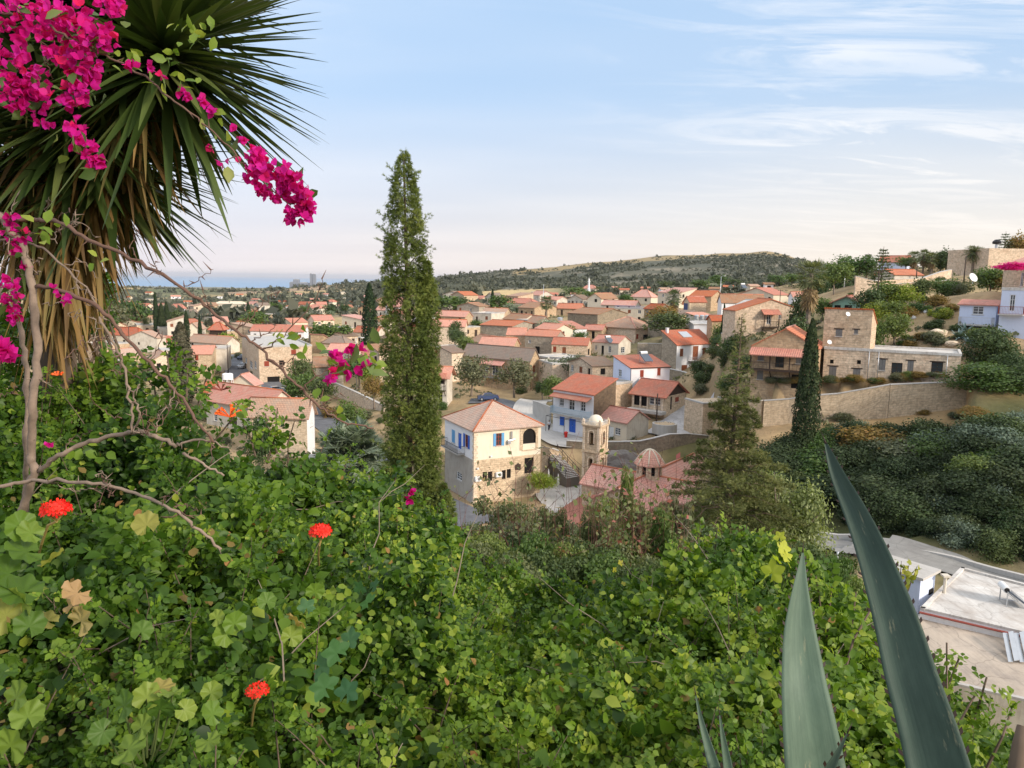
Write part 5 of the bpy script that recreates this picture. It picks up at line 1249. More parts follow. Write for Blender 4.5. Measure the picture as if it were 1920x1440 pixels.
# ---------------------------------------------------------------- streets and squares
strip('street',gp([(900,985),(830,955),(760,915),(700,868),(650,826),(600,786),(560,756,150),(520,736,165),(480,716,178),(450,697,190),(438,680,205),(432,668,222)]),6.6,ASPH,.12)
strip('parking_area',gp([(500,741,163),(560,758,150),(600,775,142)]),7,ASPH,.16)
strip('lane',[at(1008,744,146),at(994,757,138),at(990,772,130),at(1005,788,125),at(1030,806,121),at(1062,822,114.5),at(1085,827,113)],6.0,CONC,.14)
strip('lane',[at(880,752,143),at(930,757,142),at(975,768,134)],4.5,ASPH,.12)
strip('plaza',[at(1240,817,115),at(1265,808,118),at(1292,798,122),at(1300,788,127)],6.5,plaster('worn_concrete',(.56,.55,.56),(.36,.35,.34),.8,crack=.6),.2)
strip('valley_road',gp2([(1380,1003),(1450,1008),(1520,1016),(1600,1022),(1660,1029),(1720,1044),(1800,1069),(1920,1108),(2100,1180)]),3.6,plaster('pale_asphalt',(.30,.29,.27),(.2,.19,.18),.6,crack=.4),.14)
def cyard(name,pts,z,mat):
    q=MB();P=[onz(a,b,z) for a,b in pts];q.poly(P,[(p[0],p[1]) for p in P]);return tag(q.build(name,mat),kind='structure')
cyard('courtyard',[(1005,892),(1065,890),(1130,925),(1085,960),(1030,962),(1005,930)][::-1],-29.0,plaster('courtyard_paving',(.60,.57,.53),(.45,.41,.37),.5,crack=.5))
cyard('red_paving',[(1045,958),(1100,922),(1150,950),(1080,990)][::-1],-28.96,plaster('red_paving',(.40,.17,.12),(.3,.14,.1),.6))
# parapet of the valley road
P=gp2([(1520,1008),(1600,1014),(1660,1019),(1720,1033),(1800,1056),(1920,1093),(2100,1160)])
e=empty('road_parapet',P[0],0,'low pale concrete parapet following the far side of the valley road','wall');q=MB()
for a,b in zip(P[:-1],P[1:]):
    n=8
    for i in range(n):
        A=a+(b-a)*i/n;Bp=a+(b-a)*(i+1)/n;A[2]=Hs(A[0],A[1]);Bp[2]=Hs(Bp[0],Bp[1]);d=Bp-A;nn=np.array([-d[1],d[0],0]);nn/=np.linalg.norm(nn);q.obox(A-P[0]+np.array([0,0,-.3]),d,nn*.35,(0,0,.85))
q.build('parapet',CONC,e)
# ---------------------------------------------------------------- flat roofs at the lower right
def prism(name,top,z,depth,mats,label,cat='building',lip=0.):
    P=[onz(a,b,z) for a,b in top];O=P[0].copy();e=empty(name,O,0,label,cat);q=MB();P=[p-O for p in P];n=len(P)
    for i in range(n):
        a,b=P[i],P[(i+1)%n];L=float(np.linalg.norm(b-a));q.poly([a-(0,0,depth),b-(0,0,depth),b,a],[(0,0),(L,0),(L,depth),(0,depth)])
    q.build('wall',mats[0],e);q=MB();q.poly([p+np.array([0,0,.003]) for p in P],[(p[0],p[1]) for p in P]);ro=q.build('roof',mats[1],e)
    if lip:
        q=MB();c=sum(P)/n
        for i in range(n):
            a,b=P[i],P[(i+1)%n];d=b-a;nn=np.array([-d[1],d[0],0]);nn/=np.linalg.norm(nn)
            if nn@(c-a)<0:nn=-nn
            q.obox(a+np.array([0,0,.006]),d,nn*.22,(0,0,lip))
        q.build('parapet',mats[2],e)
    return e,P,O
e1,_,_=prism('flat_roofed_house',[(1725,1143),(2150,1242),(2080,1100),(1925,1098),(1802,1066)],-17.5,4.2,(WHITE,ROOFW,ROOFW),'flat-roofed house with whitewashed roof beside the valley road',lip=.12)
e2,_,_=prism('flat_roofed_house',[(1722,1152),(1690,1262),(2050,1345),(2180,1262)],-18.0,4.2,(OLDW,plaster('dusty_roof',(.50,.42,.34),(.34,.29,.25),.9,crack=.6),CONC),'flat-roofed house with dusty beige roof in front of the whitewashed roof',lip=.10)
q=MB();A=onz(1724,1148,-17.6);Bp=onz(2150,1248,-17.6);q.tube([A,Bp],.06,6);tag(q.build('red_pipe',plain('rusty_pipe',(.30,.07,.05),.6)),'long rusty red pipe lying along the edge between two flat roofs','pipe')
q=MB();P=onz(1748,1140,-18.6);e=empty('white_shed',P,R(38),'small white shed with barred side and grey flat roof, behind the agave','shed')
q.box(-1.9,0,-1.5,0,2.4,2.2);q.build('wall',BLUEW,e);q=MB();q.box(-2.1,-.2,2.203,.2,2.6,2.36);q.build('roof',CONC,e)
for i in range(5):
    q=MB();q.box(.003,.15+i*.45,-.6,.06,.4+i*.45,1.9);q.build('louvre',GREYP,e)
q=MB();q.box(-.7,-.06,1.0,-.2,-.003,1.3);q.build('window',HOLE,e)
solar_heater(onz(1893,1132,-17.5),R(75),'solar water heater with black end cap on the whitewashed roof',.60)
P=onz(1770,1112,-17.5);q=MB();q.tube([(0,0,0),(0,0,1.0)],.09,8);q.box(-.2,-.2,1.0,.2,.2,1.1);tag(q.build('roof_vent',OLDW,loc=P),'short capped vent pipe at the left edge of the whitewashed roof','vent')
q=MB();P=onz(1890,1245,-18.0)
for i in range(7):q.obox((i*.28,0,.1+.05*(i%2)),(.28,.05,.03*(1 if i%2 else -1)),(.9,1.9,.55),(0,0,.02))
tag(q.build('metal_sheets',GALV,loc=P),'loose corrugated metal sheets lying on the dusty beige roof','metal sheets')
# ---------------------------------------------------------------- poles and lamps
def pole(px,pt,d,lab,lamp=False,wood=True,cross=False,grp='poles and lamp posts in the village'):
    g=on_ground(px,d);top=at(px,pt,d)[2]-g[2]
    if top<2:top=6
    e=empty('street_lamp' if lamp else 'utility_pole',g,0,lab,'street lamp' if lamp else 'utility pole',grp)
    q=MB();q.tube([(0,0,-.5),(0,0,top)],[.14,.09],7);q.build('pole',WOODD if wood else GALV,e,smooth=True)
    if lamp:
        q=MB();q.tube([(0,0,top-.1),(.5,-.1,top+.15),(1.3,-.2,top+.2)],.05,6);q.build('arm',GALV,e);q=MB();q.box(1.1,-.35,top+.08,1.8,-.1,top+.22);q.build('lamp_head',WHITEP,e)
    if cross:
        q=MB();q.beam((-.8,0,top-.3),(.8,0,top-.3),.1)
        for x in(-.7,0,.7):q.tube([(x,0,top-.25),(x,0,top-.05)],.04,6)
        q.build('crossarm',WOODD,e)
    return g+np.array([0,0,top])
T=[pole(1239,738,115.5,'bare brown pole on the plaza left of the concrete slope'),
 pole(424,645,186,'dark pole standing before the pale house by the side street'),
 pole(1641,506,121,'slim pole in front of the garden trees, left part of the hillside',cross=True),
 pole(1800,481,150,'slim pole against the fortress-like stone wall'),
 pole(240,612,235,'dark pole in front of the red hip roof at the left'),
 pole(667,634,160,'grey street lamp right of the faded orange roof',lamp=True,wood=False),
 pole(1578,505,190,'thin lamp post behind the pavilion, against the green slope',lamp=True,wood=False),
 pole(1348,518,290,'tall thin lamp post below the scrubby hill',lamp=True,wood=False),
 pole(1711,496,165,'wooden pole above the low orange roof on the skyline',cross=True),
 pole(1018,533,300,'thin pole beside the fan palm',wood=False),
 pole(455,600,260,'thin pole by the timber house in the middle distance'),
 pole(1460,543,240,'dark pole before the white annexe with dark upper window',cross=True),
 pole(1605,1035,44,'concrete pole with wires low in the valley, left of the long agave leaf',wood=False,cross=True),
 pole(1712,1080,36,'dark pole beside the small white shed, in front of the agave leaf')]
q=MB()
def wire(q,a,b,sag):
    pts=[a+(b-a)*t-np.array([0,0,sag*4*t*(1-t)]) for t in np.linspace(0,1,10)];q.tube(pts,.02,4,cap=False)
wire(q,T[12]+np.array([0,0,-.2]),T[13]+np.array([0,0,-.3]),.6)
tag(q.build('overhead_wire',BLACKM),'thin black overhead wire between the valley poles','wire')
# ---------------------------------------------------------------- cars
def car_proto():
    e=empty('parked_car',(0,0,0));import bmesh
    prof=[(-2.05,.32),(-2.08,.62),(-1.95,.86),(-1.2,.95),(-.75,1.36),(.55,1.42),(1.35,1.0),(1.95,.93),(2.06,.6),(2.02,.30)]
    q=MB()
    for s in(-1,1):
        w=lambda z:.83-.16*max(0,(z-.9))/.5
        pts=[(x,s*w(z),z) for x,z in prof];q.poly(pts[::s])
    for i in range(len(prof)):
        (x0,z0),(x1,z1)=prof[i],prof[(i+1)%len(prof)];w=lambda z:.83-.16*max(0,(z-.9))/.5
        q.poly([(x0,-w(z0),z0),(x0,w(z0),z0),(x1,w(z1),z1),(x1,-w(z1),z1)])
    body=q.build('body',WHITEP,e)
    q=MB()
    for s in(-1,1):q.poly([(-1.05,s*.815,.97),(-.68,s*.70,1.31),(.5,s*.69,1.36),(1.15,s*.81,1.0)][::-s])
    q.poly([(-1.17,-.72,.985),(-1.17,.72,.985),(-.80,.62,1.33),(-.80,-.62,1.33)][::-1]);q.poly([(1.30,-.72,1.045),(1.30,.72,1.045),(.62,.62,1.41),(.62,-.62,1.41)]);q.build('windows',GLASS,e)
    for x in(-1.3,1.3):
        for s in(-1,1):
            q=MB();q.tube([(x,s*.70,.32),(x,s*.87,.32)],.32,16);wh=q.build('wheel',plain('tyre',(.02,.02,.02),.8),e);q=MB();q.tube([(x,s*.865,.32),(x,s*.885,.32)],.19,12);q.build('rim',GALV,wh)
    for s in(-1,1):
        q=MB();q.box(-2.10,s*.62-.15,.62,-2.02,s*.62+.15,.76);q.build('headlight',GLASS,e);q=MB();q.box(2.02,s*.62-.14,.66,2.09,s*.62+.14,.82);q.build('tail_light',RED_GL,e)
    return e
cp=car_proto()
def copy_t(o,parent=None):
    c=o.copy();C.objects.link(c);c.parent=parent
    for ch in list(o.children):copy_t(ch,c)
    return c
CARS=[(516,741,165,30,(.45,.48,.52),'silver car, leftmost of the row parked under green trees'),(525,745,162,30,(.50,.55,.60),'second silver car in the row parked under green trees'),(534,749,159,30,(.03,.03,.035),'black car in the middle of the parked row'),(545,752,156,30,(.02,.02,.025),'black car with pale sign at the right end of the parked row'),
 (915,754,143,8,(.07,.10,.20),'dark blue car parked behind the hip-roofed cream house'),(457,690,196,80,(.4,.42,.44),'grey car on the side street in front of the tall stone house'),(630,806,125,125,(.62,.62,.62),'pale car half hidden by the tree beside the street'),(456,676,212,80,(.03,.04,.07),'dark car farther up the side street')]
for i,(px,py,d,rz,col,lab) in enumerate(CARS):
    c=cp if i==0 else copy_t(cp);g=at(px,py,d);g[2]=Hs(g[0],g[1])+.14;c.location=g;c.rotation_euler.z=R(rz);tag(c,lab,'car','cars parked in the village')
    b=[k for k in c.children if k.name.startswith('body')][0];b.data=b.data.copy();b.data.materials[0]=plain('car_paint_%d'%i,col,.25,.3,.05,spec=.6)
# ---------------------------------------------------------------- the man in the lane
def person():
    g=at(1029,817,122);g[2]=Hs(g[0],g[1])+.15
    e=empty('person',g,R(20),'person in white shirt and dark trousers walking away up the lane','person')
    J={'pel':(0,0,.93,.14),'spi':(0,0,1.15,.13),'che':(0,.02,1.38,.16),'nec':(0,.0,1.50,.055),'hd0':(0,-.01,1.60,.085),'hd1':(0,-.01,1.72,.075),
       'shl':(-.19,0,1.41,.06),'ell':(-.25,.03,1.15,.045),'wrl':(-.24,-.08,.93,.033),'hal':(-.24,-.11,.84,.03),'shr':(.19,0,1.41,.06),'elr':(.25,.04,1.16,.045),'wrr':(.25,.12,.95,.033),'har':(.25,.14,.86,.03),
       'hil':(-.09,0,.88,.095),'knl':(-.10,-.10,.50,.065),'anl':(-.10,.05,.10,.045),'tol':(-.10,-.13,.05,.04),'hir':(.09,0,.88,.095),'knr':(.10,.03,.49,.065),'anr':(.10,.22,.12,.045),'tor':(.10,.08,.05,.04)}
    E=[('pel','spi'),('spi','che'),('che','nec'),('nec','hd0'),('hd0','hd1'),('che','shl'),('shl','ell'),('ell','wrl'),('wrl','hal'),('che','shr'),('shr','elr'),('elr','wrr'),('wrr','har'),('pel','hil'),('hil','knl'),('knl','anl'),('anl','tol'),('pel','hir'),('hir','knr'),('knr','anr'),('anr','tor')]
    def skin(name,keys,edges,mat,add=0.,scale=1.):
        k=list(keys);me=bpy.data.meshes.new(name);me.from_pydata([J[x][:3] for x in k],[(k.index(a),k.index(b)) for a,b in edges],[])
        o=bpy.data.objects.new(name,me);C.objects.link(o);o.parent=e;o.modifiers.new('skin','SKIN');o.modifiers.new('sub','SUBSURF').levels=1;o.modifiers['sub'].render_levels=1
        for i,x in enumerate(k):me.skin_vertices[0].data[i].radius=(J[x][3]+add,)*2
        me.skin_vertices[0].data[0].use_root=True;me.materials.append(mat);return o
    skin('body',J.keys(),E,plain('skin',(.42,.24,.16),.6,var=.1))
    u=['pel','spi','che','shl','ell','shr','elr'];skin('shirt',u,[e_ for e_ in E if e_[0] in u and e_[1] in u],plain('white_shirt',(.72,.74,.78),.8,var=.1),.02)
    l=['pel','hil','knl','anl','hir','knr','anr'];skin('trousers',l,[e_ for e_ in E if e_[0] in l and e_[1] in l],plain('dark_trousers',(.02,.025,.05),.8),.016)
    q=MB();q.lathe([(.0,1.70),(.09,1.70),(.097,1.74),(.08,1.79),(.0,1.82)],(0,.0,-.0),14);q.build('hair',plain('dark_hair',(.02,.015,.01),.8),e,smooth=True)
person()
P=at(1061,818,117);P[2]=Hs(P[0],P[1])+.16;e=empty('red_bin',P,0,'small bright red bin standing before the blue doors','bin');q=MB();q.lathe([(.0,0),(.22,0),(.30,.75),(.0,.75)],(0,0,0),14);q.build('bin',RED_GL,e);q=MB();q.lathe([(.33,.753),(.33,.82),(.15,.93),(.0,.95)],(0,0,0),14);q.build('lid',RED_GL,e)
for px,py,lab in((1046,922,'closed white parasol standing on the courtyard, right one'),(1028,912,'closed white parasol standing on the courtyard, left one')):
    P=onz(px,py,-29.0);e=empty('closed_parasol',P,0,lab,'parasol','closed parasols in the courtyard');q=MB();q.tube([(0,0,0),(0,0,2.6)],.03,6);q.build('pole',GALV,e);q=MB();q.lathe([(.10,.9),(.2,1.1),(.13,1.9),(.03,2.55)],(0,0,0),10);q.build('canopy',WHITEP,e,smooth=True)
    q=MB();q.lathe([(0,0),(.3,0),(.3,.1),(0,.1)],(0,0,0),12);q.build('base',CONC,e)
P=onz(1037,905,-29.0);e=empty('flag_pole',P,0,'short flag pole with limp yellow flag beside the green canopy','flag');q=MB();q.tube([(0,0,0),(0,0,3.3)],.03,6);q.build('pole',GALV,e);q=MB()
for i in range(5):q.poly([(.03+.02*(i%2),0+i*.02,3.2-i*.32),(.30-.05*(i%2),.05,3.1-i*.32),(.26+.04*(i%2),.06,2.78-i*.32),(.03+.02*((i+1)%2),.02+i*.02,2.88-i*.32)])
q.build('flag',plain('yellow_cloth',(.75,.50,.05),.8),e)
# ---------------------------------------------------------------- tall things on the coast, minaret, skyline
def far_tower(px,pt,d,w,lab,name='tower_block',n=1,mat=None,cat='tower'):
    x=ray(px,530)[0]*d;z0=Hs(x,d)-8;top=at(px,pt,d)[2]
    e=empty(name,(x,d,z0),0,lab,cat,'plant on the coast' if d>5000 else None);q=MB()
    q.box(-w/2,-w/2,0,w/2,w/2,top-z0)
    for i in range(10):q.box(-w/2-1,-w/2-1,(top-z0)*(i+.5)/10,w/2+1,w/2+1,(top-z0)*(i+.5)/10+2)
    q.build('shaft',mat or CONC,e);q=MB();q.box(-w*.3,-w*.3,top-z0+.01,w*.3,w*.3,top-z0+6);q.build('head',CONC,e)
HZ=plain('concrete_tower',(.20,.21,.24),.9)
far_tower(583.5,513,8600,24,'tall slim concrete tower on the coast, left of the twin','tower',mat=HZ);far_tower(589.5,514,8600,34,'broader concrete tower on the coast, right of the twin','tower',mat=HZ)
far_tower(556,524,8700,60,'domed silo building of the coastal plant','silo',mat=HZ);far_tower(570,530,8650,110,'long low hall at the foot of the coastal towers','industrial_hall',mat=HZ);far_tower(599,529,8650,50,'low grey block right of the coastal towers','industrial_hall',mat=HZ)
far_tower(548,529,8700,50,'low grey block at the left end of the coastal plant','industrial_hall',mat=HZ)
P=at(1104,541,515);e=empty('minaret',P,0,'thin white minaret beside the distant church','minaret');q=MB();q.lathe([(1.0,-4),(1.0,0),(.7,.3),(.7,4.5),(1.0,4.6),(1.0,4.9),(.5,5),(.5,6),(.02,7.5)],(0,0,0),12);q.build('shaft',WHITE,e)
P=at(1868,466,185);e=empty('chimney_cowl',P,0,'dark round chimney cowl on the skyline roof, under a small conifer','chimney');q=MB();q.tube([(0,0,-1.5),(0,0,1)],.35,8);q.build('pipe',GALV,e);q=MB();q.lathe([(.0,1.0),(.9,1.1),(1.0,1.6),(.5,2.1),(0,2.2)],(0,0,0),12);q.build('cowl',BLACKM,e)
# plain blue balustrade, garden stones, pots
h=[h for h in HOUSES if 'blue balustrade' in h['label']][0];q=MB()
for i in range(30):
    y=h['B']*i/29;q.beam((-.02,y,h['H']+.1),(-.02,y,h['H']+1.1),.05)
q.beam((-.02,0,h['H']+1.1),(-.02,h['B'],h['H']+1.1),.08);q.build('balustrade',plain('lilac_blue_paint',(.30,.34,.62),.5),h['root'])
for i,(px,py,d,s) in enumerate([(1722,592,117,.5),(1735,596,115,.45),(1752,585,118,.6),(1712,602,114,.4),(1745,601,114,.4),(1730,580,120,.5),(1760,594,116,.45),(1700,588,118,.4)]):
    g=on_ground(px,d);rock('garden_stone',g+np.array([0,0,s*.2]),(s,s*.8,s*.8),20+i,'whitewashed boulder among plants in the hillside garden',WHITE)['group']='whitewashed garden boulders'
# far houses scattered over the plain
grp='small far houses on the plain'
for i,(px,py,w) in enumerate(PLAINH):
    g=ground_at(px,py,300,6000)
    if g is None:continue
    d=g[1];L=w*d/F;Hh=min(7,max(3.0,L*.3));r=R(random.uniform(-25,25));D=L*.6
    e=empty('far_house',g+np.array([0,0,-.3]),r,None,'house',grp);wm=random.choice([WHITE,CREAM2,OLDW,CREAM,WHITE]);rm=random.choice([RED,PNKT,OLDT,REDO,None])
    tag(e,'small far house on the plain with pale walls')
    q=MB();q.box(-L/2,-D/2,-2,L/2,D/2,Hh);
    if rm:
        for x in(-L/2,L/2):q.poly([(x,-D/2,Hh),(x,D/2,Hh),(x,0,Hh+L*.13)][::(1 if x>0 else -1)])
    q.build('wall',wm,e)
    q=MB()
    if rm:
        for s in(-1,1):
            pts=[(-L/2-.5,s*(D/2+.5),Hh-.1),(L/2+.5,s*(D/2+.5),Hh-.1),(L/2+.5,0,Hh+L*.14+.1),(-L/2-.5,0,Hh+L*.14+.1)]
            if s>0:pts=[pts[1],pts[0],pts[3],pts[2]]
            slab(q,pts,puv(pts,(1,0,0),(0,1,.2)),.2)
    else:q.box(-L/2-.2,-D/2-.2,Hh+.01,L/2+.2,D/2+.2,Hh+.4)
    q.build('roof',rm or ROOFW,e)
    for k in range(max(1,int(L/5))):
        q=MB();x=-L/2+L*(k+.5)/max(1,int(L/5));q.box(x-.7,-D/2-.05,Hh*.35,x+.7,-D/2+.1,Hh*.75);q.build('window',HOLE,e)
# ---------------------------------------------------------------- vegetation meshes
def blob_crown(n,rng,k=16,flat=1.,bush=False,rb=(.16,.28)):
    """points and normals in a crown of unit height; radius about .5"""
    c=[];
    for i in range(k):
        a=rng.uniform(0,2*math.pi);r=.34*math.sqrt(rng.random());z=(rng.uniform(.12,.72) if bush else rng.uniform(.42,.84))
        r*=(1-.55*abs(z-(.35 if bush else .62))/.5);c.append((r*math.cos(a),r*math.sin(a),z,rng.uniform(*rb)*(1 if not bush else 1.05)))
    c=np.array(c);w=c[:,3]**2;i=rng.choice(k,n,p=w/w.sum());d=rng.normal(size=(n,3));d/=np.linalg.norm(d,axis=1,keepdims=True)
    rr=c[i,3]*(rng.random(n)**.35)*rng.uniform(.72,1.25,n)*np.where(rng.random(n)<.07,1.35,1.);P=c[i,:3]+d*rr[:,None]*np.array([1,1,.8*flat])
    if bush:P[:,2]=np.abs(P[:,2])
    return P,d+rng.normal(size=(n,3))*.7+np.array([0,0,.35])
def crown_mesh(name,n,size,mat,seed,T=T_QUAD,asp=(1,1,1),**kw):
    r=np.random.default_rng(seed);P,Nv=blob_crown(n,r,**kw)
    S=size*r.uniform(.6,1.35,n)[:,None]*np.array(asp)[None]
    # leaves of one branch share a tone
    tone=np.clip(.45*vnoise(P[:,0]*9+seed,P[:,1]*9+P[:,2]*7,seed)+.55*r.random(n),0,1)
    return leaf_mesh(name,T,P,frames(Nv,r),S,mat,tone,rng=r,smooth=False)
def limb_trunk(name,mat,seed,base=.028,h=.62,k=6):
    r=random.Random(seed);q=MB();top=(r.uniform(-.04,.04),r.uniform(-.04,.04),h*.62)
    q.tube([(0,0,-.06),(0,0,.05),(top[0]*.5,top[1]*.5,h*.35),top],[base*1.5,base*1.05,base*.85,base*.7],8)
    for i in range(k):
        a=2*math.pi*i/k+r.uniform(-.4,.4);R_=r.uniform(.18,.34);z=r.uniform(.55,.85)
        s=np.array([top[0]*.7,top[1]*.7,h*r.uniform(.38,.6)]);e=np.array([R_*math.cos(a),R_*math.sin(a),z]);m=(s+e)/2+np.array([r.uniform(-.04,.04),r.uniform(-.04,.04),.04])
        q.tube([s,m,e],[base*.55,base*.35,base*.12],6)
        for _ in range(2):
            e2=m+np.array([r.uniform(-.14,.14),r.uniform(-.14,.14),r.uniform(.08,.2)]);q.tube([m,e2],[base*.25,base*.07],5)
    o=q.build(name,mat,smooth=True);me=o.data;bpy.data.objects.remove(o);return me
MATS={'d':G_DARK,'m':G_MID,'o':G_OLIVE,'y':G_YEL,'s':G_SIL,'r':G_RUST}
TR={};TK=[limb_trunk('trunk',BARKG,i) for i in range(3)]
def tree_mesh(k,v,lod):
    key=(k,v,lod)
    if key not in TR:
        n,s={0:(5200,.042),1:(2200,.062),2:(700,.10)}[lod]
        if k=='o':n=int(n*.8)
        TR[key]=crown_mesh('crown',n,s,MATS[k],11+v*7+ord(k[0]),k=18)
    return TR[key]
G_BANK=leafmat('leaf_bank_dark',[(0,(.020,.034,.014)),(.6,(.042,.064,.026)),(1,(.085,.11,.05))],.15,.6,.15,.25)
MATS['k']=G_BANK;MATS['p']=leafmat('leaf_prickly_pear',[(0,(.07,.10,.065)),(1,(.19,.24,.17))],.15,.6,.2,.15)
BS={}
def bush_mesh(k,v,lod):
    key=(k,v,lod)
    if key not in BS:
        n,s={0:(9000,.045),1:(3000,.075),2:(900,.13)}[lod]
        BS[key]=crown_mesh('shrub',n,s,MATS[k],91+v*13+ord(k[0]),bush=True,k=20)
    return BS[key]
rv=random.Random(5)
def lod_of(d):return 0 if d<100 else 1 if d<220 else 2
def tree(P,h,w,kind,label,group=None,name='tree',cat='tree',v=None):
    v=rv.randrange(3) if v is None else v;d=P[1]
    e=empty(name,P,rv.uniform(0,6.28),label,cat,group)
    c=link('crown',tree_mesh(kind,v,lod_of(d)),e);c.scale=(w,w,h)
    t=link('trunk',TK[v%3],e);t.scale=(h*.9,h*.9,h)
    return e
def shrub(P,h,w,kind,label,group,v=None,name='shrub',cat='shrub'):
    v=rv.randrange(3) if v is None else v
    o=link(name,bush_mesh(kind,v,lod_of(P[1])),None,P+np.array([0,0,-.15*h]));o.scale=(w,w,h);o.rotation_euler.z=rv.uniform(0,6.28)
    return tag(o,label,cat,group)
def gd(px,py,pt=None,d=None):                   # ground point from its photo pixel (or column and depth)
    if d:return on_ground(px,d)
    g=ground_at(px,py,25,3000);return g
# --- dark slim cypresses
def cyp_mesh(n,seed,size,mat=G_CYP,rag=.12,w0=.5):
    r=np.random.default_rng(seed);t=r.random(n)**.9;a=r.uniform(0,2*math.pi,n)
    prof=w0*np.clip(np.minimum(1,(t+.03)/.16),0,1)**.6*np.clip((1-t)/.55,0,1)**.62
    lum=.82+.36*vnoise(a*2.2+3,t*16,seed);R_=prof*lum*(1-rag*r.random(n)**2*3);R_=np.maximum(R_,.0)
    P=np.stack([R_*np.cos(a),R_*np.sin(a),t],1);Nv=np.stack([np.cos(a),np.sin(a),np.full(n,.15)],1)+r.normal(size=(n,3))*.35
    S=size*r.uniform(.6,1.3,n)[:,None]*np.array([1.6,1.,1.])
    return P,Nv,S,t
def cypress_mesh(n,seed,size,mat,asp,**k):
    """unit height; asp = width/height used to keep the sprays undistorted"""
    P,Nv,S,t=cyp_mesh(n,seed,size,**k);P=P*np.array([asp,asp,1]);r=np.random.default_rng(seed+1)
    Y=np.tile([0,0,1.],(n,1));return leaf_mesh('crown',T_QUAD,P,frames(Nv,r,Y+r.normal(size=(n,3))*.25),S,mat,rng=r,smooth=False)
CY=[cypress_mesh(5000,3,.022,G_CYP,.17),cypress_mesh(5000,4,.022,G_CYP,.22),cypress_mesh(9000,8,.016,G_CYP,.20)]
def cypress(px,base,top,d,wpx,label,v=0,grp=None,mesh=None):
    P=on_ground(px,d);h=at(px,top,d)[2]-P[2];w=wpx*d/F
    e=empty('cypress',P,rv.uniform(0,6),label,'cypress',grp)
    asp={0:.17,1:.22,2:.20}[v];c=link('crown',mesh or CY[v],e);k=w/(h*asp);c.scale=(h*k,h*k,h)
    q=MB();q.tube([(0,0,-.4),(0,0,h*.3),(0,0,h*.8)],[.22,.14,.04],7);q.build('trunk',BARK,e)
    return e
cypress(1524,850,600,80,47,'dark slender cypress before the flat-roofed stone house, its top leaning',2)
cypress(693,658,532,215,30,'dark rounded cypress just left of the tallest cypress',1)
cypress(923,578,542,330,9,'thin young cypress standing before the straw-coloured field',0)
cypress(1357,617,571,160,11,'thin young cypress beside the white shed',0)
cypress(466,592,566,430,9,'thin cypress beside a small white house on the plain',0)
cypress(293,622,549,300,11,'tallest and leftmost of three cypresses in a dark clump',0,'dark clump of cypresses at the left')
cypress(303,624,568,300,15,'middle cypress of three in a dark clump',1,'dark clump of cypresses at the left')
cypress(313,622,566,305,13,'right cypress of three in a dark clump',1,'dark clump of cypresses at the left')
cypress(349,640,583,262,13,'cypress left of the tall cream gabled house',1)
cypress(374,634,591,255,8,'thin dark cypress right of the tall cream gabled house',0)
G_DCYP=leafmat('leaf_dry_cypress',[(0,(.05,.05,.03)),(.6,(.10,.095,.06)),(1,(.17,.15,.10))],.15,.8,.1)
cypress(337,712,606,150,52,'dull brownish grey cypress, half dead, left of the orange-roofed cream house',1,mesh=cypress_mesh(6000,44,.024,G_DCYP,.22,rag=.3))
# --- palms
def palm_mesh(nf,L,droop,seed,mat,up=.9,leafl=.28,dead=False,fan=False,wd=.055):
    r=np.random.default_rng(seed);P=[];Nn=[];Y=[];S=[];st=MB()
    for i in range(nf):
        a=2*math.pi*(i*.381966)+r.uniform(-.2,.2);el=up*(1-2.0*((i+.5)/nf)**1.1) if not dead else r.uniform(-1.4,-1.05)
        d=np.array([math.cos(a)*math.cos(el),math.sin(a)*math.cos(el),math.sin(el)]);side=np.array([-math.sin(a),math.cos(a),0]);m=12;prev=None;pts=[]
        l=L*r.uniform(.8,1.1)
        for j in range(m+1):
            t=j/m;p=d*l*t*(1-.18*t*droop)+np.array([0,0,-droop*l*.55*t*t]);pts.append(p)
        st.tube(pts,[.022*L*(1-.8*j/m) for j in range(m+1)],4,cap=False)
        if fan:
            c=pts[m//2+1];tg=(pts[m//2+2]-pts[m//2]);tg/=np.linalg.norm(tg)
            for q in range(16):
                b=(q/15-.5)*3.3;v=tg*math.cos(b)+side*math.sin(b);P.append(c);Y.append(v);Nn.append(np.cross(side,tg)+r.normal(size=3)*.15);S.append(l*.52*(1-.25*abs(b)/1.65))
        else:
            for j in range(2,m*3):
                t=j/(m*3);p0=pts[int(t*m)];p1=pts[min(m,int(t*m)+1)];f=t*m-int(t*m);p=p0*(1-f)+p1*f;tg=(p1-p0);tg/=max(1e-6,np.linalg.norm(tg))
                for s in(-1,1):
                    v=side*s*.8+tg*.65+np.array([0,0,-.15+.25*r.random()]);P.append(p);Y.append(v);Nn.append(np.cross(v,tg)*s+r.normal(size=3)*.2);S.append(L*leafl*math.sin(math.pi*min(1,t*.92+.08))**.5*r.uniform(.8,1.1))
    P=np.array(P);Y=np.array(Y);Nn=np.array(Nn);S=np.array(S)
    T=(np.array([[0,0,0],[wd,.5,.01],[0,1,-.12],[-wd,.5,.01]],float),np.array([[0,1,2,3]])) if not fan else (np.array([[0,0,0],[.07,.6,.0],[0,1,-.15],[-.07,.6,.0]],float),np.array([[0,1,2,3]]))
    V,Fc=scatter(T,P,frames(Nn,r,Y),S);n0=len(V)
    V2=np.array(st.v);F2=np.array(st.f)+n0
    return np_mesh('fronds',np.vstack([V,V2]),[np.vstack([Fc,F2])],mat,np.concatenate([r.random(len(P)),np.full(len(F2),.3)]))
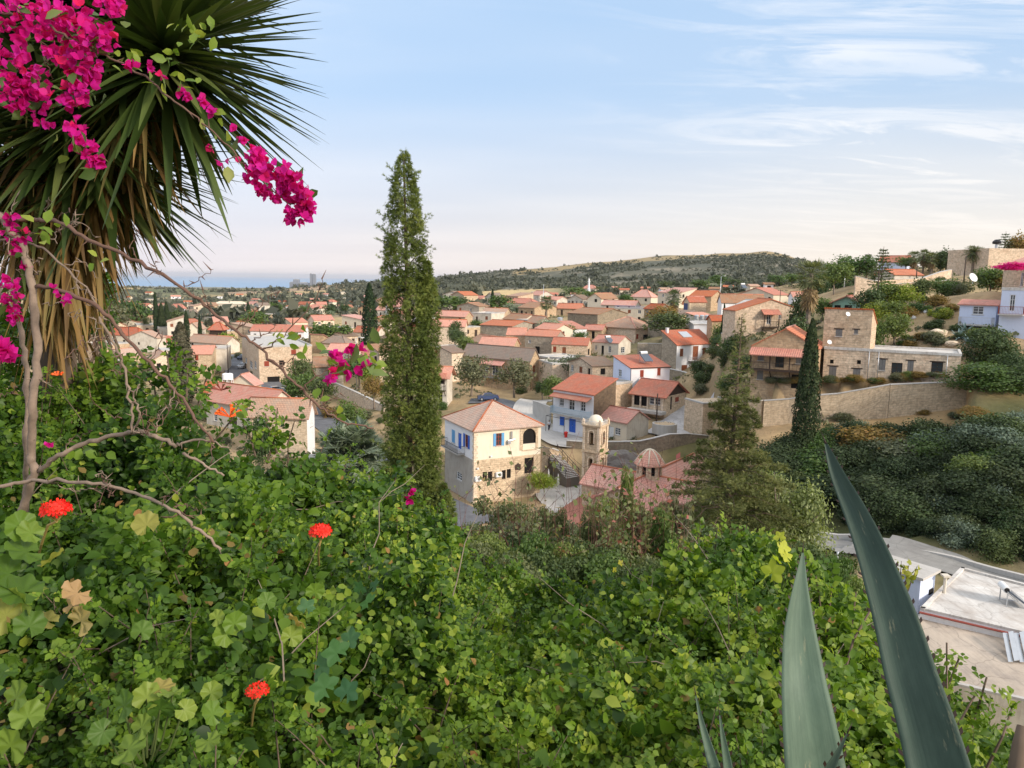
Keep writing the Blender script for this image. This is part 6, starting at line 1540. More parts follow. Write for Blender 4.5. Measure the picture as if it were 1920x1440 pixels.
PM={'date':palm_mesh(46,1.,.50,1,G_SIL,1.3,.40,wd=.085),'dateg':palm_mesh(34,1.,.6,5,G_PALM,1.1,.28),'fan':palm_mesh(30,1.,.45,2,G_PALM,1.2,fan=True),'dead':palm_mesh(26,1.,.2,3,G_PALMD,dead=True,fan=True)}
def palm(P,h,L,label,kind='fan',dead=False,grp=None):
    e=empty('palm_tree',P,rv.uniform(0,6),label,'palm',grp);q=MB();r0=max(.16,L*.12)
    n=int(h/.35)
    q.tube([(0,0,-.4)]+[(0.02*math.sin(i),0,h*(i+1)/n) for i in range(n)],[r0*1.3]+[r0*(1+.12*(i%2))*(1-.25*i/n) for i in range(n)],9);q.build('trunk',BARKG,e)
    c=link('fronds',PM[kind],e,(0,0,h));c.scale=(L,)*3
    if dead:
        k=link('dead_fronds',PM['dead'],e,(0,0,h-.15*L));k.scale=(L*.95,L*.95,L*(2.1 if dead is True else dead))
    return e
def palm_px(px,top,crown,d,Lpx,label,kind='fan',dead=False,grp=None,base=None):
    P=on_ground(px,d);h=at(px,crown,d)[2]-P[2];return palm(P,max(h,.8),Lpx*d/F,label,kind,dead,grp)
palm(on_ground(655,104),4.6,6.8,'big silvery date palm at the bend of the street, low in the picture','date')
palm_px(1515,493,512,118,36,'tall fan palm with a skirt of dead fronds left of the garden pavilion','fan',1.7)
palm_px(1262,544,556,215,20,'fan palm with dry brown skirt in the village centre','fan',1.5)
palm_px(1024,553,566,275,17,'fan palm with slim trunk before the brown-roofed stone house')
palm_px(1814,461,473,183,24,'palm rising behind the fortress-like stone wall','dateg')
palm_px(273,594,602,310,14,'palm in front of the dark cypress clump at the left','dateg')
palm_px(341,582,590,320,11,'small palm right of the dark cypress clump','dateg')
palm_px(704,632,640,175,22,'palm tucked behind the tallest cypress beside the street lamp','dateg')
for i,(px,t,d) in enumerate(((1703,472,205),(1722,469,208),(1737,474,204),(1755,473,207))):palm_px(px,t,t+9,d,15,['leftmost palm of the skyline grove beside the pale blue house','second palm from the left in the skyline grove','third palm from the left in the skyline grove','rightmost palm of the skyline grove, next to the fortress-like wall'][i],'fan',1.2,'skyline grove of palms')
for i,(px,t,d) in enumerate(((1120,540,500),(1137,542,480),(1155,541,490))):palm_px(px,t,t+5,d,12,'palm in a row of three left of the red pyramid-roofed house','fan',False,'row of palms below the hill')
# --- norfolk pines
def norfolk(px,base,top,d,wpx,label):
    P=on_ground(px,d);h=at(px,top,d)[2]-P[2];e=empty('norfolk_pine',P,0,label,'pine','norfolk pines on the right hillside');w=wpx*d/F
    q=MB();q.tube([(0,0,-.4),(0,0,h*.5),(0,0,h)],[.2,.13,.03],7);q.build('trunk',BARK,e)
    r=np.random.default_rng(int(px));Pp=[];Yy=[];Nn=[];Sz=[];b=MB();nt_=13
    for i in range(nt_):
        t=.30+.68*i/nt_;z=h*t;L=w*.5*(1-(t-.30)/.72)**.75+.15
        for k in range(6):
            a=k*math.pi/3+i*.6;dv=np.array([math.cos(a),math.sin(a),.10]);b.tube([(0,0,z),tuple(dv*L+np.array([0,0,z]))],[.035,.012],4,cap=False)
            m=int(10+L*16)
            for j in range(m):
                s=r.random()**.7*L;Pp.append(dv*s+np.array([0,0,z]));yy=dv+r.normal(size=3)*.55;Yy.append(yy);Nn.append(r.normal(size=3)+np.array([0,0,1.]));Sz.append(.34*r.uniform(.6,1.2))
    b.build('branches',BARK,e);Pp=np.array(Pp)
    T=(T_QUAD[0]*np.array([.6,1,1]),T_QUAD[1]);link('needles',leaf_mesh('needles',T,Pp,frames(np.array(Nn),r,np.array(Yy)),np.array(Sz),G_DARK,rng=r),e)
norfolk(1618,505,474,180,36,'smaller tiered norfolk pine on the skyline, left of the taller one')
norfolk(1646,590,462,135,46,'taller tiered norfolk pine in front of the pale blue house')
norfolk(1869,468,433,190,44,'tiered norfolk pine on the skyline above the fortress-like wall')
# --- village trees (px, base py, top py, depth, width px, kind, label)
VT=[(885,757,677,148,78,'o','grey-green tree, left of the pair before the long brown-roofed house'),(966,757,679,150,74,'o','grey-green tree, right of the pair before the long brown-roofed house'),
 (560,722,668,158,56,'d','dark bushy tree right of the tall stone house'),(555,756,694,150,70,'m','bright green tree over the parked cars'),(600,742,706,146,60,'d','dark tree on the slope above the street'),(655,800,748,124,66,'m','feathery green tree beside the street behind the silvery palm'),
 (672,702,664,160,56,'d','tree behind the pink flowers'),(690,712,684,158,44,'y','light green shrubby tree left of the narrow balcony house'),(625,700,664,165,26,'r','rust-red creeper-clad tree by the street wall'),
 (700,742,706,140,44,'r','brownish bare tree below the narrow balcony house'),(1040,760,706,135,50,'m','bright green tree left of the white house with blue doors'),(1020,742,712,146,34,'d','dark tree at the foot of the lane'),
 (1035,712,672,158,40,'o','grey-green olive by the tan courtyard wall'),(1070,708,668,156,56,'o','olive tree beside tall dry grass'),(1090,694,664,160,36,'o','pale feathery tree in the tall dry grass'),
 (1030,636,598,215,52,'s','silver-green tree behind the staggered row'),(1062,642,610,210,50,'m','green tree right of the silver-green one behind the staggered row'),(1090,646,622,205,34,'m','low green tree beside the tiny house'),
 (1250,636,582,208,66,'r','large rust and green tree behind the white shed'),(1250,662,610,190,90,'d','dark spreading tree left of the white shed'),(1352,648,608,162,40,'m','green tree under the thin young cypress'),(1350,660,626,158,44,'d','dark round tree right of the brown-shuttered house'),
 (1372,700,640,145,52,'m','leafy tree behind the bare top of the bronze conifer'),(1506,640,560,122,52,'d','dark green tree right of the stone gable'),(1490,656,590,112,60,'d','deep green tree between the gable and the upper stone house'),(1540,600,560,130,50,'m','green tree left of the pavilion'),
 (1560,580,520,170,70,'m','green tree on the slope behind the pavilion'),(1600,560,500,178,80,'m','broad green tree on the slope under the small norfolk pine'),(1560,545,508,210,80,'d','dark green tree at the far end of the slope'),(1530,560,512,200,46,'d','dark tree behind the tall fan palm'),
 (1625,600,540,118,62,'d','dark green garden tree beside the slim pole'),(1655,590,532,122,60,'m','garden tree behind the slim pole'),(1690,588,535,120,66,'y','bright yellow-green tree in the hillside garden'),(1665,612,565,114,60,'m','leafy green tree in the hillside garden'),(1640,612,568,114,50,'y','small yellowish tree beside the pavilion'),
 (1725,590,540,122,50,'d','dark tree right of the yellow-green one'),(1762,578,528,125,56,'m','green tree below the low ruined wall'),(1790,580,524,125,60,'o','grey-green tree in front of the fortress-like wall'),(1640,660,592,104,56,'m','green tree right of the upper stone house'),(1680,662,598,104,60,'m','second green tree right of the upper stone house'),
 (1850,560,500,120,70,'m','green tree beside the large satellite dish'),(1880,556,512,118,50,'r','reddish tree under the magenta bougainvillea'),(1740,505,470,210,50,'m','green tree in the skyline palm grove'),(1765,505,468,205,40,'d','dark tree in the skyline palm grove'),(1690,508,482,215,50,'m','tree in front of the pale blue house'),(1890,485,440,190,50,'r','thin brownish tree on the skyline above the fortress-like wall'),
 
 (480,640,600,300,50,'m','tree behind the long white house'),(605,650,606,235,60,'m','green tree right of the long white house'),(640,650,612,240,50,'m','green tree left of the dark round cypress'),(420,648,622,240,36,'y','light green tree below the timber house'),
 (230,606,560,330,60,'d','dark tree cluster at the far left'),(255,612,566,320,46,'m','tree left of the cypress clump'),(215,612,572,310,60,'o','grey-green tree above the red hip roof'),(190,640,590,280,60,'m','tree at the left behind twigs'),
 (330,618,580,310,30,'d','dark tree right of the cypress clump'),(520,590,566,450,26,'m','tree behind the long low white house'),(540,612,588,380,36,'o','olive in the dry field before the long low house'),(580,606,588,390,34,'o','olive tree at the edge of the dry field'),(617,600,574,400,26,'d','round dark tree in the dry field'),(620,606,590,385,16,'s','small silver tree before the round dark one'),
 (648,588,570,450,26,'d','dark round tree on the plain'),(663,594,577,430,20,'s','pale round olive on the plain'),(570,588,574,440,26,'m','tree beside the cream villa'),(450,612,588,380,40,'o','olives before the wide dusty roof'),
 (838,602,568,330,70,'m','dark green tree right of the tallest cypress'),(860,592,562,345,50,'d','round dark trees by the straw field'),(935,590,556,320,50,'m','green tree right of the thin young cypress'),(960,600,574,300,36,'s','silver tree left of the brown-roofed stone house'),
 (1075,560,538,420,50,'m','tree below the distant church'),(1100,572,548,370,60,'m','trees left of the pale cream gabled house'),(1170,580,555,320,34,'m','tree between cream gable and pyramid roof'),(1250,545,526,420,40,'d','dark tree at the foot of the hill'),(1310,552,530,380,46,'m','tree behind the orange roof'),(1345,545,520,400,40,'m','green tree below the tall lamp post'),(1372,548,528,380,30,'d','dark tree right of the tall lamp post'),
 (1480,545,520,300,50,'m','green tree left of the tall fan palm'),(1450,548,526,330,40,'m','tree behind the long low red-roofed house'),(860,640,618,190,40,'d','dark tree beside the rough stone wall'),(852,636,600,200,30,'d','dark shrubby tree at the end of the long stone wall'),(870,656,632,178,46,'m','green tree in front of the rough stone wall'),(1130,760,740,127,20,'m','little tree beside the narrow tan house'),
 (480,860,775,70,60,'d','tree below the broad weathered roof') ]
for px,b,t,d,w,k,lab in VT:
    P=on_ground(px,d);zt=at(px,t,d)[2];zb=at(px,b,d)[2];h=max(zt-zb,zt-P[2],1.5)
    if h>1.6*(zt-zb):h=1.6*(zt-zb);P[2]=zt-h
    tree(P,h/.98,w*d/F*1.12,k,lab)
for px,b,t,d,w,k,lab in ((1855,690,600,94,100,'d','large dark green bush below the white houses'),(1905,720,650,89,80,'d','dark bush at the right edge above the bank'),(1855,768,668,83.5,125,'m','large round green bush at the end of the terraced wall'),(1925,760,672,82,90,'d','dark bush at the right edge beside the round green bush')):
    P=on_ground(px,d);zt=at(px,t,d)[2];shrub(P,(zt-P[2])*1.1,w*d/F*1.1,k,lab,None)
# --- shrub cover on the valley bank and the slopes
def shrubs(n,pxr,pyr,kinds,hr,wr,label,group,seed,dmin=45,dmax=130,cond=None):
    r=random.Random(seed);k=0
    while k<n:
        px=r.uniform(*pxr);py=r.uniform(*pyr)
        if cond and not cond(px,py):continue
        g=ground_at(px,py,dmin,dmax);k+=1
        if g is None:continue
        h=r.uniform(*hr);shrub(g,h,h*r.uniform(*wr),r.choice(kinds),label,group)
shrubs(118,(1440,1990),(830,1060),'kkkdkmk',(1.9,4.6),(1.1,1.8),'dark green shrub in the dense scrub on the valley bank','dense scrub on the valley bank',1,dmin=45,cond=lambda x,y:y>815+max(0,(1560-x)*.5) and y<np.interp(x,[1440,1560,1650,1720,1800,1920,2000],[972,978,986,1000,1024,1052,1080]))
shrubs(16,(1330,1500),(880,985),'dmo',(2.,3.2),(1.2,1.7),'green shrub on the valley floor behind the bronze conifer','shrubs on the valley floor',2)
for i,(px,py,h,w,lab) in enumerate(((1640,850,4.4,9,'broad olive-brown bush at the top of the valley bank'),(1690,880,4.,8,'second olive-brown bush, right of the broad one'))):
    g=ground_at(px,py,60,100);shrub(g,h,w,'r' if i==0 else 'o',lab,None)
for i,(px,py,h) in enumerate(((1585,806,2.6),(1612,800,2.2),(1735,842,3.6),(1762,850,3.2),(1850,842,3.8),(1880,850,3.4),(1815,815,2.6),(1905,800,3.2),(1770,955,2.6),(1850,935,2.6),(1800,990,2.4),(1740,818,2.6))):
    g=ground_at(px,py+20,55,100);shrub(g,h*1.25,h*1.6,'p','silver-green prickly pear thicket on the valley bank','prickly pear thickets on the valley bank',name='prickly_pear',cat='prickly pear')
shrubs(12,(1470,1860),(762,790),'ro',(.6,1.3),(1.5,3),'dry brown bush on the grassy strip under the terraced wall','dry bushes under the terraced wall',4,70,92)
shrubs(24,(1650,1960),(596,650),'dmory',(1.,2.2),(1.3,2.),'garden shrub on the rocky hillside below the white houses','shrubs on the rocky hillside',5,88,125)
shrubs(18,(1620,1800),(560,600),'mydr',(1.2,2.6),(1.1,1.7),'flowering garden shrub on the upper hillside terraces','shrubs in the hillside garden',6,100,135)
shrubs(16,(1480,1780),(500,560),'mmd',(1.5,3.4),(1.2,1.8),'green shrub on the slope below the skyline','shrubs below the skyline',7,120,230)
shrubs(30,(1430,1790),(722,748),'rormo',(.7,1.3),(1.4,2.4),'brownish bush on top of the terraced wall','bushes on the terraced wall',8,88,100)
shrubs(26,(430,1130),(640,760),'mdor',(1.,2.6),(1.2,1.8),'green shrub in a yard between the village houses','shrubs in the village yards',9,120,240,cond=lambda x,y:not(590<x<720 and y>740))
shrubs(22,(160,480),(640,860),'mdoo',(1.,2.8),(1.3,2.),'shrub on the rough field at the left of the village','shrubs on the left field',10,90,260)
shrubs(24,(620,900),(760,870),'mdor',(1.2,3.0),(1.2,1.8),'shrub on the slope above the street','shrubs above the street',11,98,160,cond=lambda x,y:not(830<x<1015) and (x>760 or y<830-(760-x)*.3))
shrubs(16,(1200,1520),(560,690),'mdo',(1.,2.4),(1.2,1.8),'green shrub between houses in the right half of the village','shrubs among the right-hand houses',12,140,300)
shrubs(22,(840,1250),(545,640),'mdo',(1.2,2.6),(1.2,2.),'green shrub between houses at the back of the village','shrubs at the back of the village',13,200,420)
shrubs(10,(1040,1110),(684,712),'yos',(1.6,2.6),(1.4,2.),'tall dry grassy bush beside the olive tree','dry bushes beside the olives',14,140,170)
shrubs(8,(900,1010),(888,905),'mo',(.8,1.4),(1.3,2),'low green bush in the bed before the cream house','bushes in the bed before the cream house',15,88,98)
g=on_ground(1012,97);shrub(at(1012,890,97)-np.array([0,0,1.5]),2.6,4.5,'y','leafy yellow-green bush at the foot of the stairs wall',None)
g=at(1905,500,108);o=shrub(g-np.array([0,0,.3]),1.3,5.5,'m','magenta bougainvillea spilling over the far right roof',None,name='bougainvillea_bush',cat='bougainvillea');o.data=o.data.copy();o.data.materials[0]=G_BOUG
# agave clump on the hillside
def agave_mesh(n,seed,mat):
    r=np.random.default_rng(seed);q=MB()
    for i in range(n):
        a=i*2.4;el=r.uniform(.15,1.2);d=np.array([math.cos(a)*math.cos(el),math.sin(a)*math.cos(el),math.sin(el)]);s=np.array([-math.sin(a),math.cos(a),0])
        pr=None
        for j in range(7):
            t=j/6;c=d*t*1.6+np.array([0,0,-.5*t*t*math.cos(el)]);w=.13*(1-t)**.7+.003
            if pr is not None:q.poly([pr[0]-s*pr[1],pr[0]+s*pr[1],c+s*w,c-s*w])
            pr=(c,w)
    o=q.build('agave_clump',mat);me=o.data;bpy.data.objects.remove(o);return me
AGV=plain('agave_blue_green',(.20,.29,.27),.5,var=.3)
am=agave_mesh(26,3,AGV)
for i,(px,d) in enumerate(((1800,100),(1822,98),(1838,97),(1812,102))):
    o=link('agave_plant',am,None,on_ground(px,d)+np.array([0,0,.1]));o.rotation_euler.z=i;o.scale=(1.1,)*3;tag(o,'blue-green agave rosette in the clump beside the large dark tree','agave','agave clump on the rocky hillside')
shrubs(16,(1300,1400),(655,745),'mdom',(1.6,3.6),(1.1,1.6),'bush on the slope between the brown-shuttered house and the balcony house','bushes on the slope by the balcony house',21,104,150)
# --- scrub on the hill and groves on the plain: nobody could count it
def scrubfield(name,label,n,gen,mat,seed,size):
    r=np.random.default_rng(seed);x,y=gen(r,n);z=H(x,y);s=size*np.clip(r.lognormal(-.15,.55,len(x)),.3,3.)
    k=14;c=np.repeat(np.stack([x,y,z],1),k,0);ss=np.repeat(s,k);d=r.normal(size=(len(c),3));d/=np.linalg.norm(d,axis=1,keepdims=True);d[:,2]=np.abs(d[:,2])*.75
    P=c+d*ss[:,None]*np.array([1,1,1.]);Nv=d+r.normal(size=d.shape)*.5
    tone=np.repeat(r.random(len(x)),k)*.6+r.random(len(c))*.4
    me=leaf_mesh(name,T_QUAD,P-d*ss[:,None]*.3,frames(Nv,r),ss*.9,mat,tone,rng=r,smooth=False)
    return tag(link(name,me),label,None,None,'stuff')
def gen_hill(r,n):
    px=r.uniform(640,1900,n*3);y=r.uniform(700,1330,n*3);x=(px-960)/F*y;m=fbm(x/60,y/60,4,77)+.06
    py=proj(np.stack([x,y,H0(x,y)],1))[1];rp=np.interp(px,[q[0] for q in RIDGE],[q[1] for q in RIDGE])
    ok=(m>.40)&(((py-rp)>7)|(r.random(n*3)<.05)|(px<980)|(px>1480));return x[ok][:n],y[ok][:n]
G_SCR=leafmat('leaf_scrub',[(0,(.062,.07,.05)),(.6,(.095,.103,.075)),(1,(.14,.14,.105))],.1,.8,.1)
scrubfield('hill_scrub','low dark scrub covering the distant hill',11000,gen_hill,G_SCR,5,1.8)
def gen_plain(r,n):
    px=r.uniform(120,900,n*3);y=np.exp(r.uniform(math.log(330),math.log(6500),n*3));x=(px-960)/F*y;m=fbm(x/110,np.log(y)*14,4,88)
    ok=(m>.47)&~((px>560)&(px<705)&(y<400));return x[ok][:n],y[ok][:n]
scrubfield('plain_groves','groves and orchards spread over the far plain',5200,gen_plain,G_SCR,6,3.2)
def gen_vback(r,n):
    px=r.uniform(700,1560,n*3);y=np.exp(r.uniform(math.log(330),math.log(760),n*3));x=(px-960)/F*y;m=fbm(x/25,y/25,3,99)
    ok=(m>.52)&~((px>810)&(px<1065)&(y>470));return x[ok][:n],y[ok][:n]
scrubfield('field_scrub','low scrub between the village and the hill',1500,gen_vback,G_SCR,7,1.7)
def offroad(x,y):
    bad=np.zeros(len(x),bool)
    for P,w in ROADS:
        for q in P[::3]:bad|=((x-q[0])**2+(y-q[1])**2)<(w*.5+1.2)**2
    return bad|((x>-9)&(x<30)&(y>88)&(y<110))
def gen_weeds(r,n):
    px=r.uniform(150,1900,n*2);y=r.uniform(88,320,n*2)**1.0;x=(px-960)/F*y;m=fbm(x/8,y/8,3,55);ok=(m>.50)&~offroad(x,y);return x[ok][:n],y[ok][:n]
scrubfield('village_weeds','low weeds and dry grass tufts on the open ground between houses',9000,gen_weeds,G_OLIVE,8,.38)
# ---------------------------------------------------------------- the tall cypress and the bronze conifer
T_SPRAY=(np.array([[0,0,0],[.10,.45,.02],[0,.95,0],[-.10,.45,.02],[0,.15,0],[.30,.42,.05],[.46,.80,.02],[.22,.55,0],[-.22,.55,0],[-.46,.80,.02],[-.30,.42,.05]],float),
         np.array([[0,1,2,3],[4,5,6,7],[4,8,9,10]]))
def tall_cypress():
    d=25.;g=on_ground(765,d);e=empty('cypress',g,0,'tallest cypress, sunlit ragged column with a second small tip halfway up','cypress')
    r=np.random.default_rng(17)
    ys=np.array([283,300,330,380,430,480,520,560,620,700,760,820,870,920,960,1010,1100]);cx=np.array([757,758,758,760,759,760,763,766,768,768,768,770,768,765,762,760,760.])
    hw=np.array([2,9,17,27,35,40,44,47,50,50,46,50,54,56,52,44,34.])
    zs=np.array([at(765,y,d)[2] for y in ys])-g[2];wx=hw*d/F;xc=(np.array([at(c,y,d)[0] for c,y in zip(cx,ys)])-g[0])
    o=np.argsort(zs);zs,wx,xc=zs[o],wx[o],xc[o]
    def col(n,zlo,zhi,x0,y0,wf,seed):
        zt=r.uniform(zlo,zhi,int(n*2.2));w=np.interp(zt,zs,wx)*wf;k=r.random(len(zt))<(w/ w.max())**.8;zt,w=zt[k][:n],w[k][:n];a=r.uniform(0,2*math.pi,len(zt))
        lump=.50+.85*fbm(a*1.9+7,zt*1.9,3,seed);tuft=vnoise(a*4+1,zt*4.2,seed+3)
        dens=tuft>.36;zt,w,a,lump=zt[dens],w[dens],a[dens],lump[dens]
        rad=w*lump*(.42+.62*r.random(len(zt))**.55)
        X=np.interp(zt,zs,xc)+x0
        P=np.stack([X+rad*np.cos(a),y0+rad*np.sin(a),zt+r.normal(size=len(zt))*.05],1);D=np.stack([np.cos(a)*.75,np.sin(a)*.75,np.full(len(zt),.75)],1)+r.normal(size=P.shape)*.33
        return P,D
    top=zs.max();parts=[col(60000,1.5,top-.02,0,0,1.,5)]
    # the second tip
    z0,z1=at(805,960,d)[2]-g[2],at(803,490,d)[2]-g[2];m=6000;zt=r.uniform(z0,z1,m);w=.42*np.clip((z1-zt)/1.8,0.05,1)**.7;a=r.uniform(0,6.283,m)
    rad=w*(.4+.6*r.random(m)**.5)*(.7+.5*vnoise(a*2,zt*3,9));xx=at(803,700,d)[0]-g[0]
    parts.append((np.stack([xx+rad*np.cos(a),-.25+rad*np.sin(a),zt],1),np.stack([np.cos(a)*.6,np.sin(a)*.6,np.full(m,.8)],1)+r.normal(size=(m,3))*.33))
    # low side plume at the foot, and stray twigs breaking the outline
    z0,z1=at(835,990,d)[2]-g[2],at(840,905,d)[2]-g[2];m=2600;zt=r.uniform(z0,z1,m);a=r.uniform(0,6.283,m);rad=.42*np.clip((z1-zt)/.8,.1,1)*r.random(m)**.5;xx=at(833,950,d)[0]-g[0]
    parts.append((np.stack([xx+rad*np.cos(a),-.3+rad*np.sin(a),zt],1),np.stack([np.cos(a),np.sin(a),np.full(m,.8)],1)+r.normal(size=(m,3))*.3))
    st=[];sd=[]
    for _ in range(150):
        z=r.uniform(2.5,top-.3);a=r.uniform(0,6.283);w=np.interp(z,zs,wx);x=np.interp(z,zs,xc);dv=np.array([math.cos(a),math.sin(a),r.uniform(.25,.9)]);L=r.uniform(.1,.42)
        for j in range(14):
            t=j/13;st.append(np.array([x,0,z])+dv*np.array([w*.85+L*t,w*.85+L*t,0])+np.array([0,0,dv[2]*L*t]));sd.append(dv+r.normal(size=3)*.35)
    parts.append((np.array(st),np.array(sd)))
    P=np.vstack([p for p,_ in parts]);D=np.vstack([q for _,q in parts])
    Nv=r.normal(size=P.shape)+np.array([.0,-.3,.6]);S=r.uniform(.08,.17,len(P));tone=np.clip(.55*fbm(P[:,0]*2.2,P[:,2]*2.2,3,4)+.45*r.random(len(P)),0,1)
    link('crown',leaf_mesh('crown',T_SPRAY,P,frames(Nv,r,D),S,G_HERO,tone,rng=r,smooth=False),e)
    q=MB();q.tube([(xc[0],0,-.5),(float(np.interp(4,zs,xc)),0,4),(float(np.interp(9,zs,xc)),0,9),(float(xc[-1]),0,top-.3)],[.26,.20,.12,.02],9)
    for i in range(40):
        z=1.5+i*.32;a=i*2.4;w=float(np.interp(z,zs,wx))*.7;x=float(np.interp(z,zs,xc));q.tube([(x,0,z),(x+w*math.cos(a),w*math.sin(a),z+.5)],[.035,.01],5,cap=False)
    q.build('trunk',BARK,e)
tall_cypress()
def bronze_conifer():
    d=45.;g=on_ground(1385,d);e=empty('conifer_tree',g,0,'wide bronze-green conifer with sparse bare top on the slope at the right','tree')
    r=np.random.default_rng(23);top=at(1392,588,d)[2]-g[2]
    ys=[600,660,720,780,830,880,930,980,1040,1120];hw=[6,20,40,50,66,100,138,168,178,160]
    zs=np.array([at(1385,y,d)[2]-g[2] for y in ys])[::-1];ws=(np.array(hw)*d/F)[::-1]
    b=MB();b.tube([(0,0,-.5),(0,0,top*.5),(.15,0,top*.85),(.2,0,top)],[.30,.18,.06,.015],9);P=[];D=[];S=[]
    n=150
    for i in range(n):
        t=(i+.5)/n;z=1.2+(top-1.4)*t**.85;w=float(np.interp(z,zs,ws))*r.uniform(.65,1.15);a=i*2.39996+r.uniform(-.3,.3);up=r.uniform(-.05,.28)
        dv=np.array([math.cos(a),math.sin(a),up]);x0=.2*(z/top)**2
        tip=np.array([x0,0,z])+dv*w+np.array([0,0,-.04*w*w]);mid=np.array([x0,0,z])+dv*w*.5+np.array([0,0,.04*w])
        b.tube([(x0,0,z),mid,tip],[.05*(1-.7*t)+.012,.03*(1-.6*t)+.008,.006],5,cap=False)
        dens=1.0 if z<float(at(1385,740,d)[2]-g[2]) else .24
        m=int((28+w*105)*dens)
        for _ in range(m):
            s=r.random()**.65;c=np.array([x0,0,z])*(1-s)**2+2*mid*s*(1-s)+tip*s*s
            off=np.array([-math.sin(a),math.cos(a),0])*r.normal()*.17*w*(1.05-s*.8)+np.array([0,0,r.normal()*.10])
            P.append(c+off);D.append(dv*.8+off*1.4/(w+.2)+r.normal(size=3)*.35+np.array([0,0,.15]));S.append(r.uniform(.14,.32)*(.75 if dens<1 else 1))
    b.build('trunk',BARK,e);P=np.array(P);D=np.array(D);Nv=r.normal(size=P.shape)*.7+np.array([0,0,1.]);tone=np.clip(.5*fbm(P[:,0]*.9,P[:,2]*.9,3,4)+.5*r.random(len(P)),0,1)
    link('crown',leaf_mesh('crown',T_SPRAY,P,frames(Nv,r,D),np.array(S),G_CONI,tone,rng=r,smooth=False),e)
bronze_conifer()
def lit_tree(px,b,t,d,w,mat,label,n,size,seed,bush=False):
    P=on_ground(px,d);zt=at(px,t,d)[2];zb=at(px,b,d)[2];h=max(zt-P[2],1.5)
    e=empty('tree',P,0,label,'tree');me=crown_mesh('crown',n,size,mat,seed,T=T_LEAF if d<20 else T_QUAD,k=26,rb=(.12,.22),bush=bush);c=link('crown',me,e);W=w*d/F*1.1;c.scale=(W,W,h)
    k=link('trunk',TK[seed%3],e);k.scale=(min(h,W),min(h,W),h);return e
G_LITT=leafmat('leaf_pale_lit',[(0,(.10,.13,.045)),(.5,(.20,.24,.085)),(1,(.36,.39,.19))],.3,.5,.3)
lit_tree(1496,1040,832,47,225,G_LITT,'airy pale green tree just beside the bronze conifer',26000,.022,4,True)
# mid-distance bushes on the slope in front of the church
G_M1=leafmat('leaf_slope_olive',[(0,(.055,.075,.03)),(.5,(.11,.13,.055)),(.9,(.19,.21,.09)),(1,(.30,.22,.10))],.3,.5,.3)
def tall_bush(mat,seed,n=34000,size=.017):
    r=np.random.default_rng(seed);k=46;c=[]
    for i in range(k):
        a=r.uniform(0,6.283);z=r.uniform(.05,.90);q=.42*math.sqrt(r.random())*(1-.55*z);c.append((q*math.cos(a),q*math.sin(a),z,r.uniform(.07,.15)*(1-.3*z)))
    c=np.array(c);i=r.choice(k,n,p=c[:,3]**2/(c[:,3]**2).sum());d=r.normal(size=(n,3));d/=np.linalg.norm(d,axis=1,keepdims=True);P=c[i,:3]+d*(c[i,3]*r.random(n)**.4)[:,None]*np.array([1.3,1.3,.75]);P[:,2]=np.abs(P[:,2])
    S=size*r.uniform(.6,1.4,n)[:,None]*np.array([1.5,1.0,1.])
    return leaf_mesh('bush',T_QUAD,P,frames(d+r.normal(size=(n,3))*.8+np.array([0,0,.4]),r),S,mat,np.clip(.5*vnoise(P[:,0]*8,P[:,2]*8,seed)+.5*r.random(n),0,1),rng=r,smooth=False)
MBUSH=[tall_bush(G_M1,301),tall_bush(G_MID,302),tall_bush(G_OLIVE,303),tall_bush(G_YEL,304,14000),tall_bush(G_DARK,305)]
SLOPE=[(880,985,15,120,0),(905,960,20,130,2),(935,925,22,110,0),(960,960,17,120,2),(985,915,24,110,2),(1045,990,15,120,0),(1075,960,20,100,2),(1120,985,16,110,1),(1100,1005,13,130,0),(1165,975,17,90,4),(1180,1000,14,130,1),(1215,985,18,110,3),(1250,960,22,120,2),(1240,1010,14,120,1),(1290,1000,18,110,4),(1310,985,24,120,2),(930,1000,12,130,1),(1000,985,14,130,4),(1150,925,26,80,1),(1060,1030,11,140,4),(870,1000,11,110,0),(1000,1035,10,130,0),(1150,1040,11,140,1),(1230,1045,10,130,4),(1300,1050,12,120,4),(1560,1010,26,120,4),(1600,1035,24,100,1),(1540,1050,16,120,4),(1640,1075,18,90,1),(1450,1000,24,140,4),(1360,980,28,160,4),(820,985,18,90,4),(790,960,22,80,4),(745,950,20,110,1),(700,925,20,110,4),(1010,1000,12,110,1),(1130,1010,12,120,4),(1200,1020,12,120,0),(1270,1020,14,120,1),(950,1030,11,110,4),(1085,1015,12,100,1),(1180,950,24,100,0),(910,1010,13,110,1),(860,975,17,90,0),(1188,868,15,34,1),(1130,935,15,60,0),(1235,925,15,60,0),(1285,905,17,60,2),(1045,935,16,50,0),(1160,955,15,60,2),(1262,950,14,60,1)]
for i,(px,t,d,w,m) in enumerate(SLOPE):
    P=on_ground(px,d);zt=at(px,t,d)[2];h=max(zt-P[2],.8);w*=1.7
    o=link('bush',MBUSH[m],None,P);W=w*d/F*1.2;o.scale=(W,W,h*1.03);o.rotation_euler.z=rv.uniform(0,6);tag(o,'leafy bush on the slope between the near thicket and the church','bush','bushes on the slope above the church')
